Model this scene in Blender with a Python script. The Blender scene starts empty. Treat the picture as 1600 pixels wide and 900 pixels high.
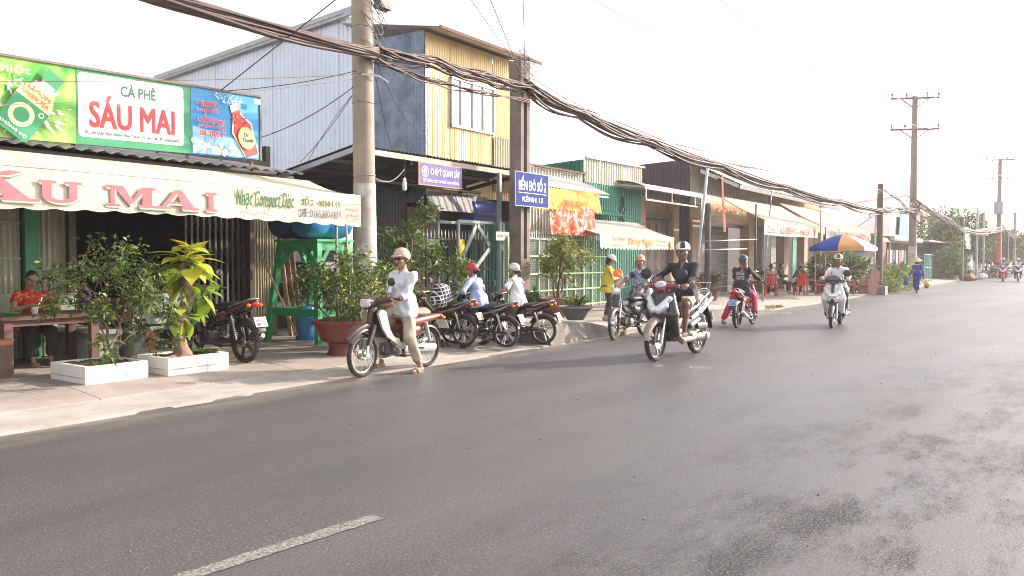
import bpy, math, random
import numpy as np
from mathutils import Vector, Matrix, Euler
HAZE = True
random.seed(7); RNG = np.random.default_rng(7)
SC = bpy.context.scene; COL = SC.collection
PI = math.pi
# ---------------- camera (world: +X along the street, +Y towards the shops, z up)
YAW = math.radians(35.87); PITCH = math.radians(-2.03)
cam = bpy.data.objects.new('camera', bpy.data.cameras.new('camera')); COL.objects.link(cam)
cam.data.lens = 28; cam.data.sensor_width = 36; cam.data.clip_end = 3000; cam.data.clip_start = .05
cam.location = (0, 0, 1.5)
_d = Vector((math.cos(YAW)*math.cos(PITCH), math.sin(YAW)*math.cos(PITCH), math.sin(PITCH)))
cam.rotation_euler = _d.to_track_quat('-Z', 'Y').to_euler()
SC.camera = cam
# ---------------- sky and sun
SUN_AZ = math.radians(-30); SUN_EL = math.radians(25)     # direction TO the sun, measured from +X
W = bpy.data.worlds.new("World"); SC.world = W; W.use_nodes = True
nt = W.node_tree; nt.nodes.clear()
sky = nt.nodes.new('ShaderNodeTexSky'); sky.sky_type = 'NISHITA'; sky.sun_disc = False
sky.sun_elevation = SUN_EL; sky.sun_rotation = PI/2 - SUN_AZ
sky.air_density = 1.0; sky.dust_density = 2.0; sky.ozone_density = .6
hs = nt.nodes.new('ShaderNodeHueSaturation'); hs.inputs['Saturation'].default_value = .15
bg = nt.nodes.new('ShaderNodeBackground'); bg.inputs['Strength'].default_value = .15
wo = nt.nodes.new('ShaderNodeOutputWorld')
tn = nt.nodes.new('ShaderNodeMix'); tn.data_type = 'RGBA'; tn.blend_type = 'MULTIPLY'; tn.inputs[0].default_value = 1; tn.inputs[7].default_value = (1, .955, .985, 1)   # faintly pink hazy sky
nt.links.new(sky.outputs[0], hs.inputs['Color']); nt.links.new(hs.outputs[0], tn.inputs[6]); nt.links.new(tn.outputs[2], bg.inputs['Color']); nt.links.new(bg.outputs[0], wo.inputs[0])
sun = bpy.data.objects.new('sun', bpy.data.lights.new('sun', 'SUN')); COL.objects.link(sun)
sun.data.energy = 2.7; sun.data.angle = math.radians(1.2); sun.data.color = (1, .86, .70)
_s = Vector((math.cos(SUN_AZ)*math.cos(SUN_EL), math.sin(SUN_AZ)*math.cos(SUN_EL), math.sin(SUN_EL)))
sun.rotation_euler = _s.to_track_quat('Z', 'Y').to_euler(); sun.location = _s*30
SC.view_settings.view_transform = 'Standard'; SC.view_settings.look = 'None'
SC.view_settings.exposure = 1.55; SC.view_settings.gamma = 1.0
SC.cycles.use_denoising = True; SC.cycles.filter_width = 1.05; SC.cycles.denoising_prefilter = 'NONE'; SC.cycles.max_bounces = 6; SC.cycles.diffuse_bounces = 3
SC.cycles.glossy_bounces = 3; SC.cycles.transmission_bounces = 4; SC.cycles.transparent_max_bounces = 8
SC.cycles.caustics_reflective = False; SC.cycles.caustics_refractive = False; SC.cycles.volume_bounces = 0
# ---------------- materials
_MC = {}
def M(name, col, rough=.6, metal=0, var=.12, sc=6, bump=0, bsc=60, dirt=0, dirtc=(.12, .10, .08), streak=0, emit=0, trans=0, coat=0, alpha=1, spec=.5):
    """procedural material: base colour broken up by noise, optional grime patches, vertical streaks and fine bump"""
    key = name
    if key in _MC: return _MC[key]
    m = bpy.data.materials.new(name); m.use_nodes = True; n = m.node_tree; N = n.nodes; L = n.links
    b = N['Principled BSDF']
    b.inputs['Roughness'].default_value = rough; b.inputs['Metallic'].default_value = metal
    b.inputs['Specular IOR Level'].default_value = spec
    if coat: b.inputs['Coat Weight'].default_value = coat; b.inputs['Coat Roughness'].default_value = .08
    if alpha < 1: b.inputs['Alpha'].default_value = alpha
    tc = N.new('ShaderNodeTexCoord')
    def noise(scale, detail=4, stretch=None, rough_=.6):
        mp = N.new('ShaderNodeMapping'); L.new(tc.outputs['Object'], mp.inputs[0])
        if stretch: mp.inputs['Scale'].default_value = stretch
        t = N.new('ShaderNodeTexNoise'); t.inputs['Scale'].default_value = scale; t.inputs['Detail'].default_value = detail
        t.inputs['Roughness'].default_value = rough_
        L.new(mp.outputs[0], t.inputs[0]); return t.outputs[0]
    def ramp(src, lo, hi):
        r = N.new('ShaderNodeMapRange'); L.new(src, r.inputs[0]); r.inputs[1].default_value = lo; r.inputs[2].default_value = hi
        return r.outputs[0]
    def mix(fac, a, c, bt='MIX'):
        x = N.new('ShaderNodeMix'); x.data_type = 'RGBA'; x.blend_type = bt
        if isinstance(fac, float): x.inputs[0].default_value = fac
        else: L.new(fac, x.inputs[0])
        for i, v in ((6, a), (7, c)):
            if isinstance(v, tuple): x.inputs[i].default_value = (*v[:3], 1)
            else: L.new(v, x.inputs[i])
        return x.outputs[2]
    c = tuple(col)
    if var:
        lo = tuple(max(0, v*(1-var)) for v in col); hi = tuple(min(1, v*(1+var)) for v in col)
        c = mix(ramp(noise(sc), .3, .7), lo, hi)
    if streak:
        c = mix(ramp(noise(3, 5, (6, 6, .25)), .55, .8), c, tuple(v*(1-streak) for v in col))
    if dirt:
        f = N.new('ShaderNodeMath'); f.operation = 'MULTIPLY'; f.inputs[1].default_value = dirt
        L.new(ramp(noise(2.2, 8, None, .72), .45, .72), f.inputs[0])
        c = mix(f.outputs[0], c, dirtc)
    if isinstance(c, tuple): b.inputs['Base Color'].default_value = (*c[:3], 1)
    else: L.new(c, b.inputs['Base Color'])
    if rough > .15 and var:
        rr = N.new('ShaderNodeMapRange'); L.new(noise(sc*1.7), rr.inputs[0]); rr.inputs[3].default_value = rough*.8; rr.inputs[4].default_value = min(1, rough*1.2)
        L.new(rr.outputs[0], b.inputs['Roughness'])
    if bump:
        bn = N.new('ShaderNodeBump'); bn.inputs['Strength'].default_value = bump; bn.inputs['Distance'].default_value = .01
        L.new(noise(bsc, 6), bn.inputs['Height']); L.new(bn.outputs[0], b.inputs['Normal'])
    if emit: b.inputs['Emission Color'].default_value = (*col, 1); b.inputs['Emission Strength'].default_value = emit
    if trans:
        tr = N.new('ShaderNodeBsdfTranslucent'); ms = N.new('ShaderNodeMixShader'); ms.inputs[0].default_value = trans
        if isinstance(c, tuple): tr.inputs[0].default_value = (*[min(1, v*1.3) for v in col], 1)
        else: L.new(c, tr.inputs[0])
        L.new(b.outputs[0], ms.inputs[1]); L.new(tr.outputs[0], ms.inputs[2]); L.new(ms.outputs[0], N['Material Output'].inputs[0])
    _MC[key] = m; return m
# ---------------- objects
def tag(o, label=None, cat=None, group=None, kind=None):
    if label: o['label'] = label
    if cat: o['category'] = cat
    if group: o['group'] = group
    if kind: o['kind'] = kind
    return o
def empty(name, loc=(0, 0, 0), rz=0, label=None, cat=None, group=None):
    o = bpy.data.objects.new(name, None); COL.objects.link(o); o.location = loc; o.rotation_euler = (0, 0, rz)
    o.empty_display_size = .2
    return tag(o, label, cat, group)
def kids(o): return [c for c in SC.objects if c.parent is o]
_KID = {}
def copy_tree(o, parent=None):
    c = o.copy(); COL.objects.link(c)
    if parent is not None: c.parent = parent
    for ch in [x for x in bpy.data.objects if x.parent == o]: copy_tree(ch, c)
    return c
class MB:
    """collects shapes into one mesh"""
    def __init__(s): s.v = []; s.f = []; s.m = []; s.n = 0; s.M = None
    def add(s, V, F, mat=0):
        V = np.asarray(V, float).reshape(-1, 3)
        if s.M is not None: V = V @ np.array(s.M.to_3x3()).T + np.array(s.M.translation)
        s.v.append(V); s.f += [tuple(int(i)+s.n for i in f) for f in F]; s.m += [mat]*len(F); s.n += len(V); return s
    def box(s, x0, x1, y0, y1, z0, z1, mat=0):
        V = [(x, y, z) for z in (z0, z1) for x, y in ((x0, y0), (x1, y0), (x1, y1), (x0, y1))]
        return s.add(V, [(3, 2, 1, 0), (4, 5, 6, 7), (0, 1, 5, 4), (1, 2, 6, 5), (2, 3, 7, 6), (3, 0, 4, 7)], mat)
    def cbox(s, c, d, mat=0, R=None):
        hx, hy, hz = d[0]/2, d[1]/2, d[2]/2
        V = np.array([(x, y, z) for z in (-hz, hz) for x, y in ((-hx, -hy), (hx, -hy), (hx, hy), (-hx, hy))])
        if R is not None: V = V @ np.array(R.to_3x3()).T
        return s.add(V+np.array(c), [(3, 2, 1, 0), (4, 5, 6, 7), (0, 1, 5, 4), (1, 2, 6, 5), (2, 3, 7, 6), (3, 0, 4, 7)], mat)
    def beam(s, a, b, w, h, mat=0, up=(0, 0, 1)):
        a = Vector(a); b = Vector(b); d = (b-a).normalized(); u = Vector(up)
        if abs(d.dot(u)) > .98: u = Vector((1, 0, 0))
        r = d.cross(u).normalized(); u = r.cross(d)
        V = [p + r*(sx*w/2) + u*(sz*h/2) for p in (a, b) for sx, sz in ((-1, -1), (1, -1), (1, 1), (-1, 1))]
        return s.add([tuple(x) for x in V], [(3, 2, 1, 0), (4, 5, 6, 7), (0, 1, 5, 4), (1, 2, 6, 5), (2, 3, 7, 6), (3, 0, 4, 7)], mat)
    def tube(s, pts, r, n=8, mat=0, closed=False, flat=None):
        P = np.array([tuple(p) for p in pts], float); k = len(P)
        R = np.full(k, r, float) if np.isscalar(r) else np.array(r, float)
        T = np.roll(P, -1, 0)-np.roll(P, 1, 0) if closed else np.gradient(P, axis=0)
        T /= np.maximum(np.linalg.norm(T, axis=1), 1e-9)[:, None]
        u = np.array((0, 0, 1.)) if abs(T[0][2]) < .9 else np.array((1., 0, 0))
        rings = []
        for i in range(k):
            u = u-T[i]*(u@T[i]); u /= max(np.linalg.norm(u), 1e-9); w = np.cross(T[i], u)
            a = np.arange(n)*2*PI/n
            f1, f2 = (1, 1) if flat is None else flat
            rings.append(P[i]+R[i]*(np.cos(a)[:, None]*u*f1+np.sin(a)[:, None]*w*f2))
        V = np.concatenate(rings); F = []
        for i in range(k if closed else k-1):
            j = (i+1) % k
            for q in range(n): F.append((i*n+q, i*n+(q+1) % n, j*n+(q+1) % n, j*n+q))
        if not closed: F.append(tuple(range(n))[::-1]); F.append(tuple((k-1)*n+q for q in range(n)))
        return s.add(V, F, mat)
    def lathe(s, prof, n=20, o=(0, 0, 0), ax='z', mat=0, cap=True):
        """prof: list of (r, h)"""
        a = np.arange(n)*2*PI/n; V = []
        for r, h in prof:
            c, d = r*np.cos(a), r*np.sin(a); hh = np.full(n, float(h))
            V.append(np.stack({'z': (c, d, hh), 'y': (d, hh, c), 'x': (hh, c, d)}[ax], 1))
        k = len(prof); V = np.concatenate(V)+np.array(o); F = []
        for i in range(k-1):
            for q in range(n): F.append((i*n+q, i*n+(q+1) % n, (i+1)*n+(q+1) % n, (i+1)*n+q))
        if cap: F.append(tuple(range(n))[::-1]); F.append(tuple((k-1)*n+q for q in range(n)))
        return s.add(V, F, mat)
    def torus(s, R, r, n=32, k=8, o=(0, 0, 0), ax='y', mat=0, squash=1):
        a = np.arange(n)*2*PI/n
        P = {'y': lambda t: (R*math.cos(t), 0, R*math.sin(t)), 'z': lambda t: (R*math.cos(t), R*math.sin(t), 0)}[ax]
        pr = [(R+r*math.cos(b)*1., r*squash*math.sin(b)) for b in np.arange(k)*2*PI/k]
        V = []
        for rr, h in pr:
            c, d = rr*np.cos(a), rr*np.sin(a); hh = np.full(n, h)
            V.append(np.stack({'z': (c, d, hh), 'y': (d, hh, c)}[ax], 1))
        V = np.concatenate(V)+np.array(o); F = []
        for i in range(k):
            j = (i+1) % k
            for q in range(n): F.append((i*n+q, i*n+(q+1) % n, j*n+(q+1) % n, j*n+q))
        return s.add(V, F, mat)
    def loft(s, secs, n=14, mat=0, e=2.6, y=0):
        """secs along a path in the x-z plane: (x, z, half_height, half_width); superellipse rings across the path"""
        P = np.array([(q[0], q[1]) for q in secs], float); T = np.gradient(P, axis=0); T /= np.maximum(np.linalg.norm(T, axis=1), 1e-9)[:, None]
        a = np.arange(n)*2*PI/n; ca, sa = np.cos(a), np.sin(a)
        X = np.sign(ca)*np.abs(ca)**(2/e); Z = np.sign(sa)*np.abs(sa)**(2/e); V = []
        for (x, z, h, w), t in zip([q[:4] for q in secs], T):
            V.append(np.stack((x-t[1]*Z*h, y+X*w, z+t[0]*Z*h), 1))
        k = len(secs); V = np.concatenate(V); F = []
        for i in range(k-1):
            for q in range(n): F.append((i*n+q, i*n+(q+1) % n, (i+1)*n+(q+1) % n, (i+1)*n+q))
        F.append(tuple(range(n))[::-1]); F.append(tuple((k-1)*n+q for q in range(n)))
        return s.add(V, F, mat)
    def prism(s, poly, y0, y1, mat=0, ax='y', inset=0):
        """poly of (x,z) extruded along y (or (x,y) along z, (y,z) along x)"""
        k = len(poly)
        def mk(p, t): return {'y': (p[0], t, p[1]), 'z': (p[0], p[1], t), 'x': (t, p[0], p[1])}[ax]
        V = [mk(p, y0) for p in poly]+[mk(p, y1) for p in poly]
        F = [tuple(range(k)), tuple(range(2*k-1, k-1, -1))]+[(i, k+i, k+(i+1) % k, (i+1) % k) for i in range(k)]
        return s.add(V, F, mat)
    def quad(s, a, b, c, d, mat=0): return s.add([a, b, c, d], [(0, 1, 2, 3)], mat)
    def sphere(s, c, r, n=10, k=7, mat=0, R=None):
        r = (r, r, r) if np.isscalar(r) else r; V = []
        for i in range(k+1):
            t = PI*i/k
            for q in range(n): V.append((r[0]*math.sin(t)*math.cos(2*PI*q/n), r[1]*math.sin(t)*math.sin(2*PI*q/n), r[2]*math.cos(t)))
        V = np.array(V)
        if R is not None: V = V @ np.array(R.to_3x3()).T
        F = [(i*n+q, (i+1)*n+q, (i+1)*n+(q+1) % n, i*n+(q+1) % n) for i in range(k) for q in range(n)]
        return s.add(V+np.array(tuple(c)), F, mat)
    def mesh(s, name, mats, smooth=False, fix=True):
        me = bpy.data.meshes.new(name)
        me.from_pydata(np.concatenate(s.v).tolist() if s.v else [], [], s.f)
        for m in (mats if isinstance(mats, (list, tuple)) else [mats]): me.materials.append(m)
        me.polygons.foreach_set('material_index', s.m)
        if smooth is True: me.polygons.foreach_set('use_smooth', [True]*len(s.f))
        me.validate(); me.update()
        if fix:
            import bmesh
            b = bmesh.new(); b.from_mesh(me); bmesh.ops.recalc_face_normals(b, faces=b.faces)
            if smooth == 'auto' or smooth is True:
                for f in b.faces: f.smooth = True
                for e in b.edges:
                    if len(e.link_faces) == 2 and e.calc_face_angle(0) > .7: e.smooth = False
            b.to_mesh(me); b.free()
        return me
    def build(s, name, mats, parent=None, smooth=False, loc=None, rz=0, fix=True, **kw):
        o = bpy.data.objects.new(name, s.mesh(name, mats, smooth, fix)); COL.objects.link(o)
        if parent is not None: o.parent = parent
        if loc is not None: o.location = loc
        if rz: o.rotation_euler = (0, 0, rz)
        return tag(o, **kw)
def inst(me, name, parent=None, loc=(0, 0, 0), rot=(0, 0, 0), scale=None, **kw):
    o = bpy.data.objects.new(name, me); COL.objects.link(o); o.location = loc; o.rotation_euler = rot
    if parent is not None: o.parent = parent
    if scale is not None: o.scale = scale
    return tag(o, **kw)
# ---------------- corrugated sheet in the plane spanned by U (horizontal, a unit vector) and V, wave along N
def corr(mb, p0, U, Vv, w, h, pitch=.09, amp=.012, box=False, top=None, bot=None, mat=0):
    p0 = np.array(p0, float); U = np.array(U, float); Vv = np.array(Vv, float)
    N_ = np.cross(U, Vv); N_ /= np.linalg.norm(N_)
    seg = pitch/4 if not box else pitch/6; n = max(2, int(round(w/seg)))
    S = np.linspace(0, w, n+1); ph = (S/pitch) % 1
    a = amp*np.sin(2*PI*ph) if not box else amp*np.interp(ph, [0, .15, .3, .65, .8, 1], [1, 1, -1, -1, 1, 1])
    t1 = np.array([h if top is None else top(x) for x in S]); t0 = np.array([0 if bot is None else bot(x) for x in S])
    A = p0+S[:, None]*U+t0[:, None]*Vv+a[:, None]*N_; B = p0+S[:, None]*U+t1[:, None]*Vv+a[:, None]*N_
    k = n+1; th = N_*.003
    V = np.concatenate((A, B, A-th, B-th))
    F = []
    for i in range(n):
        F += [(i, i+1, k+i+1, k+i), (2*k+i+1, 2*k+i, 3*k+i, 3*k+i+1), (i+1, i, 2*k+i, 2*k+i+1), (k+i, k+i+1, 3*k+i+1, 3*k+i)]
    F += [(0, k, 3*k, 2*k), (n, 2*k+n, 3*k+n, k+n)]
    return mb.add(V, F, mat)
def sheets(name, parent, mat, p0, U, Vv, w, h, pw=1.0, top=None, bot=None, **kw):
    """a corrugated wall made of overlapping sheets, each its own object"""
    U = np.array(U, float); p0 = np.array(p0, float); Vv_ = np.array(Vv, float); N_ = np.cross(U, Vv_); N_ /= np.linalg.norm(N_)
    n = max(1, int(round(w/pw))); st = w/n
    for i in range(n):
        s0 = i*st; mb = MB(); o = (.004 if i % 2 else -.004)+random.uniform(-.002, .002)
        corr(mb, p0+U*s0+N_*o, U, Vv_, st+(.04 if i < n-1 else 0), h, top=(lambda x: top(x+s0)) if top else None, bot=(lambda x: bot(x+s0)) if bot else None, **kw)
        mb.build(name, mat, parent, fix=False)
# ---------------- lettering
_TC = {}
def text_polys(body, shear=0, spacing=1.0):
    k = (body, shear, spacing)
    if k in _TC: return _TC[k]
    d = bpy.data.curves.new('t', 'FONT'); d.body = body; d.shear = shear; d.space_character = spacing; d.resolution_u = 3
    ob = bpy.data.objects.new('t', d); COL.objects.link(ob)
    me = bpy.data.meshes.new_from_object(ob.evaluated_get(bpy.context.evaluated_depsgraph_get()))
    V = np.zeros(len(me.vertices)*3); me.vertices.foreach_get('co', V); V = V.reshape(-1, 3)[:, :2]
    F = [tuple(p.vertices) for p in me.polygons]
    bpy.data.objects.remove(ob); bpy.data.curves.remove(d); bpy.data.meshes.remove(me)
    _TC[k] = (V, F); return _TC[k]
def letters(mb, body, o, U, V, w, h, bold=0, mat=0, shear=0, lift=.004, spacing=1.0):
    """fit the words into a w x h box whose lower left corner is o, printed lift in front of the plane (normal U x V)"""
    P, F = text_polys(body, shear, spacing); U = np.array(U, float); V = np.array(V, float); N_ = np.cross(U, V); o = np.array(o, float)
    lo = P.min(0); hi = P.max(0); bw = min(bold*h, .05*w/max(1, len(body))); bh = min(bold*h*.5, bw); w_ = w-2*bw
    Q = (P-lo)/(hi-lo)
    offs = [(0, 0)] if not bold else [(a*bw, b*bh) for a in (-1, 0, 1) for b in (-1, 1)]
    for i, (a, b) in enumerate(offs):
        mb.add(o+N_*(lift+.0004*i)+(Q[:, :1]*w_+a+bw)*U+(Q[:, 1:]*h+b)*V, F, mat)
    return mb
class Sheet:
    """flat print: shapes in the (u,v) plane of a board, each layer a hair in front of the last"""
    def __init__(s, o, U, V): s.o = np.array(o, float); s.U = np.array(U, float); s.V = np.array(V, float); s.N = np.cross(s.U, s.V); s.mb = MB(); s.k = .004
    def at(s, P, lift=None):
        P = np.asarray(P, float); return s.o+P[:, :1]*s.U+P[:, 1:]*s.V+s.N*(s.k if lift is None else lift)
    def poly(s, P, mat): s.k += .0005; s.mb.add(s.at(P), [tuple(range(len(P)))], mat); return s
    def rect(s, u0, u1, v0, v1, mat, r=0):
        if not r: return s.poly([(u0, v0), (u1, v0), (u1, v1), (u0, v1)], mat)
        P = [(cx+r*math.cos(t), cy+r*math.sin(t)) for cx, cy, a in ((u1-r, v1-r, 0), (u0+r, v1-r, 90), (u0+r, v0+r, 180), (u1-r, v0+r, 270)) for t in np.radians([a, a+30, a+60, a+90])]
        return s.poly(P, mat)
    def ell(s, cu, cv, ru, rv, mat, rot=0, n=24, hole=0):
        a = np.arange(n)*2*PI/n; c, d = math.cos(rot), math.sin(rot)
        X = ru*np.cos(a); Y = rv*np.sin(a); P = np.stack((cu+X*c-Y*d, cv+X*d+Y*c), 1)
        if not hole: return s.poly(P, mat)
        Q = np.stack((cu+hole*(X*c-Y*d), cv+hole*(X*d+Y*c)), 1); s.k += .0005
        s.mb.add(s.at(np.concatenate((P, Q))), [(i, (i+1) % n, n+(i+1) % n, n+i) for i in range(n)], mat); return s
    def text(s, body, u, v, w, h, mat, bold=0, shear=0, spacing=1.0):
        s.k += .0005; letters(s.mb, body, s.o+u*s.U+v*s.V, s.U, s.V, w, h, bold, mat, shear, s.k, spacing); s.k += .003 if bold else 0; return s
    def build(s, name, mats, parent, **kw): return s.mb.build(name, mats, parent, fix=False, **kw)
# ---------------- smooth bodies: rounded shapes blended into one surface and meshed
def _nets(F, org, vox):
    nx, ny, nz = F.shape; ins = F < 0
    cnt = sum(ins[i:nx-1+i, j:ny-1+j, k:nz-1+k].astype(np.int8) for i in (0, 1) for j in (0, 1) for k in (0, 1))
    mask = (cnt > 0) & (cnt < 8); idx = np.full(mask.shape, -1, int); I = np.argwhere(mask); idx[mask] = np.arange(len(I))
    pos = np.zeros((len(I), 3)); num = np.zeros(len(I))
    cor = [(i, j, k) for i in (0, 1) for j in (0, 1) for k in (0, 1)]
    val = {c: F[I[:, 0]+c[0], I[:, 1]+c[1], I[:, 2]+c[2]] for c in cor}
    for a in cor:
        for ax in range(3):
            if a[ax]: continue
            b = list(a); b[ax] = 1; b = tuple(b); x = (val[a] < 0) != (val[b] < 0)
            t = np.where(x, val[a]/np.where(x, val[a]-val[b], 1), 0)
            p = np.array(a, float)[None, :].repeat(len(I), 0); p[:, ax] += t; pos += p*x[:, None]; num += x
    V = (I+pos/np.maximum(num, 1)[:, None])*vox+org; Q = []
    for ax in range(3):
        b, c = (ax+1) % 3, (ax+2) % 3
        sl0 = [slice(None)]*3; sl1 = [slice(None)]*3; sl0[ax] = slice(0, -1); sl1[ax] = slice(1, None)
        d = ins[tuple(sl0)].astype(np.int8)-ins[tuple(sl1)].astype(np.int8)
        E = np.argwhere(d != 0); E = E[(E[:, b] > 0) & (E[:, c] > 0) & (E[:, b] < F.shape[b]-1) & (E[:, c] < F.shape[c]-1)]
        sg = d[E[:, 0], E[:, 1], E[:, 2]]
        def cell(db, dc): X = E.copy(); X[:, b] += db; X[:, c] += dc; return idx[X[:, 0], X[:, 1], X[:, 2]]
        q = np.stack((cell(-1, -1), cell(0, -1), cell(0, 0), cell(-1, 0)), 1); q[sg < 0] = q[sg < 0][:, ::-1]; Q.append(q)
    Q = np.concatenate(Q); Q = Q[(Q >= 0).all(1)]
    return V, Q
def blob(mb, prims, vox=.012, k=.03, cuts=(), wob=0, mat=0, matfn=None, seed=0):
    """prims: ('c',a,b,ra,rb[,k]) round-ended taper, ('f',a,b,ra,rb) flat-ended at b, ('e',centre,radii[,R]), ('-e',...) carves; cuts: (point, normal) keep the side behind the plane"""
    lo = np.full(3, 1e9); hi = -lo
    for p in prims:
        if p[0][0] == '-': continue
        if p[0] in 'cf': q = np.array([tuple(p[1]), tuple(p[2])]); r = max(p[3], p[4]); lo = np.minimum(lo, q.min(0)-r); hi = np.maximum(hi, q.max(0)+r)
        else: r = max(p[2]); c = np.array(tuple(p[1])); lo = np.minimum(lo, c-r); hi = np.maximum(hi, c+r)
    lo -= 3*vox+k; hi += 3*vox+k; n = np.ceil((hi-lo)/vox).astype(int)+1
    F = np.full(n, .2, np.float32); ax = [lo[i]+np.arange(n[i])*vox for i in range(3)]
    for p in prims:
        t = p[0]; kk = k
        if t in ('c', 'f', '-c'):
            a = np.array(tuple(p[1]), float); b = np.array(tuple(p[2]), float); r = max(p[3], p[4]); l = np.minimum(a, b)-r; h = np.maximum(a, b)+r
            if len(p) > 5: kk = p[5]
        else:
            c = np.array(tuple(p[1]), float); r = max(p[2]); l = c-r; h = c+r
            if len(p) > 4: kk = p[4]
        mgn = kk+2*vox
        i0 = np.clip(((l-mgn-lo)/vox).astype(int), 0, n-1); i1 = np.clip(np.ceil((h+mgn-lo)/vox).astype(int)+1, 1, n)
        if (i1 <= i0).any(): continue
        X, Y, Z = np.meshgrid(*[ax[i][i0[i]:i1[i]] for i in range(3)], indexing='ij'); P = np.stack((X, Y, Z), -1)
        if t in ('c', 'f', '-c'):
            ab = b-a; L2 = max(ab@ab, 1e-12); s = ((P-a)@ab)/L2
            if t == 'f':
                s2 = np.clip(s, 0, 2); D = np.linalg.norm(P-a-s2[..., None]*ab, axis=-1)-(p[3]+(p[4]-p[3])*np.clip(s2, 0, 1)); D = np.maximum(D, (s-1)*math.sqrt(L2))
            else: s = np.clip(s, 0, 1); D = np.linalg.norm(P-a-s[..., None]*ab, axis=-1)-(p[3]+(p[4]-p[3])*s)
        else:
            Q = P-c
            if len(p) > 3 and p[3] is not None: Q = Q @ np.array(p[3].to_3x3())
            R = np.array(p[2]); k0 = np.linalg.norm(Q/R, axis=-1); k1 = np.linalg.norm(Q/(R*R), axis=-1); D = k0*(k0-1)/np.maximum(k1, 1e-9)
            D = np.where(k0 < 1e-3, -R.min(), D)
        S = F[i0[0]:i1[0], i0[1]:i1[1], i0[2]:i1[2]]
        if t[0] == '-': S[...] = np.maximum(S, -D)
        else:
            hh = np.maximum(kk-np.abs(S-D), 0)/max(kk, 1e-6); S[...] = np.minimum(S, D)-hh*hh*kk*.25
    if wob or cuts:
        X, Y, Z = np.meshgrid(*ax, indexing='ij')
    if wob:
        r_ = np.random.default_rng(seed+3); g = 0
        for i in range(7):
            d = r_.normal(size=3); d /= np.linalg.norm(d); fq = r_.uniform(18, 62)
            g = g+np.sin(fq*(X*d[0]+Y*d[1]+Z*d[2])+r_.uniform(0, 6)+1.8*np.sin(r_.uniform(8, 16)*(X*d[1]-Y*d[2]+Z*d[0])))*(40/fq)
        F += (wob/3*g).astype(np.float32)
    for pt, nn in cuts:
        nn = np.array(tuple(nn), float); nn /= np.linalg.norm(nn); pt = np.array(tuple(pt), float)
        F = np.maximum(F, ((X-pt[0])*nn[0]+(Y-pt[1])*nn[1]+(Z-pt[2])*nn[2]).astype(np.float32))
    V, Q = _nets(F, lo, vox)
    if not len(Q): return mb
    if matfn is None: mb.add(V, Q.tolist(), mat)
    else:
        C = V[Q].mean(1); mm = matfn(C); n0 = mb.n; mb.add(V, Q.tolist(), 0); mb.m[-len(Q):] = [int(x) for x in mm]
    return mb
def smooth_obj(mb, name, mats, parent=None, **kw): return mb.build(name, mats, parent, smooth=True, fix=False, **kw)
# ---------------- leaves
def leaf_arrays(P, D, L, Wd, droop=.25, rng=RNG, up=None):
    """numpy: one folded four-triangle leaf per row"""
    n = len(P); D = D/np.maximum(np.linalg.norm(D, axis=1), 1e-9)[:, None]
    u = rng.normal(size=(n, 3))*.45+np.array((0, 0, 1.)); S = np.cross(D, u); S /= np.maximum(np.linalg.norm(S, axis=1), 1e-9)[:, None]
    Nn = np.cross(S, D); L = np.broadcast_to(L, n)[:, None]; Wd = np.broadcast_to(Wd, n)[:, None]
    mid = P+D*L*.5; A = P; Bv = mid+S*Wd*.5+Nn*Wd*.18; C = mid-Nn*Wd*.05; E = mid-S*Wd*.5+Nn*Wd*.18; T = P+D*L-np.array((0, 0, 1.))*L*droop
    V = np.stack((A, Bv, C, E, T), 1).reshape(-1, 3); b = (np.arange(n)*5)[:, None]
    F = np.stack((b+[0, 1, 2], b+[0, 2, 3], b+[1, 4, 2], b+[2, 4, 3]), 1).reshape(-1, 3)
    return V, F
def leaf_obj(name, P, D, L, Wd, mats, parent, wts=None, droop=.25, seed=1, **kw):
    rng = np.random.default_rng(seed); V, F = leaf_arrays(P, D, L, Wd, droop, rng); me = bpy.data.meshes.new(name)
    me.vertices.add(len(V)); me.vertices.foreach_set('co', V.ravel()); me.loops.add(len(F)*3); me.loops.foreach_set('vertex_index', F.ravel().astype(np.int32))
    me.polygons.add(len(F)); me.polygons.foreach_set('loop_start', np.arange(len(F))*3); me.polygons.foreach_set('loop_total', np.full(len(F), 3))
    for m in mats: me.materials.append(m)
    mi = rng.choice(len(mats), size=len(P), p=wts).repeat(4); me.polygons.foreach_set('material_index', mi.astype(np.int32))
    me.update(calc_edges=True)
    o = bpy.data.objects.new(name, me); COL.objects.link(o)
    if parent is not None: o.parent = parent
    o['kind'] = 'stuff'
    return tag(o, **kw)
def printed(name, a, b, c, sc=6, lo=.45, hi=.6):
    m = M(name, a, .8, trans=.15, var=.08); n = m.node_tree; N = n.nodes; L = n.links; bs = N['Principled BSDF']; tc = N.new('ShaderNodeTexCoord'); t = N.new('ShaderNodeTexNoise'); t.inputs['Scale'].default_value = sc; t.inputs['Detail'].default_value = 5; t.inputs['Distortion'].default_value = 1.2; L.new(tc.outputs['Object'], t.inputs[0])
    r = N.new('ShaderNodeValToRGB'); L.new(t.outputs[0], r.inputs[0]); e = r.color_ramp.elements; e[0].position = lo-.08; e[0].color = (*a, 1); e[1].position = lo+.02; e[1].color = (*b, 1); x = e.new(hi); x.color = (*c, 1); L.new(r.outputs[0], bs.inputs['Base Color']); return m
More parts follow.
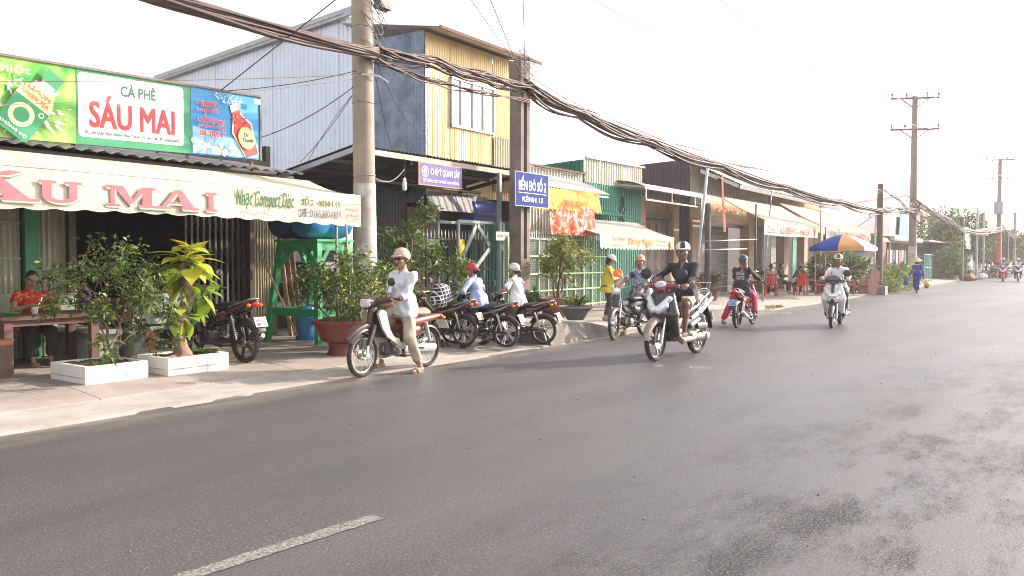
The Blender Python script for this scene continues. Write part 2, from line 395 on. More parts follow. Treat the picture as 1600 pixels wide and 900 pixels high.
# ---------------- people
V3 = lambda *a: Vector(a)
SKIN = M('skin_tan', (.37, .21, .14), .55, var=.08, sc=30); SKIN_D = M('skin_brown', (.25, .13, .088), .5, var=.08, sc=30)
LIP = M('lips', (.20, .075, .065), .5, var=0); EYEW = M('eye_white', (.35, .32, .30), .3, var=0); EYEB = M('eye_dark', (.02, .012, .01), .2, var=0)
HAIR_K = M('hair_black', (.012, .010, .009), .45, var=.3, sc=60, bump=.4, bsc=200); HAIR_B = M('hair_brown', (.10, .045, .022), .45, var=.4, sc=60, bump=.4, bsc=200)
STRAP = M('strap_black', (.02, .02, .02), .6)
def ik(a, c, l1, l2, hint):
    d = c-a; L = min(d.length, l1+l2-.002); u = d.normalized(); x = (l1*l1-l2*l2+L*L)/(2*L); h = math.sqrt(max(l1*l1-x*x, 0))
    p = hint-u*hint.dot(u); p.normalize(); return a+u*x+p*h, a+u*L
def hand_prims(w, d, n, side, curl, spread=.0, s=1.0):
    """w wrist, d along the hand, n back of hand, side +1 thumb on the +(n x d) side"""
    d = d.normalized(); n = (n-d*n.dot(d)).normalized(); t = n.cross(d)*side
    P = [('e', w+d*.045*s, (.052*s, .041*s, .017*s), Matrix((d, t, n)).transposed(), .012), ('c', w-d*.02, w+d*.02*s, .024*s, .027*s, .01)]
    for i, (yy, L) in enumerate(((.030, .074), (.010, .082), (-.010, .077), (-.029, .060))):
        p = w+(d*.082+t*yy)*s; ang = 0; r = .0093*s
        for j, fr in enumerate((.45, .31, .24)):
            ang += curl*(.5 if j == 0 else .75)+i*.04
            dd = d*math.cos(ang)-n*math.sin(ang); q = p+dd*L*fr*s; P.append(('c', p, q, r, r*.9, .004)); r *= .9; p = q
    p = w+(d*.022+t*.034)*s; dd = (d*.65+t*.65-n*.25).normalized(); r = .0115*s
    for fr in (.034, .03, .024):
        q = p+dd*fr*s; P.append(('c', p, q, r, r*.9, .006)); p = q; r *= .9; dd = (dd+d*.35*(1+curl*.2)-n*.3*curl-t*.12).normalized()
    return P
def person(label, loc, rz, H=1.62, pelvis=(0, 0, .8), lean=.15, side=0, turn=0, look=(0, 0), hands=None, feet=None, palms=None, knee_out=.25, elbow=(-.5, .7, -.6),
           shirt=None, sleeve=1.0, hem=.10, trousers=None, cuff=.9, skirt=False, skin=None, hair=None, helmet=None, strapc=None, glasses=False, mask=None, sandals=None, shoes=None,
           extra=None, group=None, curl=.5, wide=1.0, hatf=None, fine=1.0, pc=None, collar=True, feetdir=None):
    s = H/1.68; root = empty('person', loc, rz, label, 'person', group); skin = skin or SKIN; vx = .0125*fine
    P = Vector(pelvis); up = V3(math.sin(lean), math.sin(side), math.cos(lean)).normalized()
    fwd0 = V3(math.cos(turn), math.sin(turn), 0); lat = up.cross(fwd0).normalized(); fw = lat.cross(up).normalized()
    neck = P+up*.50*s-fw*.0*s; sh = [neck-up*.055*s+lat*sd*.170*s*wide for sd in (1, -1)]
    up2 = (up*.45+V3(0, 0, 1)*.55).normalized(); hc = neck+up2*.165*s+fw*.025*s
    Rh = Euler((0, look[1], look[0]+turn)).to_matrix(); HX = lambda x, y, z: hc+Rh @ V3(x, y, z)*s
    hp = [P+lat*sd*.085*s for sd in (1, -1)]
    hands = hands or ((.3, .2, .8), (.3, -.2, .8)); feet = feet or ((.1, .12, .08), (.1, -.12, .08))
    B = []; AR = []; LG = []
    for i, sd in enumerate((1, -1)):
        el, wr = ik(sh[i], Vector(hands[i]), .285*s, .25*s, fw*elbow[0]+lat*sd*elbow[1]+V3(0, 0, elbow[2]))
        ko = knee_out if not isinstance(knee_out, (tuple, list)) else knee_out[i]
        kn, an = ik(hp[i], Vector(feet[i]), .41*s, .405*s, fw*1.0+lat*sd*ko+V3(0, 0, .25)); AR.append((sh[i], el, wr)); LG.append((hp[i], kn, an))
    # body: one continuous skin
    mb = MB(); b = [('e', P+up*.02, (.11*s, .145*s, .12*s), None, .05), ('c', P+up*.1*s, P+up*.3*s, .105*s, .11*s, .06), ('e', P+up*.36*s, (.10*s, .145*s, .15*s), None, .05),
        ('c', sh[0], sh[1], .05*s, .05*s, .04), ('c', neck-up*.03, HX(-.015, 0, -.06), .054*s, .05*s, .03)]
    for (a, e, w) in AR: b += [('c', a, e, .043*s, .034*s, .02), ('c', e, e+(w-e)*.3, .034*s, .036*s, .015), ('c', e+(w-e)*.3, w, .036*s, .023*s, .015)]
    for (a, kx, n_) in LG:
        b += [('c', a, kx, .076*s, .050*s, .03), ('c', kx, kx+(n_-kx)*.35, .047*s, .053*s, .02), ('c', kx+(n_-kx)*.35, n_, .050*s, .031*s, .02)]
    fd = feetdir or (fw, fw)
    for i, (a, kx, n_) in enumerate(LG):
        f_ = Vector(fd[i]); f_.z = min(f_.z, 0) if f_.z > -.2 else f_.z; f_.normalize(); LG[i] = (a, kx, n_, f_)
        sole = V3(0, 0, -.045*s) if f_.z > -.35 else V3(-.04, 0, -.03)
        b += [('c', n_-f_*.035+sole, n_+f_*.09*s+sole*1.15, .03*s, .03*s, .03), ('c', n_+f_*.09*s+sole*1.15, n_+f_*.16*s+sole*1.25, .028*s, .02*s, .03)]
    blob(mb, b, vx, .02)
    h = [('e', HX(-.005, 0, .03), (.098*s, .078*s, .098*s), Rh, .03), ('e', HX(.03, 0, -.045), (.058*s, .056*s, .07*s), Rh, .03), ('e', HX(.058, 0, -.092), (.024*s, .028*s, .02*s), Rh, .02),
         ('c', HX(.088, 0, .022), HX(.110, 0, -.026), .008*s, .0125*s, .012), ('e', HX(.098, .012, -.03), (.01*s, .008*s, .008*s), Rh, .008), ('e', HX(.098, -.012, -.03), (.01*s, .008*s, .008*s), Rh, .008),
         ('c', HX(.082, .04, .034), HX(.088, .008, .03), .011*s, .010*s, .014), ('c', HX(.082, -.04, .034), HX(.088, -.008, .03), .011*s, .010*s, .014), ('e', HX(.062, .042, -.022), (.028*s, .022*s, .022*s), Rh, .02),
         ('e', HX(.062, -.042, -.022), (.028*s, .022*s, .022*s), Rh, .02), ('c', HX(.084, .018, -.056), HX(.084, -.018, -.056), .0085*s, .0085*s, .006), ('c', HX(.082, .015, -.070), HX(.082, -.015, -.070), .0095*s, .0095*s, .006),
         ('e', HX(-.008, .079, -.004), (.018*s, .009*s, .032*s), Rh, .008), ('e', HX(-.008, -.079, -.004), (.018*s, .009*s, .032*s), Rh, .008), ('c', HX(-.015, 0, -.06), neck-up*.0, .05*s, .054*s, .03),
         ('-e', HX(.098, .031, .008), (.014*s, .018*s, .011*s), Rh), ('-e', HX(.098, -.031, .008), (.014*s, .018*s, .011*s), Rh)]
    def lipf(C):
        q = (C-np.array(hc)) @ np.array(Rh)/s; return ((q[:, 0] > .083) & (np.abs(q[:, 1]) < .027) & (np.abs(q[:, 2]+.063) < .0145)).astype(int)
    blob(mb, h, .0058*fine, .015, matfn=lipf)
    for i, (a, e, w) in enumerate(AR):
        sd = 1 if i == 0 else -1
        dv, nv = (w-e).normalized(), V3(0, 0, 1)
        if palms and palms[i]: dv, nv = Vector(palms[i][0]), Vector(palms[i][1])
        blob(mb, hand_prims(w, dv, nv, -sd, curl, s=s)+[('c', e+(w-e)*.8, w, .027*s, .023*s, .01)], .0052*fine, .006)
    for sd in (1, -1): mb.sphere(HX(.078, sd*.031, .006), .0145*s, 8, 6, 2); mb.sphere(HX(.0845, sd*.031, .006), .0100*s, 6, 5, 3)
    smooth_obj(mb, 'body', [skin, LIP, EYEW, EYEB], root)
    if hair:
        mb = MB(); hp_ = [('e', HX(-.016, 0, .042), (.097*s, .084*s, .098*s), Rh, .02), ('e', HX(-.05, 0, -.01), (.062*s, .078*s, .085*s), Rh, .02)]
        if hair[0] == 'long': hp_ += [('c', HX(-.08, 0, 0), HX(-.13, 0, -.16), .06*s, .05*s, .03), ('c', HX(-.13, 0, -.16), HX(-.14, .0, -.27), .05*s, .02*s, .03)]
        if hair[0] == 'tied': hp_ += [('e', HX(-.115, 0, -.02), (.035*s, .04*s, .04*s), Rh, .02)]
        if hair[0] == 'bob': hp_ += [('c', HX(-.03, .07, 0), HX(-.03, .075, -.10), .03*s, .025*s, .02), ('c', HX(-.03, -.07, 0), HX(-.03, -.075, -.10), .03*s, .025*s, .02), ('c', HX(-.06, -.05, -.1), HX(-.06, .05, -.1), .04*s, .04*s, .02)]
        blob(mb, hp_, .008, .02, cuts=[(HX(.072, 0, .03), Rh @ V3(1, 0, -.35))], wob=.0015, seed=5)
        smooth_obj(mb, 'hair', hair[1], root)
    if shirt:
        mb = MB(); g = .014*s
        t = [('e', P+up*.10*s, (.125*s+g*.6, .155*s+g*.4, .13*s), None, .06), ('c', P+up*.12*s, P+up*.30*s, .118*s, .122*s, .06), ('e', P+up*.36*s+fw*.005, (.115*s, .165*s*wide, .15*s), Matrix((fw, lat, up)).transposed(), .06),
             ('c', sh[0]-lat*.01, sh[1]+lat*.01, .056*s, .056*s, .05), ('c', neck-up*.055*s, neck-up*.01, .075*s, .055*s, .04), ('e', P-up*(hem-.08)*s, (.172*s, .204*s, .15*s), None, .06), ('e', P+up*.10*s, (.148*s, .182*s, .16*s), None, .06)]
        for (a, e, w) in AR:
            if sleeve <= .6:
                t.append(('f', a, a+(e-a)*(sleeve/.6), .058*s, .062*s, .035))
            else:
                q = min(1, (sleeve-.6)/.4+.02); t += [('c', a, e, .056*s, .048*s, .035), ('f', e, e+(w-e)*q, .047*s, .040*s if q > .8 else .046*s, .02)]
        t += [('c', a, a+(kx-a)*.20, .122*s, .112*s, .06) for (a, kx, *_q) in LG]
        if collar:
            for ang in range(-130, 131, 20):
                c0 = neck+up*.008+fw*(.052*math.cos(math.radians(ang+180)))*s+lat*(.058*math.sin(math.radians(ang+180)))*s
                t.append(('c', c0-up*.015, c0+up*.016*s, .012*s, .008*s, .012))
            t += [('c', neck+fw*.045*s+lat*sd*.03*s, neck+fw*.075*s+lat*sd*.045*s-up*.035*s, .012*s, .007*s, .008) for sd in (1, -1)]
        t += [('-c', neck+fw*.06*s+up*.03, neck+fw*.135*s-up*.10*s, .040*s, .010*s), ('-c', neck-up*.01, neck+fw*.03*s+up*.12*s, .050*s, .06*s)]
        blob(mb, t, .0105*fine, .02, cuts=[(P-up*hem*s, -up)], wob=.0115, seed=int(H*1000)+int(abs(loc[0])*7))
        if not collar: pass
        so = smooth_obj(mb, 'shirt', shirt, root)
    if trousers:
        mb = MB(); t = [('e', P-up*.01*s, (.118*s, .148*s, .12*s), None, .05), ('c', P, P+up*.10*s, .12*s, .118*s, .05)]
        for (a, kx, n_, f_) in LG:
            t.append(('c' if cuff > .45 else 'f', a, kx if cuff > .45 else a+(kx-a)*(cuff/.45), .097*s, (.074 if cuff > .45 else .094)*s, .05))
            if cuff > .45: t += [('f', kx, kx+(n_-kx)*min(1.0, (cuff-.45)/.55+.02), .074*s, .067*s, .03)]
            if skirt: t.append(('c', a+(kx-a)*.2, kx, .10*s, .09*s, .10))
        blob(mb, t, .0115*fine, .03, cuts=[(P+up*(.03 if hem > .1 else .085)*s, up)], wob=.0095, seed=int(H*900)+11)
        smooth_obj(mb, 'trousers', trousers, root)
    for i, (a, kx, n_, f_) in enumerate(LG):
        z = V3(0, 0, 1)
        if sandals or shoes:
            mb = MB(); o = n_-z*.078*s
            if sandals:
                blob(mb, [('e', o+f_*.0, (.05*s, .036*s, .013), Matrix((f_, z.cross(f_), z)).transposed(), .03), ('e', o+f_*.10*s, (.075*s, .042*s, .012), Matrix((f_, z.cross(f_), z)).transposed(), .03)], .008, .03)
                sd = z.cross(f_)
                mb.tube([o+f_*.09*s+sd*.045, o+f_*.10*s+sd*.03+z*.045, o+f_*.11*s+z*.055, o+f_*.10*s-sd*.03+z*.045, o+f_*.09*s-sd*.045], .012, 6)
            else: blob(mb, [('c', n_-f_*.03-z*.045*s, n_+f_*.08*s-z*.052*s, .042*s, .04*s, .03), ('c', n_+f_*.08*s-z*.05*s, n_+f_*.165*s-z*.056*s, .038*s, .028*s, .03)], .009, .02)
            smooth_obj(mb, 'sandal' if sandals else 'shoe', sandals or shoes, root)
    if helmet:
        kind, hm, hm2 = helmet; mb = MB()
        if kind == 'cone':
            mb.M = Matrix.Translation(HX(-.01, 0, .09)) @ Rh.to_4x4()
            mb.lathe([(.005, .12), (.07, .065), (.15, .0), (.215, -.045), (.212, -.05), (.145, -.008), (.0, .10)], 28, mat=0, cap=False)
            o = mb.build('conical_hat', [hm, hm2], root, smooth=True)
            mb = MB(); mb.tube([HX(.0, .07, .02), HX(.03, .05, -.09), HX(.05, 0, -.12), HX(.03, -.05, -.09), HX(.0, -.07, .02)], .004, 5); mb.build('hat_strap', STRAP, root)
        else:
            R2 = Rh.to_4x4() @ Euler((0, -.10, 0)).to_matrix().to_4x4()
            pr = [('e', HX(-.012, 0, .050), (.124*s, .106*s, .112*s), R2, .02), ('-e', HX(-.012, 0, .045), (.106*s, .090*s, .096*s), R2)]
            cut = [(HX(0, 0, .028), Rh @ V3(.10, 0, -1))]
            if kind == 'open': cut = [(HX(0, 0, .012), Rh @ V3(.35, 0, -1))]
            def hf(C):
                q = (C-np.array(hc)) @ np.array(Rh)/s
                if kind == 'stripe': return ((np.abs(q[:, 1]) < .035)).astype(int)
                if kind == 'camo': return (np.sin(q[:, 0]*60+q[:, 2]*30)+np.sin(q[:, 1]*55+1) > .4).astype(int)
                return (q[:, 2] < .032).astype(int)
            blob(mb, pr, .0085*fine, .02, cuts=cut, matfn=hf)
            mbv = MB(); blob(mb, [('e', HX(.118, 0, .050), (.05*s, .085*s, .009*s), Rh @ Euler((0, .16, 0)).to_matrix(), .01)], .008*fine, .01)
            smooth_obj(mb, 'helmet', [hm, hm2], root)
            mb = MB(); mb.tube([HX(-.01, .098, .03), HX(.01, .086, -.04), HX(.035, .05, -.095), HX(.05, 0, -.122), HX(.035, -.05, -.095), HX(.01, -.086, -.04), HX(-.01, -.098, .03)], .006, 5)
            mb.build('helmet_strap', strapc or STRAP, root, smooth=True)
    if glasses:
        mb = MB(); blob(mb, [('e', HX(.099, sd*.031, .008), (.009*s, .028*s, .016*s), Rh, .004) for sd in (1, -1)]+[('c', HX(.105, .01, .012), HX(.105, -.01, .012), .004, .004, .004)], .0045, .004)
        for sd in (1, -1): mb.tube([HX(.095, sd*.055, .012), HX(.05, sd*.076, .014), HX(.0, sd*.082, .014)], .003, 5)
        smooth_obj(mb, 'sunglasses', M('dark_lens', (.01, .01, .012), .12, var=0), root)
    if mask:
        mb = MB(); blob(mb, [('e', HX(.055, 0, -.05), (.064*s, .064*s, .055*s), Rh, .02)], .008, .01); smooth_obj(mb, 'face_mask', mask, root)
    root['J'] = 0; del root['J']
    return root, dict(neck=neck, up=up, fw=fw, lat=lat, P=P, HX=HX, AR=AR, LG=LG, s=s)
# ---------------- motorbikes (x forward, y to the rider's left, z up)
TYRE = M('tyre_rubber', (.022, .021, .02), .85, dirt=.5, dirtc=(.10, .085, .065), sc=30); CHROME = M('chrome', (.62, .62, .62), .22, 1, var=.1, sc=20, dirt=.25)
ALU = M('cast_alloy', (.42, .41, .39), .42, .85, dirt=.4, sc=25); BLK = M('black_plastic', (.022, .022, .024), .45, dirt=.25, sc=20); BLKG = M('black_gloss', (.012, .012, .014), .16, coat=.6, var=.1)
VINYL = M('seat_vinyl', (.022, .022, .023), .5, bump=.15, bsc=200); LENSR = M('tail_lens_red', (.55, .02, .015), .15, coat=.5, var=.1); LENSO = M('signal_lens', (.75, .22, .03), .2, var=.1)
LENSW = M('lamp_glass', (.75, .78, .80), .08, .3, coat=1, var=.15, sc=60); RIMD = M('rim_dark', (.05, .05, .05), .4, .6, dirt=.3); PLW = M('plate_white', (.72, .73, .70), .5, dirt=.15); PLB = M('plate_blue', (.45, .62, .85), .5)
PLY = M('plate_cream', (.72, .68, .42), .5, dirt=.15); INK = M('plate_ink', (.03, .03, .05), .6, var=0); ENG = M('engine_grey', (.19, .185, .175), .5, .6, dirt=.5, sc=20); MIRG = M('mirror_glass', (.7, .74, .78), .04, 1, var=0)
RUSTP = M('pipe_brown', (.20, .13, .08), .45, .8, dirt=.5, sc=20); SPRG = M('spring_steel', (.5, .5, .48), .3, .9)
_ME = {}
def meshof(key, fn, mats, smooth='auto'):
    if key not in _ME:
        mb = MB(); fn(mb); _ME[key] = mb.mesh(key, mats, smooth)
    return _ME[key]
def wheel(root, name, x, r=.28, w=.032, style='spoke', rimm=None, disc=False):
    rimm = rimm or CHROME
    e = inst(meshof(f'rim{r}{style}{rimm.name}', lambda m: (m.torus(r-.052, .013, 40, 6, squash=1.5), m.torus(r-.062, .006, 40, 5, squash=1)), rimm), name, root, (x, 0, r))
    def ty(m):
        m.torus(r-.028, .030, 48, 10, squash=w/.030)
        for i in range(60):
            a = i*2*PI/60
            for sd in (-1, 1): m.cbox(((r-.003)*math.cos(a), sd*w*.42, (r-.003)*math.sin(a)), (.006, w*.55, .014), 0, Euler((0, -a, 0)).to_matrix())
    inst(meshof(f'ty{r}{w}', ty, TYRE), 'tyre', e)
    def hub(m):
        m.lathe([(.0, -.06), (.018, -.06), (.018, -.05), (.055, -.048), (.062, -.03), (.03, -.02), (.03, .02), (.062, .03), (.055, .048), (.018, .05), (.018, .06), (0, .06)], 20, ax='y', cap=False)
        m.lathe([(.008, -.085), (.008, .085)], 8, ax='y')
    inst(meshof('hub', hub, ALU), 'hub', e)
    def sp(m):
        if style == 'spoke':
            for i in range(32):
                a = i*2*PI/32; sd = .035 if i % 2 else -.035; b = a+(.5 if (i//2) % 2 else -.5)
                m.tube([(.055*math.cos(b), sd, .055*math.sin(b)), ((r-.056)*math.cos(a), sd*.12, (r-.056)*math.sin(a))], .0022, 4)
        else:
            n = 5 if style == 'five' else 3
            for i in range(n):
                a = i*2*PI/n
                for off in (-.10, .10) if style == 'five' else (-.22, .22):
                    m.beam((.04*math.cos(a+off*2), 0, .04*math.sin(a+off*2)), ((r-.058)*math.cos(a+off), 0, (r-.058)*math.sin(a+off)), .018, .02, up=(0, 1, 0))
    inst(meshof(f'sp{style}{r}{rimm.name}', sp, rimm if style != 'spoke' else CHROME), 'spokes', e)
    if disc:
        def dk(m): m.lathe([(.06, 0), (.105, 0), (.105, .005), (.06, .005)], 28, (0, .045, 0), 'y', cap=False)
        inst(meshof('disc', dk, CHROME), 'brake_disc', e)
    return e
def arc_fender(mb, cx, cz, R, a0, a1, w, n=16, drop=.03, th=.006, mat=0):
    ys = np.linspace(-w, w, 9); V = []
    for t in np.radians(np.linspace(a0, a1, n)):
        f = min(1, .55+.45*math.sin(PI*(t-math.radians(a0))/math.radians(a1-a0)))
        for rr in (0, th):
            for y in ys: q = R+rr-drop*(abs(y)/w)**3; V.append((cx+q*math.cos(t), y*f, cz+q*math.sin(t)))
    F = []; k = 18
    for i in range(n-1):
        for j in range(8): F += [(i*k+j, i*k+j+1, (i+1)*k+j+1, (i+1)*k+j), (i*k+9+j+1, i*k+9+j, (i+1)*k+9+j, (i+1)*k+9+j+1)]
        F += [(i*k, (i+1)*k, (i+1)*k+9, i*k+9), (i*k+8, i*k+17, (i+1)*k+17, (i+1)*k+8)]
    for i in (0, n-1): F += [(i*k+j, i*k+j+1, i*k+9+j+1, i*k+9+j) for j in range(8)]
    mb.add(V, F, mat)
def spring(mb, a, b, R=.026, r=.0055, turns=9, mat=0):
    a = Vector(a); b = Vector(b); d = (b-a); u = d.normalized(); p = u.orthogonal().normalized(); q = u.cross(p)
    mb.tube([a+d*(i/(turns*8))+p*R*math.cos(i*PI/4)+q*R*math.sin(i*PI/4) for i in range(turns*8+1)], r, 5, mat)
def part(root, name, mats, fn, smooth='auto', **kw):
    mb = MB(); fn(mb); return mb.build(name, mats, root, smooth=smooth, **kw)
def steer(objs, ang, px=.42):
    if not ang: return
    Mx = Matrix.Translation((px, 0, 0)) @ Matrix.Rotation(ang, 4, 'Z') @ Matrix.Translation((-px, 0, 0))
    for o in objs: o.matrix_basis = Mx @ o.matrix_basis
def plate(root, c, lines, mat, tilt=.5, w=.19, h=.14):
    R = Euler((0, tilt, 0)).to_matrix(); mb = MB(); mb.cbox(c, (.004, w, h), 0, R); o = mb.build('number_plate', mat, root)
    U = R @ V3(0, -1, 0); Vv = R @ V3(0, 0, 1); n = R @ V3(-1, 0, 0); o0 = V3(*c)+n*.003-U*w/2-Vv*h/2; mt = MB()
    for i, t in enumerate(lines[::-1]): letters(mt, t, o0+U*w*.08+Vv*(h*.10+i*h*.44), U, Vv, w*.84, h*.34, bold=.04, lift=.001)
    mt.build('lettering', INK, o, fix=False); return o
def mirrors(root, x=.34, z=1.0, y=.16, up=.20, out=.08, glass=True, sides=(1, -1), size=.055, col=None):
    r = []
    for sd in sides:
        def f(m):
            p = (x+.01, sd*(y+out), z+up); m.tube([(x, sd*y, z), (x+.02, sd*(y+out*.3), z+up*.5), p], .006, 6)
            m.sphere((x+.012, sd*(y+out+.03), z+up+.015), (.018, size*1.15, size), 14, 8); 
            m.lathe([(0, 0), (size*.85, 0)], 14, (x-.009, sd*(y+out+.03), z+up+.015), 'x', 1, cap=False)
        r.append(part(root, 'mirror', [col or BLK, MIRG], f))
    return r
def underbone(label, loc, rz, group=None, body=None, shield=None, cowl=None, style='wave', wstyle='spoke', steer_a=0, plates=('65-L1', '085.23'), platem=None, seatm=None, stripe=None, loadlean=0, mir=(1, -1), rimm=None, fend=None):
    """step-through motorbike"""
    q_ = 1 if style == 'dream' else .42
    root = empty('motorbike', loc, rz, label, 'motorbike', group); root.rotation_euler = (loadlean, 0, rz)
    body = body or BLKG; shield = shield or body; cowl = cowl or body; fend = fend or body; old = style in ('dream', 'old'); fr = []
    fr.append(wheel(root, 'front_wheel', .62, style=wstyle, rimm=rimm, disc=not old)); wheel(root, 'rear_wheel', -.60, w=.036, style=wstyle, rimm=rimm)
    if style == 'dream':
        fr.append(part(root, 'fork_leg', [cowl, CHROME], lambda m: (m.loft([(.475, .66, .03, .035), (.56, .50, .035, .035), (.60, .40, .03, .03)], 10, y=.085), m.tube([(.60, .085, .42), (.635, .085, .27)], .02, 10, 1), m.lathe([(.022, -.012), (.022, .012)], 10, (.62, .09, .28), 'y', 1))))
        fr.append(part(root, 'fork_leg', [cowl, CHROME], lambda m: (m.loft([(.475, .66, .03, .035), (.56, .50, .035, .035), (.60, .40, .03, .03)], 10, y=-.085), m.tube([(.60, -.085, .42), (.635, -.085, .27)], .02, 10, 1))))
        fr.append(part(root, 'front_fender', [fend], lambda m: (arc_fender(m, .60, .31, .335, 28, 128, .075, drop=.05), m.loft([(.93, .50, .03, .035), (.86, .56, .04, .06), (.75, .62, .045, .075), (.62, .655, .045, .085), (.50, .66, .04, .07)], 12))))
    else:
        for sd in (1, -1): fr.append(part(root, 'fork_leg', [CHROME, BLK], lambda m: (m.tube([(.62, sd*.085, .27), (.455, sd*.085, .68)], .0165, 10), m.tube([(.635, sd*.085, .25), (.56, sd*.085, .42)], .024, 10, 1))))
        fr.append(part(root, 'front_fender', [fend], lambda m: arc_fender(m, .62, .28, .318, 10, 150, .062, drop=.045)))
    # steering head, cowl, headlight, bar
    if style == 'old':
        fr.append(part(root, 'headlight', [ENG, LENSW, CHROME], lambda m: (m.lathe([(.02, .36), (.055, .40), (.078, .46), (.082, .485)], 22, (0, 0, .90), 'x', 0), m.lathe([(.084, .482), (.084, .495), (.078, .497)], 22, (0, 0, .90), 'x', 2, cap=False), m.lathe([(.0, .505), (.05, .502), (.078, .494)], 22, (0, 0, .90), 'x', 1, cap=False))))
        fr.append(part(root, 'fork_cover', [ENG], lambda m: m.loft([(.42, .93, .05, .07), (.47, .78, .06, .085), (.52, .62, .05, .075)], 12)))
        fr[-1].data.materials[0] = cowl
    elif style == 'dream':
        fr.append(part(root, 'handlebar_cowl', [cowl, BLK], lambda m: (blob(m, [('c', (.42, 0, .955), (.50, 0, .945), .085, .075), ('c', (.40, .05, .96), (.36, .25, .985), .055, .033), ('c', (.40, -.05, .96), (.36, -.25, .985), .055, .033), ('e', (.40, 0, 1.0), (.09, .08, .035))], .009, .03),), smooth=True, ))
        fr.append(part(root, 'headlight', [LENSW, CHROME], lambda m: (m.loft([(.545, .945, .058, .078), (.572, .945, .060, .080)], 18, 1, e=4.5), m.loft([(.572, .945, .052, .072), (.585, .945, .04, .06)], 18, 0, e=4.5))))
        fr.append(part(root, 'steering_cover', [cowl, CHROME], lambda m: (m.loft([(.46, .88, .05, .075), (.50, .74, .055, .07), (.51, .62, .05, .06)], 12), m.prism([(.545, .86), (.555, .86), (.585, .70), (.57, .70)], -.035, .035, 1))))
    else:
        fr.append(part(root, 'handlebar_cowl', [cowl, BLK], lambda m: blob(m, [('c', (.38, 0, .97), (.46, 0, .95), .07, .055), ('c', (.38, .04, .98), (.35, .20, .995), .045, .03), ('c', (.38, -.04, .98), (.35, -.20, .995), .045, .03), ('c', (.46, 0, .93), (.50, 0, .84), .045, .03)], .0095, .03), smooth=True))
        fr.append(part(root, 'headlight', [LENSW], lambda m: m.sphere((.475, 0, .935), (.045, .062, .045), 14, 8)))
    for sd in (1, -1):
        fr.append(part(root, 'grip', [BLK, CHROME], lambda m: (m.tube([(.37, sd*.10, .97), (.34, sd*.22, 1.0), (.31, sd*.24, 1.0)], .011, 8, 1), m.tube([(.335, sd*.23, 1.0), (.30, sd*.35, .99)], .0175, 10), m.sphere((.299, sd*.354, .99), .02, 8, 6), m.tube([(.37, sd*.20, 1.0), (.385, sd*.26, .99), (.36, sd*.33, .985)], .006, 5, 1))))
    fr += mirrors(root, .35, 1.0, .19, .20, .05, sides=mir)
    steer(fr, steer_a)
    # leg shield
    if style == 'dream':
        part(root, 'leg_shield', [shield, BLK], lambda m: [m.prism([(.43, .86), (.47, .80), (.40, .62), (.31, .50), (.02, .315), (-.04, .31), (-.02, .36), (.20, .50), (.27, .60), (.34, .84)], sd*.145-.008*sd, sd*.175, 0) for sd in (1, -1)]+[m.loft([(.42, .84, .03, .16), (.37, .64, .03, .16), (.26, .50, .03, .15)], 10, 1)])
    elif style == 'old':
        part(root, 'leg_guard', [BLK], lambda m: m.tube([(.30, .2, .30), (.34, .2, .60), (.36, 0, .68), (.34, -.2, .60), (.30, -.2, .30)], .011, 8))
    else:
        def ls(m):
            for sd in (1, -1):
                blob(m, [('c', (.36, sd*.05, .86), (.36, sd*.14, .64), .05, .045), ('c', (.36, sd*.14, .64), (.22, sd*.14, .40), .045, .03), ('c', (.36, sd*.10, .7), (.12, sd*.09, .58), .04, .03)], .0105, .04)
            blob(m, [('c', (.36, 0, .86), (.12, 0, .58), .05, .055)], .012, .03)
        part(root, 'leg_shield', [shield], ls, smooth=True)
    part(root, 'frame', [body if not old else cowl], lambda m: (m.loft([(.40, .82, .05, .04), (.30, .66, .045, .04), (.12, .53, .045, .045), (-.06, .50, .05, .05), (-.18, .56, .06, .05)], 10), m.tube([(-.1, 0, .5), (-.16, 0, .34)], .03, 8)))
    # engine
    def eng(m):
        blob(m, [('c', (-.10, 0, .30), (.06, 0, .31), .085, .075), ('e', (.03, .07, .30), (.085, .035, .085)), ('e', (-.10, .07, .29), (.07, .03, .06)), ('e', (.02, -.08, .30), (.09, .04, .09)), ('e', (-.10, -.06, .31), (.07, .04, .07))], .011, .02)
        for i in range(7): m.cbox((.12+i*.018, 0, .335), (.006, .13, .13))
        m.box(.10, .26, -.04, .04, .29, .38); m.lathe([(.03, .28), (.035, .24)], 10, (0, 0, .335), 'x')
        for sd in (1, -1): m.lathe([(.04, sd*.105), (.055, sd*.10), (.06, sd*.085)], 16, (.03, 0, .30), 'y')
        m.tube([(.0, .12, .25), (.16, .15, .24), (.20, .15, .25)], .008, 6); m.tube([(-.02, -.12, .25), (.12, -.16, .24), (.16, -.16, .25)], .008, 6)
    part(root, 'engine', [ENG], eng, smooth='auto')
    part(root, 'carburettor', [BLK], lambda m: (m.tube([(.12, 0, .40), (.10, .02, .46), (.02, .03, .48)], .025, 8), m.tube([(.30, .04, .70), (.22, .06, .50), (.10, .05, .42)], .006, 5), m.tube([(.33, -.04, .72), (.2, -.07, .52), (.02, -.07, .40)], .006, 5)))
    part(root, 'exhaust', [CHROME if style != 'old' else RUSTP, BLK], lambda m: (m.tube([(.26, -.03, .30), (.27, -.08, .22), (.1, -.13, .17), (-.15, -.14, .19)], .017, 8), m.tube([(-.15, -.14, .19), (-.25, -.15, .22), (-.75, -.16, .36), (-.78, -.16, .37)], [.02, .04, .045, .03], 12), m.beam((-.25, -.19, .26), (-.60, -.20, .36), .006, .05, 1)))
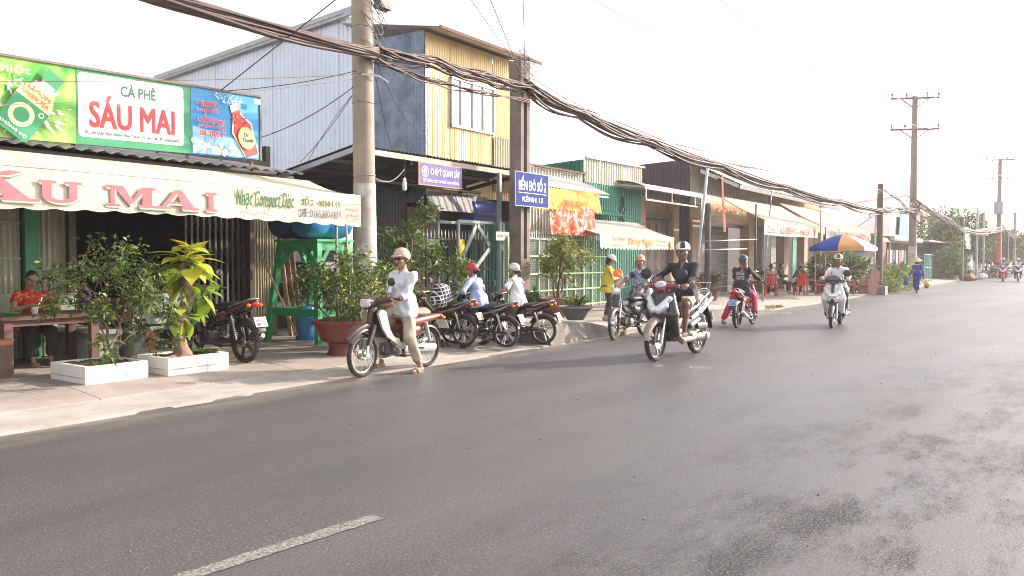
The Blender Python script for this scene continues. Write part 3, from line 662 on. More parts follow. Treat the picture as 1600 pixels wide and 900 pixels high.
    for sd in (1, -1):
        part(root, 'footrest', [BLK], lambda m: (m.tube([(.06, sd*.06, .22), (.06, sd*.24, .23)], .009, 6), m.tube([(.06, sd*.17, .235), (.06, sd*.26, .237)], .019, 8)))
        part(root, 'rear_footrest', [BLK], lambda m: (m.tube([(-.26, sd*.1, .33), (-.30, sd*.18, .30), (-.30, sd*.25, .31)], .011, 6),))
        def sh(m):
            a, b = (-.57, sd*.115, .32), (-.47, sd*.12, .64); m.tube([a, b], .011, 8); spring(m, (-.555, sd*.116, .37), (-.485, sd*.12, .60))
            if style == 'dream': m.tube([(-.53, sd*.117, .45), b], .030, 12)
        part(root, 'shock_absorber', [SPRG], sh)
    part(root, 'swing_arm', [BLK], lambda m: [m.beam((-.14, sd*.085, .32), (-.62, sd*.095, .28), .022, .04) for sd in (1, -1)])
    part(root, 'chain_case', [ALU if style == 'dream' else BLK], lambda m: m.loft([(-.06, .30, .045*q_, .012), (-.2, .30, .055*q_, .016), (-.5, .29, .06*q_, .016), (-.66, .28, .055*q_, .016), (-.70, .28, .03, .012)], 12, y=.115))
    part(root, 'rear_fender', [fend if style == 'dream' else BLK], lambda m: (arc_fender(m, -.60, .28, .325, 25, 172 if style == 'dream' else 155, .065, drop=.04), m.loft([(-.86, .62, .012, .07), (-.97, .44, .01, .075)] if style != 'dream' else [(-.90, .36, .01, .06), (-.95, .24, .008, .06)], 10)))
    part(root, 'seat', [seatm or VINYL], lambda m: (blob(m, [('e', (-.16, 0, .745), (.21, .115, .055)), ('e', (-.44, 0, .765), (.25, .115, .055)), ('c', (-.1, 0, .735), (-.58, 0, .78), .06, .055)] if style != 'old' else [('c', (-.1, 0, .73), (-.55, 0, .76), .07, .07), ('e', (-.3, 0, .75), (.32, .12, .06))], .0105, .05),), smooth=True)
    def bodyf(m):
        if old: m.loft([(-.02, .58, .05, .06), (-.15, .62, .09, .11), (-.38, .65, .085, .115), (-.60, .68, .06, .105), (-.78, .70, .04, .08), (-.86, .71, .025, .06)], 16); m.loft([(-.06, .56, .07, .115), (-.2, .52, .10, .125), (-.36, .54, .09, .12), (-.42, .56, .05, .10)], 14)
        else: blob(m, [('c', (.0, 0, .62), (-.30, 0, .66), .075, .10), ('c', (-.30, 0, .665), (-.66, 0, .76), .095, .06), ('c', (-.66, 0, .76), (-.84, 0, .84), .058, .03), ('c', (-.12, .06, .56), (-.40, .08, .60), .05, .04), ('c', (-.12, -.06, .56), (-.40, -.08, .60), .05, .04)], .0115, .04)
    part(root, 'side_cover', [body], bodyf, smooth=True)
    if stripe: part(root, 'stripe', [stripe], lambda m: [m.prism([(-.10, .63), (-.12, .60), (-.50, .70), (-.80, .825), (-.80, .84), (-.48, .725)], sd*.088, sd*.108) for sd in (1, -1)])
    tl = (-.83, 0, .80) if not old else (-.90, 0, .69)
    part(root, 'tail_light', [LENSR], lambda m: m.sphere(tl, (.055, .065, .04), 14, 8, R=Euler((0, .5, 0)).to_matrix()))
    for sd in (1, -1): part(root, 'indicator', [LENSO], lambda m: m.sphere((tl[0]+.02, sd*.095, tl[2]-.01), (.035, .03, .025), 10, 6))
    if style != 'dream': part(root, 'grab_rail', [CHROME if old else ALU], lambda m: m.tube([(-.42, .125, .76), (-.62, .12, .82), (-.80, .08, .87), (-.83, 0, .88), (-.80, -.08, .87), (-.62, -.12, .82), (-.42, -.125, .76)], .0105, 7))
    part(root, 'side_stand', [BLK], lambda m: m.tube([(-.05, .10, .22), (-.02, .20, .10), (.0, .26, .012)] if loadlean else [(-.05, .10, .22), (-.25, .13, .20)], .01, 6))
    plate(root, (-.94, 0, .57) if not old else (-.97, 0, .58), plates, platem or PLW, .45)
    return root
def scooter(label, loc, rz, group=None, c1=None, c2=None, c3=None, c4=None, cf=None, cn=None, big=False, steer_a=0, plates=('65-K1', '236.07'), platem=None, seatm=None, r=.27, frontm=None, screen=None, mcol=None, lean=0):
    """big-wheeled automatic scooter"""
    root = empty('scooter', loc, rz, label, 'scooter', group); root.rotation_euler = (lean, 0, rz)
    c1 = c1 or BLKG; c2 = c2 or c1; c3 = c3 or c2; fr = []
    fr.append(wheel(root, 'front_wheel', .64, r=r, w=.038, style='three', rimm=ALU, disc=True)); wheel(root, 'rear_wheel', -.62, r=r, w=.042, style='three', rimm=ALU)
    for sd in (1, -1): fr.append(part(root, 'fork_leg', [CHROME, ALU], lambda m: (m.tube([(.645, sd*.09, r), (.52, sd*.09, .60)], .017, 10), m.tube([(.66, sd*.09, r-.03), (.60, sd*.09, r+.15)], .026, 10, 1))))
    fr.append(part(root, 'front_fender', [cf or c1], lambda m: arc_fender(m, .64, r, r+.045, 5, 150, .072, drop=.055)))
    fr.append(part(root, 'handlebar_cowl', [screen or c1, BLK], lambda m: blob(m, [('c', (.42, 0, 1.02), (.50, 0, .99), .085, .065), ('c', (.42, .05, 1.03), (.38, .21, 1.03), .05, .034), ('c', (.42, -.05, 1.03), (.38, -.21, 1.03), .05, .034)], .0095, .03), smooth=True))
    fr.append(part(root, 'windscreen', [frontm or LENSW], lambda m: blob(m, [('e', (.50, 0, 1.055), (.075, .085, .045), Euler((0, .5, 0)).to_matrix())] if not big else [('e', (.47, 0, 1.06), (.10, .17, .11), Euler((0, .5, 0)).to_matrix())], .009, .01), smooth=True))
    for sd in (1, -1):
        fr.append(part(root, 'grip', [BLK, CHROME], lambda m: (m.tube([(.375, sd*.20, 1.03), (.33, sd*.35, 1.01)], .018, 10), m.sphere((.328, sd*.356, 1.01), .021, 8, 6), m.tube([(.41, sd*.2, 1.02), (.42, sd*.27, 1.01), (.39, sd*.35, 1.005)], .0065, 5, 1))))
    fr += mirrors(root, .39, 1.04, .17, .15, .07, size=.078, col=mcol); steer(fr, steer_a)
    def ap(m):
        blob(m, [('c', (.45, 0, .92), (.53, 0, .66), .08, .12), ('c', (.41, .11, .90), (.44, .17, .66), .07, .085), ('c', (.41, -.11, .90), (.44, -.17, .66), .07, .085), ('c', (.44, .17, .62), (.30, .15, .36), .08, .06), ('c', (.44, -.17, .62), (.30, -.15, .36), .08, .06), ('c', (.44, .08, .6), (.36, .08, .42), .06, .05), ('c', (.44, -.08, .6), (.36, -.08, .42), .06, .05)], .0115, .05)
    part(root, 'front_apron', [c4 or c2], ap, smooth=True)
    def hl(m):
        blob(m, [('c', (.618, .04, .715), (.618, -.04, .715), .038, .038)]+[p_ for sd in (1, -1) for p_ in [('c', (.605, sd*.03, .72), (.52, sd*.155, .86), .042, .045), ('c', (.61, sd*.04, .69), (.56, sd*.12, .76), .044, .045)]], .0085, .03)
    part(root, 'headlight', [LENSW], hl, smooth=True)
    part(root, 'nose_trim', [cn or c1], lambda m: blob(m, [('c', (.52, 0, .90), (.60, 0, .74), .045, .03), ('c', (.60, 0, .64), (.565, 0, .52), .05, .06), ('c', (.53, .07, .56), (.55, -.07, .56), .04, .04)], .0105, .03), smooth=True)
    part(root, 'radiator_shroud', [BLK], lambda m: blob(m, [('c', (.38, 0, .80), (.26, 0, .38), .12, .12), ('c', (.26, 0, .36), (-.05, 0, .33), .12, .11)], .014, .04), smooth=True)
    part(root, 'floor_tunnel', [c3], lambda m: blob(m, [('c', (.34, 0, .72), (.14, 0, .46), .075, .085), ('c', (.14, 0, .46), (-.10, 0, .52), .085, .09)], .012, .05), smooth=True)
    for sd in (1, -1):
        part(root, 'floorboard', [c3], lambda m: blob(m, [('c', (.30, sd*.15, .36), (.18, sd*.17, .27), .05, .045), ('c', (.18, sd*.17, .265), (-.16, sd*.17, .27), .045, .045), ('c', (-.16, sd*.16, .27), (-.34, sd*.13, .36), .045, .04)], .0115, .03), smooth=True)
        part(root, 'side_panel', [c1], lambda m: blob(m, [('c', (-.06, sd*.085, .50), (-.40, sd*.11, .62), .06, .06), ('c', (-.40, sd*.10, .64), (-.78, sd*.06, .80), .055, .035), ('c', (-.18, sd*.11, .44), (-.42, sd*.12, .52), .045, .04)], .0115, .04), smooth=True)
        part(root, 'side_flash', [c2], lambda m: m.prism([(-.12, .58), (-.16, .54), (-.5, .64), (-.84, .83), (-.80, .85), (-.46, .70)], sd*.150, sd*.166))
        part(root, 'indicator', [LENSO], lambda m: m.sphere((-.82, sd*.09, .79), (.04, .03, .025), 10, 6))
    part(root, 'seat_base', [BLK], lambda m: m.loft([(.0, .60, .08, .07), (-.2, .64, .09, .11), (-.5, .68, .09, .11), (-.8, .80, .05, .07)], 14))
    part(root, 'seat', [seatm or VINYL], lambda m: blob(m, [('c', (-.02, 0, .70), (-.30, 0, .735), .065, .09), ('c', (-.36, 0, .76), (-.70, 0, .83), .09, .06), ('e', (-.2, 0, .745), (.22, .13, .06))], .011, .05), smooth=True)
    part(root, 'grab_rail', [ALU], lambda m: m.tube([(-.45, .13, .79), (-.68, .12, .87), (-.86, .07, .90), (-.86, -.07, .90), (-.68, -.12, .87), (-.45, -.13, .79)], .013, 8))
    part(root, 'tail_light', [LENSR], lambda m: m.sphere((-.84, 0, .80), (.05, .07, .035), 14, 8, R=Euler((0, .4, 0)).to_matrix()))
    def cvt(m):
        blob(m, [('c', (-.10, .12, .30), (-.60, .12, .27), .085, .075), ('c', (-.2, .0, .32), (-.4, 0, .32), .10, .09)], .012, .02)
        for x, z in ((-.12, .30), (-.58, .27)): m.lathe([(.055, .19), (.06, .205), (.04, .212)], 16, (x, 0, z), 'y')
        m.lathe([(.075, -.10), (.085, -.16), (.06, -.18)], 18, (-.18, 0, .33), 'y')
    part(root, 'engine', [ENG], cvt)
    part(root, 'exhaust', [BLK, CHROME], lambda m: (m.tube([(-.1, -.08, .25), (-.2, -.15, .2), (-.35, -.17, .22)], .016, 8, 1), m.tube([(-.32, -.18, .23), (-.38, -.185, .25), (-.78, -.19, .36), (-.82, -.19, .37)], [.03, .058, .06, .04], 14), m.beam((-.42, -.245, .28), (-.72, -.25, .36), .008, .06, 1)))
    def sh(m): m.tube([(-.60, .16, .33), (-.50, .14, .62)], .011, 8); spring(m, (-.585, .158, .37), (-.51, .142, .58))
    part(root, 'shock_absorber', [SPRG], sh)
    part(root, 'air_box', [BLK], lambda m: m.loft([(-.34, .42, .05, .03), (-.45, .43, .06, .04), (-.62, .42, .05, .035)], 12, y=.14))
    part(root, 'rear_fender', [BLK], lambda m: (arc_fender(m, -.62, r, r+.05, 60, 165, .065, drop=.03), m.loft([(-.80, .72, .02, .08), (-.94, .50, .012, .08), (-1.0, .36, .01, .07)], 10)))
    for sd in (1, -1): part(root, 'rear_footrest', [BLK], lambda m: m.tube([(-.26, sd*.15, .34), (-.30, sd*.2, .35), (-.30, sd*.26, .35)], .012, 6))
    part(root, 'centre_stand', [BLK], lambda m: [m.tube([(-.22, sd*.10, .22), (-.42, sd*.13, .14)], .011, 6) for sd in (1, -1)])
    plate(root, (-.955, 0, .55), plates, platem or PLW, .4)
    return root
# ---------------- ground, road, pavement
def sm(t): t = np.clip(t, 0, 1); return t*t*(3-2*t)
def gz(x, y):
    """height of the pavement"""
    x = np.asarray(x, float); y = np.asarray(y, float)
    a = .012+.085*sm((y-7.9)/1.3)
    mound = .25*sm((x-11.75)/.12)*(1-sm((x-13.6)/1.5))*sm((y-7.78)/.1)
    plat = .09*sm((x-16.5)/1)*(1-sm((x-22.9)/1.4))*sm((y-7.5)/.12)
    far = -.04*sm((x-24)/4)
    return a+mound+plat+far*sm((y-7.6)/1)
def GZ(x, y): return float(gz(x, y))
def road_mat():
    m = bpy.data.materials.new('asphalt'); m.use_nodes = True; n = m.node_tree; N = n.nodes; L = n.links; b = N['Principled BSDF']
    tc = N.new('ShaderNodeTexCoord')
    def nz(sc, det=5, st=(1, 1, 1), ro=.6, kind='ShaderNodeTexNoise'):
        mp = N.new('ShaderNodeMapping'); mp.inputs['Scale'].default_value = st; L.new(tc.outputs['Object'], mp.inputs[0])
        t = N.new(kind); t.inputs['Scale'].default_value = sc
        if kind == 'ShaderNodeTexNoise': t.inputs['Detail'].default_value = det; t.inputs['Roughness'].default_value = ro
        L.new(mp.outputs[0], t.inputs[0]); return t.outputs[0]
    def mr(s, a, b_, c=0, d=1):
        r = N.new('ShaderNodeMapRange'); L.new(s, r.inputs[0]); r.inputs[1].default_value = a; r.inputs[2].default_value = b_; r.inputs[3].default_value = c; r.inputs[4].default_value = d; return r.outputs[0]
    def mul(a, b_, op='MULTIPLY'):
        x = N.new('ShaderNodeMath'); x.operation = op
        for i, v in enumerate((a, b_)):
            if isinstance(v, (int, float)): x.inputs[i].default_value = v
            else: L.new(v, x.inputs[i])
        return x.outputs[0]
    def mix(f, a, c):
        x = N.new('ShaderNodeMix'); x.data_type = 'RGBA'; L.new(f, x.inputs[0])
        for i, v in ((6, a), (7, c)):
            if isinstance(v, tuple): x.inputs[i].default_value = (*v, 1)
            else: L.new(v, x.inputs[i])
        return x.outputs[2]
    sep = N.new('ShaderNodeSeparateXYZ'); L.new(tc.outputs['Object'], sep.inputs[0])
    base = mix(mr(nz(.9, 6, (.12, 1, 1)), .35, .68), (.066, .065, .068), (.112, .108, .108))
    base = mix(mul(mr(nz(.35, 4), .45, .7), .7), base, (.100, .096, .093))
    # coarse worn strip near the right-hand shoulder
    rag = mul(mul(mr(sep.outputs[1], 3.0, 1.0), mr(nz(1.15, 8, (.42, 1, 1), .76), .47, .59)), mr(sep.outputs[0], 5, 16, 1, .25))
    grain = mr(nz(62, 4, (1, 1, 1), .75), .42, .60); stone = mr(nz(70, 2, kind='ShaderNodeTexVoronoi'), .05, .55)
    base = mix(mul(rag, .85), base, (.022, .022, .024))
    base = mix(mul(rag, mr(nz(58, 3, (1, 1, 1), .8), .54, .62)), base, (.22, .21, .205))
    base = mix(mul(mr(nz(75, 2), .60, .66), mul(mr(nz(1.2, 5), .30, .6), .95)), base, (.28, .265, .25))
    base = mix(mul(grain, .68), base, (.026, .026, .028))
    # pale dust thrown up along the pavement edge
    edge = mul(mr(sep.outputs[1], 6.9, 7.7), mr(nz(3, 6, (.4, 1, 1)), .36, .62))
    base = mix(mul(edge, .9), base, (.30, .26, .21))
    # scrape marks
    sc = mul(mr(nz(2.2, 3, (.05, 5, 1)), .70, .74), .22); base = mix(sc, base, (.26, .25, .24))
    L.new(base, b.inputs['Base Color']); L.new(mr(rag, 0, .9, .50, .12), b.inputs['Specular IOR Level'])
    L.new(mr(mul(nz(.5, 3, (.25, 1, 1)), mul(rag, .15), 'ADD'), .3, .8, .47, .62), b.inputs['Roughness'])
    b.inputs['Specular IOR Level'].default_value = .42
    bn = N.new('ShaderNodeBump'); bn.inputs['Distance'].default_value = .006; L.new(mr(rag, 0, 1, .30, .45), bn.inputs['Strength'])
    L.new(mul(mul(nz(90, 4), nz(14, 4), 'ADD'), mul(stone, rag), 'ADD'), bn.inputs['Height']); L.new(bn.outputs[0], b.inputs['Normal'])
    return m
def grid_obj(name, xs, ys, zf, mat, under=0, **kw):
    X, Y = np.meshgrid(xs, ys, indexing='ij'); Z = zf(X, Y); V = np.stack((X, Y, Z), -1).reshape(-1, 3); ny = len(ys)
    I = np.arange(len(xs)*ny).reshape(len(xs), ny); F = np.stack((I[:-1, :-1], I[1:, :-1], I[1:, 1:], I[:-1, 1:]), -1).reshape(-1, 4)
    mb = MB(); mb.add(V, F.tolist()); return mb.build(name, mat, fix=False, smooth=True, **kw)
EARTH = M('earth', (.17, .145, .11), .95, var=.3, sc=.6, bump=.3)
mb = MB(); mb.box(-400, 1500, -900, 900, -.6, -.05); mb.build('ground', EARTH, kind='structure')
mb = MB(); mb.box(-60, 700, -5.2, 7.75, -.04, 0); mb.build('road', road_mat(), kind='structure')
CONC = M('pavement_concrete', (.39, .355, .325), .85, var=.18, sc=1.7, bump=.35, bsc=45, dirt=.55, dirtc=(.25, .21, .17), spec=.35)
KERB = M('kerb_concrete', (.20, .185, .165), .9, var=.3, sc=3, bump=.5, bsc=35, dirt=.7, dirtc=(.07, .065, .06), spec=.3)
xs = np.concatenate((np.arange(-12, 30, .12), np.arange(30, 70, .5))); ys = np.concatenate(([7.36], np.arange(7.42, 10, .10), np.arange(10, 20.1, .5)))
def pav(X, Y):
    w = .025*np.sin(X*1.3)+.012*np.sin(X*3.1+1)+.012*np.sin(X*7.7)+.008*np.sin(X*23)
    z = gz(X, Y)+.006*np.sin(X*2.1+Y)*np.sin(Y*1.7); return np.where(Y < 7.52+w, -.012, z)
grid_obj('pavement', xs, ys, pav, CONC, kind='structure')
# pavement slabs whose joints show near the camera
pv = bpy.data.objects['pavement']
slabm = M('slab_concrete', (.34, .295, .265), .85, var=.2, sc=1.3, bump=.35, bsc=45, dirt=.6, dirtc=(.24, .20, .16), spec=.35)
for i, x0 in enumerate(np.arange(-1.0, 9.4, 1.3)):
    for j, (y0, y1) in enumerate(((8.35, 9.8), (9.8, 11.2), (11.2, 12.05))):
        mb = MB(); k = 5; xx = np.linspace(x0+.006, x0+1.294, k); yy = np.linspace(y0+.006, y1-.006, k); dz = .010+random.uniform(0, .004)
        X, Y = np.meshgrid(xx, yy, indexing='ij'); V = np.stack((X, Y, gz(X, Y)+dz+.006*np.sin(X*2.1+Y)*np.sin(Y*1.7)), -1).reshape(-1, 3)
        I = np.arange(k*k).reshape(k, k); F = np.stack((I[:-1, :-1], I[1:, :-1], I[1:, 1:], I[:-1, 1:]), -1).reshape(-1, 4).tolist()
        mb.add(V, F); B = list(I[0, :])+list(I[1:, -1])+list(I[-1, ::-1][1:])+list(I[::-1, 0][1:-1]); W2 = V[B].copy(); W2[:, 2] -= .03
        n0 = len(B); mb.add(np.concatenate((V[B], W2)), [(q, n0+q, n0+(q+1) % n0, (q+1) % n0) for q in range(n0)])
        mb.build('slab', slabm, pv, fix=False)
# rough concrete edge of the raised bits
mb = MB(); pts = [(11.62, .30), (11.9, .37), (12.6, .36), (13.2, .30), (13.8, .20), (14.5, .13)]
V = []
for x, h in pts: V += [(x, 7.55-.01*(x-11.6), -.02), (x, 7.66, h-.03), (x, 7.72, h), (x, 8.05, h+.005), (x, 8.05, -.02)]
F = [(i*5+j, (i+1)*5+j, (i+1)*5+j+1, i*5+j+1) for i in range(5) for j in range(4)]+[(0, 1, 2, 3, 4), (29, 28, 27, 26, 25)]
mb.add(V, F); mb.build('kerb', KERB, kind='structure', smooth='auto')
mb = MB(); mb.box(11.55, 11.75, 7.9, 9.9, -.02, .30); mb.build('kerb', KERB, kind='structure')
kb = empty('kerb'); kb['kind'] = 'structure'
for i in range(5):
    x0 = 17.2+i*1.1; mb = MB(); h = [.24, .24, .23, .2, .12][i]; h2 = [.24, .24, .2, .14, .03][i]; y0 = 7.36-(.30*(max(0, i-2)/2)**2 if i > 2 else 0); y1 = 7.36-(.30*(max(0, i-1)/2)**2 if i > 1 else 0)
    mb.add([(x0+.006, y0, -.02), (x0+1.094, y1, -.02), (x0+1.094, y1+.04, h2), (x0+.006, y0+.04, h), (x0+.006, 7.75, -.02), (x0+1.094, 7.75, -.02), (x0+1.094, 7.75, h2), (x0+.006, 7.75, h)], [(0, 1, 2, 3), (3, 2, 6, 7), (0, 3, 7, 4), (1, 5, 6, 2), (4, 7, 6, 5)])
    mb.build('kerb_stone', KERB, kb)
# worn paint dashes on the middle of the carriageway
def dash(name, x0, y0, x1, y1, w):
    a = np.array((x0, y0)); b = np.array((x1, y1)); d = (b-a)/np.linalg.norm(b-a); nn_ = np.array((-d[1], d[0])); n = 40
    rng = np.random.default_rng(3); V = []
    for i in range(n+1):
        p = a+(b-a)*i/n; e1, e2 = rng.uniform(-.006, .006, 2); V += [(*(p+nn_*(w/2+e1)), .004), (*(p-nn_*(w/2+e2)), .004)]
    mb = MB(); mb.add(V, [(2*i, 2*i+1, 2*i+3, 2*i+2) for i in range(n)]); return mb.build(name, PAINT, kind='structure')
PAINT = bpy.data.materials.new('worn_road_paint'); PAINT.use_nodes = True; _n = PAINT.node_tree; _b = _n.nodes['Principled BSDF']
_t = _n.nodes.new('ShaderNodeTexNoise'); _t.inputs['Scale'].default_value = 55; _t.inputs['Detail'].default_value = 8; _t.inputs['Roughness'].default_value = .75
_tc = _n.nodes.new('ShaderNodeTexCoord'); _n.links.new(_tc.outputs['Object'], _t.inputs[0])
_r = _n.nodes.new('ShaderNodeMapRange'); _r.inputs[1].default_value = .43; _r.inputs[2].default_value = .56; _n.links.new(_t.outputs[0], _r.inputs[0])
_x = _n.nodes.new('ShaderNodeMix'); _x.data_type = 'RGBA'; _x.inputs[6].default_value = (.085, .08, .075, 1); _x.inputs[7].default_value = (.27, .26, .24, 1); _n.links.new(_r.outputs[0], _x.inputs[0]); _n.links.new(_x.outputs[2], _b.inputs['Base Color']); _b.inputs['Roughness'].default_value = .7
dash('road_marking', 1.6, 3.47, 3.27, 3.33, .11)
# small stones and litter scattered on the asphalt
rng = np.random.default_rng(5); mb = MB()
for i in range(150):
    x = rng.uniform(1.5, 16); y = rng.uniform(.3, 7.2) if i % 3 else rng.uniform(6.7, 7.6); r = rng.uniform(.004, .011)
    mb.sphere((x, y, r*.4), (r*1.3, r, r*.7), 5, 3)
mb.build('gravel', M('grit', (.17, .16, .145), .9, var=.4, sc=40), kind='stuff')
# ---------------- sheds and shops
TIN_W = M('tin_pale_blue', (.70, .78, .87), .55, .1, var=.06, sc=.8, streak=.14, dirt=.22, dirtc=(.35, .33, .30)); TIN_B = M('tin_slate_blue', (.21, .27, .36), .6, .2, var=.35, sc=2.2, streak=.4, dirt=.7, dirtc=(.30, .34, .40))
TIN_Y = M('tin_yellow', (.78, .59, .28), .55, .1, var=.08, sc=1, streak=.22, dirt=.25, dirtc=(.4, .28, .12)); TIN_G = M('tin_teal_green', (.07, .27, .19), .55, .15, var=.15, sc=1, streak=.3, dirt=.3, dirtc=(.07, .12, .10))
TIN_C = M('tin_cream', (.56, .53, .42), .55, .15, var=.08, sc=1, streak=.25, dirt=.25, dirtc=(.30, .26, .19)); TIN_R = M('tin_roof_grey', (.32, .32, .32), .5, .5, var=.2, sc=2, streak=.2, dirt=.55, dirtc=(.16, .13, .11))
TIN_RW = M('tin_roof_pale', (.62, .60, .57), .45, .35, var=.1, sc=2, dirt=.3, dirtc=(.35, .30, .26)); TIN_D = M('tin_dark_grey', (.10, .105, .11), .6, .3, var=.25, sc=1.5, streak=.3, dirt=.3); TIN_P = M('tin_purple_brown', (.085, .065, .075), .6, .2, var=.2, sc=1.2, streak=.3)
FASC = M('fascia_grey', (.40, .41, .42), .55, .3, dirt=.3); STEEL = M('steel_frame', (.30, .31, .32), .5, .6, dirt=.35); STEELD = M('steel_dark', (.06, .06, .06), .6, .4, dirt=.3); RUST = M('rusty_edge', (.14, .07, .045), .85, dirt=.4)
GRNP = M('paint_green', (.02, .20, .085), .5, var=.15, dirt=.25, dirtc=(.03, .08, .05)); GRNL = M('paint_pale_green', (.33, .50, .30), .5, var=.12, dirt=.3, dirtc=(.28, .24, .15)); OLV = M('shutter_olive', (.30, .31, .22), .6, var=.12, sc=2, streak=.25, dirt=.3)
BRND = M('door_frame_brown', (.055, .03, .022), .5, dirt=.3); WALLC = M('plaster_cream', (.40, .29, .18), .85, var=.08, sc=1.5, bump=.15, dirt=.35, dirtc=(.30, .22, .15), streak=.15); WALLB = M('plaster_brown', (.24, .18, .135), .9, var=.15, sc=1.5, bump=.2, dirt=.5)
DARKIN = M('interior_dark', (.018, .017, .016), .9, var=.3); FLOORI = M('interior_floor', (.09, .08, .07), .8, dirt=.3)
X_, Y_, Z_ = (1, 0, 0), (0, 1, 0), (0, 0, 1); NX = (-1, 0, 0)
# --- cafe with the green shutters
b0 = empty('cafe_building', (0, 0, 0), 0, 'open fronted cafe with olive shutters and folding gate under the longest awning', 'shop')
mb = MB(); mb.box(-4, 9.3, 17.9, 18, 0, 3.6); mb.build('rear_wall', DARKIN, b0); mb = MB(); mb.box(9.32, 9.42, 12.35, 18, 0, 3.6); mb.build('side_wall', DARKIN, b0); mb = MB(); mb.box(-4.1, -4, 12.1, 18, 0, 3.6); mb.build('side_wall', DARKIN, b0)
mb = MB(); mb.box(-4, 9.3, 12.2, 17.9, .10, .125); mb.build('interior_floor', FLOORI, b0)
for i in range(9):
    x0 = -3.8+i*.99
    if x0 > 4.9: break
    mb = MB(); corr(mb, (x0, 12.1, .12), X_, Z_, min(.97, 5.0-x0), 2.9, .075, .010, box=True); o = mb.build('shutter_panel', OLV, b0, fix=False)
    
    for z in (.5, 1.0, 1.5, 2.0, 2.5): mb = MB(); mb.box(x0, min(x0+.95, 5.0), 12.07, 12.085, z, z+.03); mb.build('crossbar', OLV, o)
mb = MB(); mb.box(5.04, 5.22, 12.03, 12.15, .1, 3.0); mb.build('post', GRNP, b0)
mb = MB(); corr(mb, (5.23, 12.1, .12), X_, Z_, .38, 2.9, .075, .010, box=True); mb.build('shutter_panel', OLV, b0, fix=False)
for xa in (5.62, 8.70): mb = MB(); mb.box(xa, xa+.10, 12.0, 12.16, .1, 3.0); mb.box(xa+.03, xa+.05, 11.985, 12.0, 1.15, 1.32); mb.build('door_post', BRND, b0)
mb = MB(); mb.box(5.6, 9.3, 12.04, 12.14, 2.85, 3.1); mb.build('lintel', BRND, b0)
for i in range(2): mb = MB(); corr(mb, (8.81+i*.27, 12.1, .12), X_, Z_, .27, 2.75, .06, .010, box=True); mb.build('shutter_panel', TIN_C if False else M('shutter_straw', (.33, .29, .18), .6, var=.12, streak=.3, dirt=.3), b0, fix=False)
gt = empty('folding_gate'); gt.parent = b0
for i in range(11):
    x = 7.55+i*.112; mb = MB(); mb.box(x, x+.018, 12.16, 12.185, .13, 2.8); mb.box(x+.03, x+.045, 12.17, 12.19, .13, 2.8); mb.build('bar', M('gate_steel_dim', (.12, .12, .115), .6, .3, dirt=.4), gt)
mb = MB()
for i in range(10):
    for z in np.arange(.3, 2.6, .42):
        x = 7.56+i*.112; mb.beam((x, 12.2, z), (x+.112, 12.2, z+.21), .012, .006); mb.beam((x+.112, 12.2, z), (x, 12.2, z+.21), .012, .006)
mb.build('lattice', M('gate_steel_dim', (.12, .12, .115), .6, .3, dirt=.4), gt)
sheets('roof_sheet', b0, TIN_R, (-4, 10.35, 2.90), X_, (0, .985, .17), 12.55, 4.2, pw=.95, pitch=.19, amp=.022)
sheets('roof_sheet', b0, TIN_R, (-4, 14.3, 3.60), X_, (0, 1, .0), 13.3, 4, pw=2.2, pitch=.19, amp=.02)
for i in range(14): mb = MB(); mb.box(-3.8+i*.94, -3.74+i*.94, 10.5, 12.1, 2.74, 2.82); mb.build('rafter', STEELD, b0)
mb = MB(); mb.box(-4, 8.5, 10.55, 10.61, 2.78, 2.86); mb.build('purlin', STEELD, b0); mb = MB(); mb.box(-4, 8.5, 11.3, 11.36, 2.86, 2.92); mb.build('purlin', STEELD, b0)
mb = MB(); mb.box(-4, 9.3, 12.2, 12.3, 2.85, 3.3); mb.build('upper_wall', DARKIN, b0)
# --- its billboard
GB = M('print_green', (.02, .26, .10), .5, var=.05); GL = M('print_lime', (.32, .62, .12), .5, var=.25, sc=3); GM = M('print_mid_green', (.06, .42, .14), .5, var=.3, sc=2.5); WP = M('print_white', (.80, .80, .77), .5, var=.02); RP = M('print_red', (.72, .05, .05), .5, var=.03)
BP = M('print_blue', (.03, .30, .62), .5, var=.12, sc=1.5); BL = M('print_sky', (.35, .62, .80), .5, var=.12, sc=2); YP = M('print_yellow', (.80, .62, .15), .5, var=.05); YB = M('print_pale_yellow', (.78, .74, .38), .5, var=.05); ORP = M('print_orange', (.78, .24, .04), .5, var=.05); INKG = M('print_dark_green', (.01, .10, .06), .5, var=0); TEA = M('print_tea', (.45, .04, .02), .5, var=.3, sc=8); ICE = M('print_ice', (.25, .60, .75), .4, var=.4, sc=9)
PM = [GB, GL, GM, WP, RP, BP, BL, YP, YB, ORP, INKG, TEA, ICE]
bb = empty('billboard', (0, 0, 0), 0, 'long cafe billboard on the roof with white name panel between two drink adverts', 'billboard')
def board(x0, x1, mat):
    mb = MB(); mb.box(x0, x1, 10.60, 10.63, 0, 0); mb = MB(); z = lambda x: 2.97+.028*(x-4.2); h = .97
    mb.add([(x0, 10.6, z(x0)), (x1, 10.6, z(x1)), (x1, 10.6, z(x1)+h), (x0, 10.6, z(x0)+h), (x0, 10.66, z(x0)), (x1, 10.66, z(x1)), (x1, 10.66, z(x1)+h), (x0, 10.66, z(x0)+h)], [(0, 1, 2, 3), (5, 4, 7, 6), (0, 4, 5, 1), (3, 2, 6, 7), (0, 3, 7, 4), (1, 5, 6, 2)])
    return mb.build('board', mat, bb)
BV = (0, 0, 1); BU = Vector((1, 0, .028)).normalized()
bd = board(2.2, 5.08, printed('print_lime_ground', (.03, .32, .11), (.16, .50, .10), (.46, .70, .18), 1.7, .40, .56)); s = Sheet((2.2, 10.6, 2.915), BU, BV); R_ = np.random.default_rng(4)
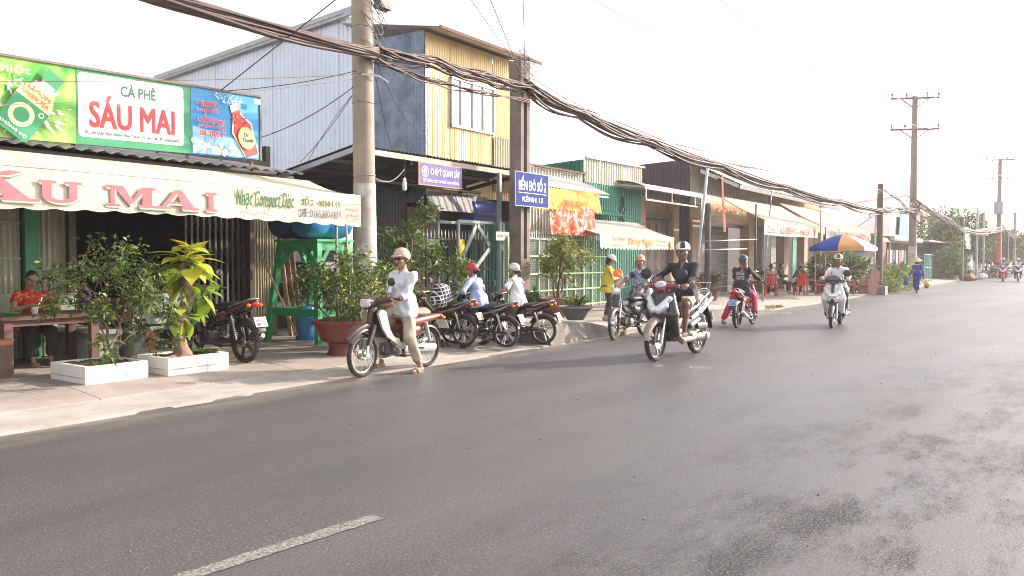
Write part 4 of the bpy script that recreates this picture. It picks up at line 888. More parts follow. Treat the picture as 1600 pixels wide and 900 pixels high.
for i in range(14): s.ell(R_.uniform(.6, 2.6), R_.uniform(.3, .65), R_.uniform(.06, .16), R_.uniform(.03, .08), 1, R_.uniform(0, 3)) if i % 3 == 0 else 0
for i in range(110):
    a = R_.uniform(0, 2*PI); q = R_.uniform(.16, .58); r = R_.uniform(.004, .02); u, v = 2.18+q*math.cos(a)*1.1, .38+q*.62*math.sin(a)
    if 0.02 < v < .93 and u < 2.86: s.ell(u, v, r*R_.uniform(1, 4), r, 3, a, 7)
c, d = math.cos(-.62), math.sin(-.62)
def bt(pts, cx=2.32, cy=.40, k=1.0, c=c, d=d): return [(cx+k*(x*c-y*d), cy+k*(x*d+y*c)) for x, y in pts]
s.poly(bt([(-.22, -.42), (.20, -.42), (.22, .10), (.15, .26), (.085, .33), (-.085, .33), (-.15, .26), (-.24, .10)]), 8).poly(bt([(-.225, -.42), (.205, -.42), (.22, .04), (-.235, .04)]), 0)
s.poly(bt([(-.085, .33), (.085, .33), (.08, .37), (-.08, .37)]), 3).poly(bt([(-.105, .36), (.105, .36), (.115, .52), (-.115, .52)]), 0)
p = bt([(-.03, -.16)])[0]; s.ell(*p, .15, .15, 8, hole=.62); p = bt([(.15, -.02)])[0]; s.ell(*p, .035, .035, 8, hole=.6)
U2 = Vector((c, 0, d)); V2 = Vector((-d, 0, c))
s.k += .001; o_ = Vector(s.o)+Vector(s.U)*bt([(-.17, .17)])[0][0]+Vector((0, 0, 1))*bt([(-.17, .17)])[0][1]; letters(s.mb, 'LEMON', o_, U2, V2, .30, .055, .03, 9, lift=s.k); s.k += .003
o_ = Vector(s.o)+Vector(s.U)*bt([(-.2, .085)])[0][0]+Vector((0, 0, 1))*bt([(-.2, .085)])[0][1]; letters(s.mb, 'GREEN TEA', o_, U2, V2, .36, .055, .03, 9, lift=s.k); s.k += .003
o_ = Vector(s.o)+Vector(s.U)*bt([(-.2, -.38)])[0][0]+Vector((0, 0, 1))*bt([(-.2, -.38)])[0][1]; letters(s.mb, 'KHÔNG ĐỘ', o_, U2, V2, .36, .055, .03, 3, lift=s.k); s.k += .003
s.text('giải nhiệt', 1.52, .755, .79, .125, 8, .03).text('cuộc sống', 1.52, .60, .93, .125, 8, .03)
s.build('print', PM, bd)
bd = board(5.085, 6.70, GB); s = Sheet((5.085, 10.6, 2.995), BU, BV)
s.rect(.02, 1.50, .10, .93, 3, .05).text('CÀ PHÊ', .58, .69, .50, .17, 10, .14).text('SÁU MAI', .16, .24, 1.20, .42, 4, .16)
s.text('ĐC: 34/6 QL80, VĨNH TRINH, VĨNH THẠNH, TP CẦN THƠ - ĐT: 01663 604639', .10, .13, 1.32, .075, 10, .02); s.build('print', PM, bd)
bd = board(6.705, 7.88, BP); s = Sheet((6.705, 10.6, 3.04), BU, BV)
s.poly([(.02, .02), (1.15, .02), (1.15, .22), (.6, .30), (.02, .42)], 6).poly([(.02, .02), (.95, .02), (.5, .12), (.02, .24)], 3)
for i in range(26): s.poly([(u+q*math.cos(t), v+q*math.sin(t)) for u, v, q in [(R_.uniform(.04, .75), R_.uniform(.05, .22), R_.uniform(.02, .07))] for t in np.sort(R_.uniform(0, 6.28, 6))], 12 if i % 3 else 3)
c2, d2 = math.cos(.42), math.sin(.42); bq = lambda pts: bt(pts, .88, .38, 1.0, c2, d2)
s.poly([min(max(0, 0), 0) or (min(1.15, max(.02, x)), min(.93, max(.015, y))) for x, y in bq([(-.16, -.42), (.20, -.42), (.20, .10), (.12, .22), (.075, .30), (.075, .42), (-.075, .42), (-.075, .30), (-.12, .22), (-.2, .08)])], 3)
s.poly([(min(1.14, max(.02, x)), min(.93, max(.015, y))) for x, y in bq([(-.14, -.40), (.17, -.40), (.17, .09), (.10, .20), (.06, .28), (.06, .36), (-.06, .36), (-.06, .28), (-.10, .20), (-.17, .07)])], 4)
s.poly(bq([(-.08, .31), (.08, .31), (.08, .35), (-.08, .35)]), 11).poly(bq([(-.075, .36), (.075, .36), (.065, .47), (-.06, .46)]), 3)
for i in range(16): p = bq([(R_.uniform(-.12, .12), R_.uniform(.1, .28))])[0]; s.ell(*p, .028, .014, 11 if i % 2 else 9, R_.uniform(0, 3), 6)
for i in range(30): p = (.62+R_.uniform(-.26, .2), .86+R_.uniform(-.07, .06)); s.ell(*p, R_.uniform(.01, .04), .008, 3, R_.uniform(0, 3), 6)
p = bq([(0, -.08)])[0]; s.ell(*p, .145, .175, 7, .42); p = bq([(0, -.08)])[0]; s.ell(*p, .12, .148, 8, .42)
s.text('Dr.', p[0]-.05, p[1]+.02, .10, .06, 10, .03).text('Thanh', p[0]-.09, p[1]-.06, .2, .06, 10, .03)
for tx, u, v, w, h in (('Sợ', .07, .71, .08, .075), ('NÓNG', .17, .70, .23, .10), ('trong người', .06, .61, .34, .07), ('UỐNG', .08, .47, .25, .11), ('ngay', .36, .46, .14, .06), ('trà thanh nhiệt', .07, .38, .44, .07), ('DR. THANH', .08, .27, .42, .08)):
    s.text(tx, u-.006, v-.004, w+.012, h+.008, 3, .22).text(tx, u, v, w, h, 4, .07)
s.rect(1.02, 1.13, .84, .92, 3); s.build('print', PM, bd)
mb = MB(); z0 = 2.97; mb.beam((2.2, 10.59, 2.915+.985), (7.9, 10.59, 3.075+.985), .03, .03); mb.beam((7.9, 10.60, 3.06), (7.9, 10.60, 4.06), .03, .03, up=X_)
for x in (3.4, 5.08, 6.7, 7.8): mb.beam((x, 10.7, 2.9), (x, 10.7, 3.95), .04, .04, up=X_); mb.beam((x, 10.7, 3.8), (x, 11.6, 3.05), .03, .03)
mb.build('frame', M('frame_rust_grey', (.22, .17, .14), .7, dirt=.4), bb)
# --- striped awning with the big lettering
AWC = M('awning_canvas', (.66, .60, .45), .85, var=.07, sc=3, dirt=.35, dirtc=(.42, .34, .22), streak=.08, trans=.12); AWL = M('awning_red', (.66, .13, .15), .8, var=.1, sc=6, dirt=.2, dirtc=(.6, .4, .35)); AWG = M('awning_grey_green', (.20, .30, .26), .8, var=.1); AWI = M('awning_ink_green', (.05, .14, .06), .8, var=.1); AWS = M('awning_slate', (.14, .15, .18), .8, var=.1); AWR = M('awning_stripe_green', (.34, .42, .28), .85, var=.15)
def awning(label, x0, x1, yf, zt, zb, yb, zbk, mats, ext=0, scal=.05, period=.16, group=None, rearx=None, posts=()):
    a = empty('awning', (0, 0, 0), 0, label, 'awning', group); n = int((x1-x0)/period*6); S = np.linspace(x0, x1, n+1)
    rx0, rx1 = rearx or (x0, x1); T = np.linspace(0, 1, 13); V = []
    for x in S:
        q = (x-x0)/(x1-x0); xr = rx0+(rx1-rx0)*q
        for t in T: V.append((x+(xr-x)*t, yf+(yb-yf)*t, zt+(zbk-zt)*t-.05*math.sin(PI*t)+.008*math.sin(x*5)*math.sin(PI*t)))
    k = 13; F = [(i*k+j, (i+1)*k+j, (i+1)*k+j+1, i*k+j+1) for i in range(n) for j in range(k-1)]
    mb = MB(); mb.add(V, F)
    if len(mats) > 1:
        for i, f in enumerate(mb.f):
            x = S[i//(k-1)]; mb.m[i] = 1 if (x*1.7) % 1 < .12 else 0
    can = mb.build('canopy', mats, a, smooth=True, fix=False)
    mb = MB(); V = []
    for x in S:
        sc = abs(math.sin((x-x0)*PI/period))*scal
        for j, t in enumerate((0, .33, .66, 1)): V.append((x, yf-.012*math.sin(x*4.3)*t-.006*math.sin(x*11)*t, zt-(zt-zb-scal+sc)*t-.02*math.sin((x-x0)*.9)*(t > .9)))
    mb.add(V, [(i*4+j, i*4+j+1, (i+1)*4+j+1, (i+1)*4+j) for i in range(n) for j in range(3)]); va = mb.build('valance', mats[0], a, smooth=True, fix=False)
    mb = MB(); mb.tube([(x0, yf+.015, zt-.01), (x1, yf+.015, zt-.01)], .018, 8)
    for x in (x0+.05, (x0+x1)/2, x1-.05): q = (x-x0)/(x1-x0); mb.tube([(x, yf+.02, zt-.05), (x*.5+(rx0+(rx1-rx0)*q)*.5, (yf+yb)/2, (zt+zbk)/2-.10), (rx0+(rx1-rx0)*q, yb, zbk-.07)], .014, 6)
    mb.build('frame', STEEL, a)
    for (px, py) in posts: mb = MB(); mb.tube([(px, py, GZ(px, py)), (px, py, zt)], .02, 8); mb.build('post', STEEL, a)
    return a, va
a, va = awning('wide cream canvas awning lettered in red slab capitals over the planters', 0.2, 8.70, 9.2, 2.50, 2.03, 10.42, 2.80, [AWC, AWR], period=.33, scal=.028, posts=((8.25, 9.25), ))
# red slab-serif capitals
SLC = [0]
def slab(ch, mb, x, z, w, h, y, mat):
    t = h*.13; st = w*.24
    def q(*p): SLC[0] += 1; mb.add([(x+a_*w, y-.00012*(SLC[0] % 9), z+b_*h) for a_, b_ in p], [tuple(range(len(p)))], mat)
    def r(a0, a1, b0, b1): q((a0, b0), (a1, b0), (a1, b1), (a0, b1))
    tt = .13
    if ch == 'I': r(.18, .82, 0, tt); r(.18, .82, 1-tt, 1); r(.36, .64, tt, 1-tt)
    if ch == 'U':
        r(-.02, .42, 1-tt, 1); r(.60, 1.04, 1-tt, 1); r(.08, .30, .30, 1-tt); r(.72, .92, .30, 1-tt)
        n = 12; O = [(.5-.42*math.cos(PI*i/n), .30-.30*math.sin(PI*i/n)) for i in range(n+1)]; I = [(.51-.21*math.cos(PI*i/n), .30-.14*math.sin(PI*i/n)) for i in range(n+1)]
        for i in range(n): q(O[i], O[i+1], I[i+1], I[i])
    if ch == 'A':
        r(-.04, .34, 0, tt); r(.60, 1.06, 0, tt); q((.10, tt), (.22, tt), (.50, 1-tt*1.2), (.44, 1)); q((.64, tt), (.94, tt), (.60, 1), (.44, 1)); r(.27, .72, .28, .38)
    if ch == 'M':
        r(-.03, .28, 0, tt); r(.66, 1.03, 0, tt); r(-.03, .26, 1-tt, 1); r(.74, 1.03, 1-tt, 1); r(.08, .17, tt, 1-tt); r(.74, .95, tt, 1-tt); q((.12, 1), (.34, 1), (.56, .22), (.46, .10)); q((.46, .10), (.56, .22), (.80, 1-tt), (.72, 1))
    if ch == '/': q((.48, 1.06), (.70, 1.06), (.86, 1.26), (.70, 1.30))
    if ch == 'S': letters(mb, 'S', (x, y, z), X_, Z_, w, h, .1, mat, lift=0)
lm = MB()
for off, mt, yy in (((.035, -.035), 1, 9.186), ((.018, -.018), 2, 9.183), ((0, 0), 0, 9.180)):
    for ch, x, w in (('S', 2.55, .42), ('A', 3.08, .95), ('/', 3.08, .95), ('U', 4.20, .92), ('M', 5.62-.10, 1.02), ('A', 6.52, .62*1.25), ('I', 7.26, .46)):
        pass
XS = (('S', 2.55, .75), ('A', 3.36, .84), ('/', 3.36, .84), ('U', 4.24, .44), ('M', 4.97, .58), ('A', 5.59, .53), ('I', 6.19, .26))
for off, mt, yy in (((.022, -.022), 1, 9.1745), ((.011, -.011), 2, 9.1735), ((0, 0), 0, 9.1725)):
    for ch, x, w in XS: slab(ch, lm, x-.25+off[0], 2.12+off[1], w, .245, yy, mt)
lm.build('lettering', [AWL, AWG, AWC], va, fix=False)
lm = MB()
letters(lm, 'Nhạc Compact Disc', (6.44, 9.19, 2.17), X_, Z_, .96, .27, .05, 0, .25, lift=.012)
letters(lm, 'SỐ 2 - KINH 15', (7.54, 9.19, 2.29), X_, Z_, .72, .135, .07, 0, lift=.012); letters(lm, 'DĐ: 0166.360 4639', (7.50, 9.19, 2.12), X_, Z_, .78, .12, .07, 1, lift=.012)
letters(lm, 'PHẠT KÈO', (8.38, 9.19, 2.24), X_, Z_, .27, .05, .03, 2, lift=.012); letters(lm, 'NƯỚC ĐÁ', (8.38, 9.19, 2.16), X_, Z_, .27, .045, .03, 2, lift=.012)
for z in (2.35, 2.12): lm.box(8.36, 8.67, 9.175, 9.178, z, z+.008, 2)
lm.tube([(6.5+i*.04, 9.177, 2.13+.015*math.sin(i*.9)) for i in range(14)], .004, 4, 2)
lm.build('lettering', [AWI, AWS, AWL], va, fix=False)
# --- two-storey shed: blue side, yellow front, carport roof below
b1 = empty('tin_shed_house', (0, 0, 0), 0, 'two storey corrugated metal house with pale blue side and yellow street front', 'house')
top = lambda s_: 7.36-.055*s_ if s_ > 0 else 7.36
sheets('side_sheet', b1, TIN_W, (13.42, 22.6, 2.4), (0, -1, 0), Z_, 8.9, 5, pw=1.27, pitch=.16, amp=.012, box=True, top=lambda q: 4.42+.062*q)
sheets('side_sheet', b1, TIN_B, (13.41, 13.70, 2.8), (0, -1, 0), Z_, 1.58, 3.8, pw=.8, pitch=.10, amp=.014, top=lambda q: 3.86-.02*q)
sheets('front_sheet', b1, TIN_Y, (13.43, 12.1, 3.0), X_, Z_, .84, 3.6, pw=.84, pitch=.085, amp=.006, box=True)
sheets('front_sheet', b1, TIN_Y, (14.29, 12.1, 3.0), X_, Z_, 1.62, 1.64, pw=.81, pitch=.085, amp=.006, box=True)
sheets('front_sheet', b1, TIN_Y, (14.29, 12.1, 5.72), X_, Z_, 1.62, .88, pw=.81, pitch=.085, amp=.006, box=True)
sheets('front_sheet', b1, TIN_Y, (15.93, 12.1, 3.0), X_, Z_, .70, 3.6, pw=.70, pitch=.085, amp=.006, box=True)
mb = MB(); corr(mb, (15.9, 12.06, 3.2), X_, Z_, .72, 1.38, .105, .012, True); mb.build('patch_sheet', M('tin_sand', (.52, .42, .26), .6, streak=.2), b1, fix=False)
wn = empty('window'); wn.parent = b1; WFR = M('window_aluminium', (.60, .60, .58), .4, .5); GLZ = M('window_glass_pale', (.72, .74, .73), .12, 0, var=.06, sc=2, spec=.8, coat=.5)
mb = MB(); [mb.box(x, x+.035, 12.04, 12.12, 4.62, 5.74) for x in (14.28, 14.62, 15.06, 15.48, 15.90)]; mb.box(14.28, 15.94, 12.035, 12.12, 4.60, 4.65); mb.box(14.28, 15.94, 12.035, 12.12, 5.71, 5.76); mb.build('frame', WFR, wn)
for x0, x1 in ((14.31, 14.62), (14.65, 15.06), (15.09, 15.48), (15.51, 15.90)): mb = MB(); mb.box(x0, x1, 12.085, 12.10, 4.65, 5.71); mb.build('pane', GLZ, wn)
mb = MB(); mb.box(14.31, 15.90, 12.2, 12.22, 4.6, 5.75); mb.build('curtain', M('curtain_white', (.7, .7, .68), .9), wn)
sheets('roof_sheet', b1, TIN_RW, (13.25, 11.55, 6.58), X_, (0, .98, .19), 3.9, 3.2, pw=1, pitch=.15, amp=.02)
sheets('roof_sheet', b1, TIN_RW, (13.25, 14.6, 7.40), X_, (0, 1, -.06), 5.5, 8.3, pw=1.4, pitch=.15, amp=.02)
mb = MB(); mb.beam((13.30, 22.9, 6.93), (13.30, 13.8, 7.46), .06, .20); mb.build('verge_board', FASC, b1); mb = MB(); mb.beam((13.24, 11.5, 6.56), (17.2, 11.5, 6.54), .04, .07); mb.build('eave_edge', RUST, b1)
mb = MB(); mb.box(16.7, 16.76, 12.1, 22, 2.5, 6.6); mb.build('far_wall', TIN_D, b1); mb = MB(); mb.box(13.5, 16.65, 12.6, 12.62, 3.0, 6.5); mb.build('inner_lining', DARKIN, b1)
cp = empty('carport_roof'); cp.parent = b1
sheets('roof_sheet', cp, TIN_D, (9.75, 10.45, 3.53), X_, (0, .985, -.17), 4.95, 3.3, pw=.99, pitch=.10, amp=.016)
mb = MB(); mb.beam((9.75, 10.50, 3.44), (14.72, 10.50, 3.43), .05, .10); mb.build('front_beam', M('beam_pale', (.48, .42, .34), .7, dirt=.5), cp)
mb = MB(); mb.beam((9.78, 10.52, 3.43), (9.78, 13.6, 2.9), .05, .09); mb.build('side_beam', FASC, cp)
for y in (11.2, 11.9, 12.6): mb = MB(); mb.beam((9.8, y, 3.44-(y-10.5)*.172), (14.6, y, 3.44-(y-10.5)*.172), .04, .06); mb.build('purlin', STEELD, cp)
for x in (11.3, 12.9, 14.6): mb = MB(); mb.beam((x, 10.55, 3.36), (x, 13.6, 2.85), .05, .08); mb.build('rafter', STEELD, cp)
mb = MB(); mb.box(13.95, 14.03, 10.42, 10.50, .1, 3.40); mb.build('post', M('post_blue_grey', (.26, .32, .34), .5, dirt=.3), cp)
# ground floor behind the carport
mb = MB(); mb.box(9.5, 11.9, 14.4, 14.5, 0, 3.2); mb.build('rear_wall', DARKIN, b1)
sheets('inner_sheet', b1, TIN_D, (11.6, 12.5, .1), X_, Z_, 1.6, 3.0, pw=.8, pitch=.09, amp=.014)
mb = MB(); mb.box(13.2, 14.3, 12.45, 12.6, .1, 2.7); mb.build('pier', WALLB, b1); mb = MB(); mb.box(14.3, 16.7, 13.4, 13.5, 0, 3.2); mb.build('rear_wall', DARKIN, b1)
mb = MB(); corr(mb, (12.24, 10.9, 2.52), X_, (0, .25, .62), 2.1, .64, .20, .006, True); mb.build('lean_to_sheet', M('tin_worn_grey', (.13, .135, .145), .6, .2, streak=.3), b1, fix=False)
mb = MB(); mb.tube([(10.5, 10.7, 2.96), (14.0, 11.0, 2.98)], .03, 6); mb.build('pipe', STEELD, b1)
# lamp holder hanging under the carport edge
t = empty('hanging_lamp', (11.0, 10.45, 3.3), 0, 'white bulb hanging from wires under the carport eave', 'lamp'); mb = MB(); mb.tube([(0, 0, .1), (.02, 0, 0), (-.01, 0, -.15), (0, 0, -.28)], .008, 5); mb.build('cord', STRAP, t)
mb = MB(); mb.lathe([(.02, -.26), (.03, -.28), (.03, -.33), (.045, -.36), (.045, -.47), (.02, -.50)], 14); mb.build('bulb', WP, t, smooth=True)
# --- small cream-topped house behind the pale green fence
b2 = empty('cream_tin_house', (0, 0, 0), 0, 'small house with cream corrugated upper wall and curved pale canopy behind the green fence', 'house')
sheets('front_sheet', b2, TIN_C, (16.8, 12.1, 2.2), X_, Z_, 3.5, 1.8, pw=1.15, pitch=.15, amp=.016, box=True)
mb = MB(); mb.beam((16.75, 12.0, 4.02), (20.3, 12.0, 4.02), .06, .05); mb.build('eave_edge', RUST, b2)
mb = MB()
for i in range(3): pass
V = []; S = np.linspace(14.9, 18.15, 140)
for x in S:
    a_ = .016*math.sin(x*2*PI/.14)
    for t_ in np.linspace(0, 1, 6): V.append((x, 11.95-1.95*t_, 3.78-.38*t_-.24*t_**3+a_))
mb.add(V, [(i*6+j, i*6+j+1, (i+1)*6+j+1, (i+1)*6+j) for i in range(139) for j in range(5)]); mb.build('canopy', TIN_RW, b2, fix=False, smooth=True)
mb = MB(); [mb.beam((x, 10.05, 3.10), (x, 11.95, 3.62), .04, .04) for x in (14.9, 16.5, 18.1)]; mb.beam((14.9, 10.05, 3.10), (18.1, 10.05, 3.10), .04, .04); mb.build('canopy_frame', STEEL, b2)
mb = MB(); mb.box(16.8, 17.3, 12.15, 12.3, .1, 2.2); mb.box(17.3, 20.3, 12.9, 13, .1, 2.3); mb.build('lower_wall', M('plaster_dim', (.22, .19, .16), .9, dirt=.4), b2); mb = MB(); mb.box(17.35, 18.3, 12.13, 12.19, .1, 2.1); mb.build('door', M('door_dark_green', (.02, .06, .035), .6), b2)
# --- green tin building
b3 = empty('green_tin_building', (0, 0, 0), 0, 'tall teal green corrugated shed with a cream upper front panel', 'shed')
sheets('side_sheet', b3, TIN_G, (20.33, 19, .1), (0, -1, 0), Z_, 6.9, 4.4, pw=1.1, pitch=.15, amp=.015, box=True, top=lambda q: 4.05+.045*q)
sheets('lower_sheet', b3, TIN_G, (20.35, 12.1, .1), X_, Z_, 3.7, 3.74, pw=1.0, pitch=.15, amp=.015, box=True)
sheets('upper_sheet', b3, TIN_C, (20.35, 12.08, 3.80), X_, Z_, 3.7, .75, pw=1.0, pitch=.15, amp=.015, box=True)
mb = MB(); mb.beam((20.3, 12.0, 4.52), (24.1, 12.0, 4.56), .05, .05); mb.build('roof_edge', STEEL, b3)
mb = MB(); corr(mb, (18.5, 11.3, 2.80), X_, (0, .93, .25), 3.6, .9, .15, .02); mb.build('lean_to_roof', TIN_G, b3, fix=False)
mb = MB(); mb.tube([(22.6+.12*math.sin(i), 12.04, 3.5-i*.1) for i in range(9)], .03, 5); mb.tube([(22.5, 12.03, 3.4), (22.8, 12.03, 3.1), (22.5, 12.03, 2.7)], .02, 5); mb.build('cable_tangle', STRAP, b3)
# --- low cream shop with flat canopy
b4 = empty('flat_canopy_shop', (0, 0, 0), 0, 'cream plastered shop with brown doors under a thin flat pale canopy', 'shop')
mb = MB(); mb.box(24.1, 27.9, 12.5, 12.6, .1, 3.7); mb.build('front_wall', WALLC, b4)
for x in (24.15, 26.9): mb = MB(); mb.box(x, x+.45, 12.2, 12.5, .1, 3.6); mb.build('pillar', WALLC, b4)
mb = MB(); mb.box(24.6, 26.9, 12.3, 12.5, 2.95, 3.15); mb.build('lintel', BRND, b4)
for i in range(4): mb = MB(); x = 24.65+i*.56; mb.box(x, x+.53, 12.40, 12.46, .1, 2.9); mb.box(x+.08, x+.45, 12.385, 12.40, .3, 1.3); mb.box(x+.08, x+.45, 12.385, 12.40, 1.5, 2.75); mb.build('door_panel', M('door_brown', (.10, .06, .045), .5, dirt=.3), b4)
V = []; S = np.linspace(22.3, 29.5, 100)
for x in S:
    for t_ in np.linspace(0, 1, 8): V.append((x, 12.3-1.2*t_, 4.02-.12*t_-.14*t_**4+.010*math.sin(x*2*PI/.16)))
mb = MB(); mb.add(V, [(i*8+j, i*8+j+1, (i+1)*8+j+1, (i+1)*8+j) for i in range(99) for j in range(7)]); mb.build('canopy', TIN_RW, b4, fix=False, smooth=True)
mb = MB(); mb.beam((22.3, 11.1, 3.72), (31.5, 11.1, 3.70), .05, .07); mb.beam((22.4, 11.1, 3.36), (28.2, 11.1, 3.34), .04, .05); [mb.beam((x, 11.1, 3.36), (x, 11.1, 3.7), .04, .04, up=X_) for x in (22.4, 24.3, 26.2, 28.1)]; [mb.beam((x, 11.1, 3.74), (x, 12.3, 3.9), .04, .05) for x in (22.4, 24.3, 26.2, 28.0, 31)]; mb.build('canopy_frame', M('frame_cream', (.5, .47, .42), .6, dirt=.3), b4)
s = Sheet((24.2, 12.19, 2.6), X_, Z_); s.rect(0, .38, -.9, .55, 0).text('COM', .05, .30, .28, .14, 1, .05).text('QUÁN', .05, .05, .28, .14, 1, .05).text('GIẢI KHÁT', .05, -.2, .28, .12, 1, .05); s.build('wall_sign', [WALLC, RP], b4)
# --- dark shed and long open shop row
b5 = empty('dark_shed_shop', (0, 0, 0), 0, 'dark purple brown shed with cream front and long pale roof over the market shop', 'shop')
sheets('side_sheet', b5, TIN_P, (28.05, 20, .1), (0, -1, 0), Z_, 7.9, 5.2, pw=1.1, pitch=.15, amp=.015, box=True, top=lambda q: 4.85+.04*q)
sheets('front_sheet', b5, TIN_C, (28.07, 12.1, 3.6), X_, Z_, 9.0, 1.7, pw=1.0, pitch=.18, amp=.016, box=True)
mb = MB(); mb.beam((28.05, 12.0, 5.32), (37, 12.0, 5.6), .05, .05); mb.build('roof_edge', RUST, b5)
mb = MB(); corr(mb, (27.3, 10.75, 4.36), X_, (0, .76, .65), 17.5, 1.75, .18, .016, bot=lambda q: .0 if q > 2.6 else .8-.3*q); mb.build('canopy', TIN_RW, b5, fix=False)
mb = MB(); mb.beam((29.6, 10.78, 4.27), (44.8, 10.78, 4.20), .06, .16); mb.beam((27.3, 11.4, 4.7), (29.6, 10.8, 4.28), .06, .14); mb.build('canopy_edge', STEELD, b5)
for x in np.arange(28.4, 44.5, 2.2): mb = MB(); mb.beam((x, 10.85, 4.28), (x, 12.1, 5.3), .06, .09); mb.build('rafter', STEELD, b5)
mb = MB(); mb.box(28.1, 46.3, 12.3, 12.4, 3.0, 4.9); mb.build('upper_wall', WALLC, b5); mb = MB(); mb.box(28, 46.3, 18, 18.1, 0, 4.9); mb.build('rear_wall', M('interior_grey', (.13, .12, .11), .9), b5)
for x, w in ((28.1, .9), (34.2, .7), (35.9, .5), (39.2, .7), (42.6, .6), (45.7, .5)): mb = MB(); mb.box(x, x+w, 12.0, 12.4, .05, 3.0); mb.box(x-.03, x+w+.03, 11.97, 12.0, .05, .35); mb.build('pillar', WALLC if x != 35.9 else M('pillar_grey', (.20, .18, .17), .8), b5)
for x0, x1, m_ in ((29.1, 34.1, 'a'), (36.5, 39.1, 'b'), (40, 42.5, 'c')):
    for i, z in enumerate(np.arange(.1, 3.0, .24)): mb = MB(); mb.box(x0, x1, 12.9, 12.93, z, z+.23); mb.build('shutter_slat', M('roller_grey', (.20, .19, .18), .6, .3, dirt=.3), b5)
mb = MB(); mb.box(29, 36, 12.25, 12.32, 2.85, 3.02); mb.build('lintel', BRND, b5)
mb = MB(); mb.box(43.3, 45.6, 12.8, 12.85, .1, 2.8); mb.build('green_door', TIN_G, b5)
# --- pale two-storey house at the far end, banner and low sheds in front of it
PINK = M('plaster_pink_cream', (.56, .47, .41), .85, var=.06, sc=1, streak=.12); b6 = empty('pink_house', (0, 0, 0), 0, 'pale pink two storey house with red roof edge beyond the second red lettered awning', 'house')
def pts(*p): return list(p)
mb = MB(); mb.add([(49, 13, 0), (84, 13, 0), (84, 13, 6.7), (77, 13, 7.1), (49, 13, 4.6)], [(0, 1, 2, 3, 4)]); mb.box(49, 84, 13.02, 22, 0, 4.6); mb.build('walls', PINK, b6)
mb = MB(); mb.beam((49, 12.95, 4.65), (77, 12.95, 7.16), .1, .1); mb.beam((77, 12.95, 7.16), (84.2, 12.95, 6.75), .1, .1); mb.build('roof_edge', M('roof_red', (.30, .07, .05), .7), b6)
w_ = empty('window'); w_.parent = b6; mb = MB(); [mb.box(x, x+.1, 12.93, 12.99, 3.6, 4.8) for x in (62.5, 64.9, 67.3)]; mb.box(62.4, 67.5, 12.92, 12.98, 4.78, 4.9); mb.box(62.4, 67.5, 12.92, 12.98, 3.55, 3.65); mb.build('frame', WFR, w_)
for x in (62.6, 65.0): mb = MB(); mb.box(x, x+2.28, 12.95, 12.97, 3.65, 4.78); mb.build('pane', M('glass_blue_grey', (.12, .20, .28), .15, coat=.5), w_)
b7 = empty('low_green_canopy_shed', (0, 0, 0), 0, 'low stall shed with rolled pale green canopy and washing hung below', 'shed')
mb = MB(); mb.box(47, 66, 12.5, 12.6, 0, 3.0); mb.build('back_wall', M('shed_grey_brown', (.20, .16, .13), .9, dirt=.4), b7); mb = MB(); mb.box(46.8, 60, 9.3, 12.5, 2.85, 2.95); mb.build('roof', TIN_G if False else M('shed_roof_green', (.33, .38, .30), .7), b7)
mb = MB(); corr(mb, (47, 9.2, 2.5), X_, (0, .5, .6), 11, .9, .2, .02); mb.build('front_flap', M('shed_flap', (.38, .42, .33), .7, dirt=.3), b7); mb = MB(); mb.tube([(50, 9.15, 2.75), (59.5, 9.15, 2.75)], .16, 10); mb.build('rolled_canvas', M('canvas_roll', (.5, .52, .42), .8), b7)
mb = MB(); mb.prism([(50, 2.9), (60, 2.9), (60, 4.6), (57, 4.7), (50, 3.3)], 11.2, 11.3); mb.build('tin_hoarding', TIN_P, b7); mb = MB(); mb.box(60, 64, 11.2, 11.3, 2.9, 4.6); mb.build('tin_panel', M('tin_sage', (.30, .34, .26), .7), b7)
for i, c_ in enumerate(((.5, .1, .1), (.5, .5, .48), (.05, .06, .15), (.45, .4, .35), (.35, .08, .12), (.6, .6, .6), (.1, .1, .1))):
    mb = MB(); mb.box(51+i*.9, 51.6+i*.9, 9.6, 9.64, 1.2+.1*(i % 3), 2.1); mb.build('washing', M('washing%d' % i, c_, .9), b7)
for x in (50, 56.5): mb = MB(); mb.tube([(x, 9.3, 0), (x, 9.3, 2.6)], .05, 6); mb.build('post', STEEL, b7)
mb = MB(); V = [(62.4, 11.0, 3.2), (66.8, 11.0, 3.2), (66.8, 11.0, 4.1), (65.2, 11.0, 4.4), (64.6, 11.0, 5.2), (63.8, 11.0, 5.5), (62.9, 11.0, 5.1)]; mb.prism([(v[0], v[2]) for v in V], 10.98, 11.04); tag(mb.build('banner', M('banner_cyan', (.03, .42, .62), .6, var=.2, sc=1)), 'torn bright blue banner on the shed roof left of the tall pole', 'banner')
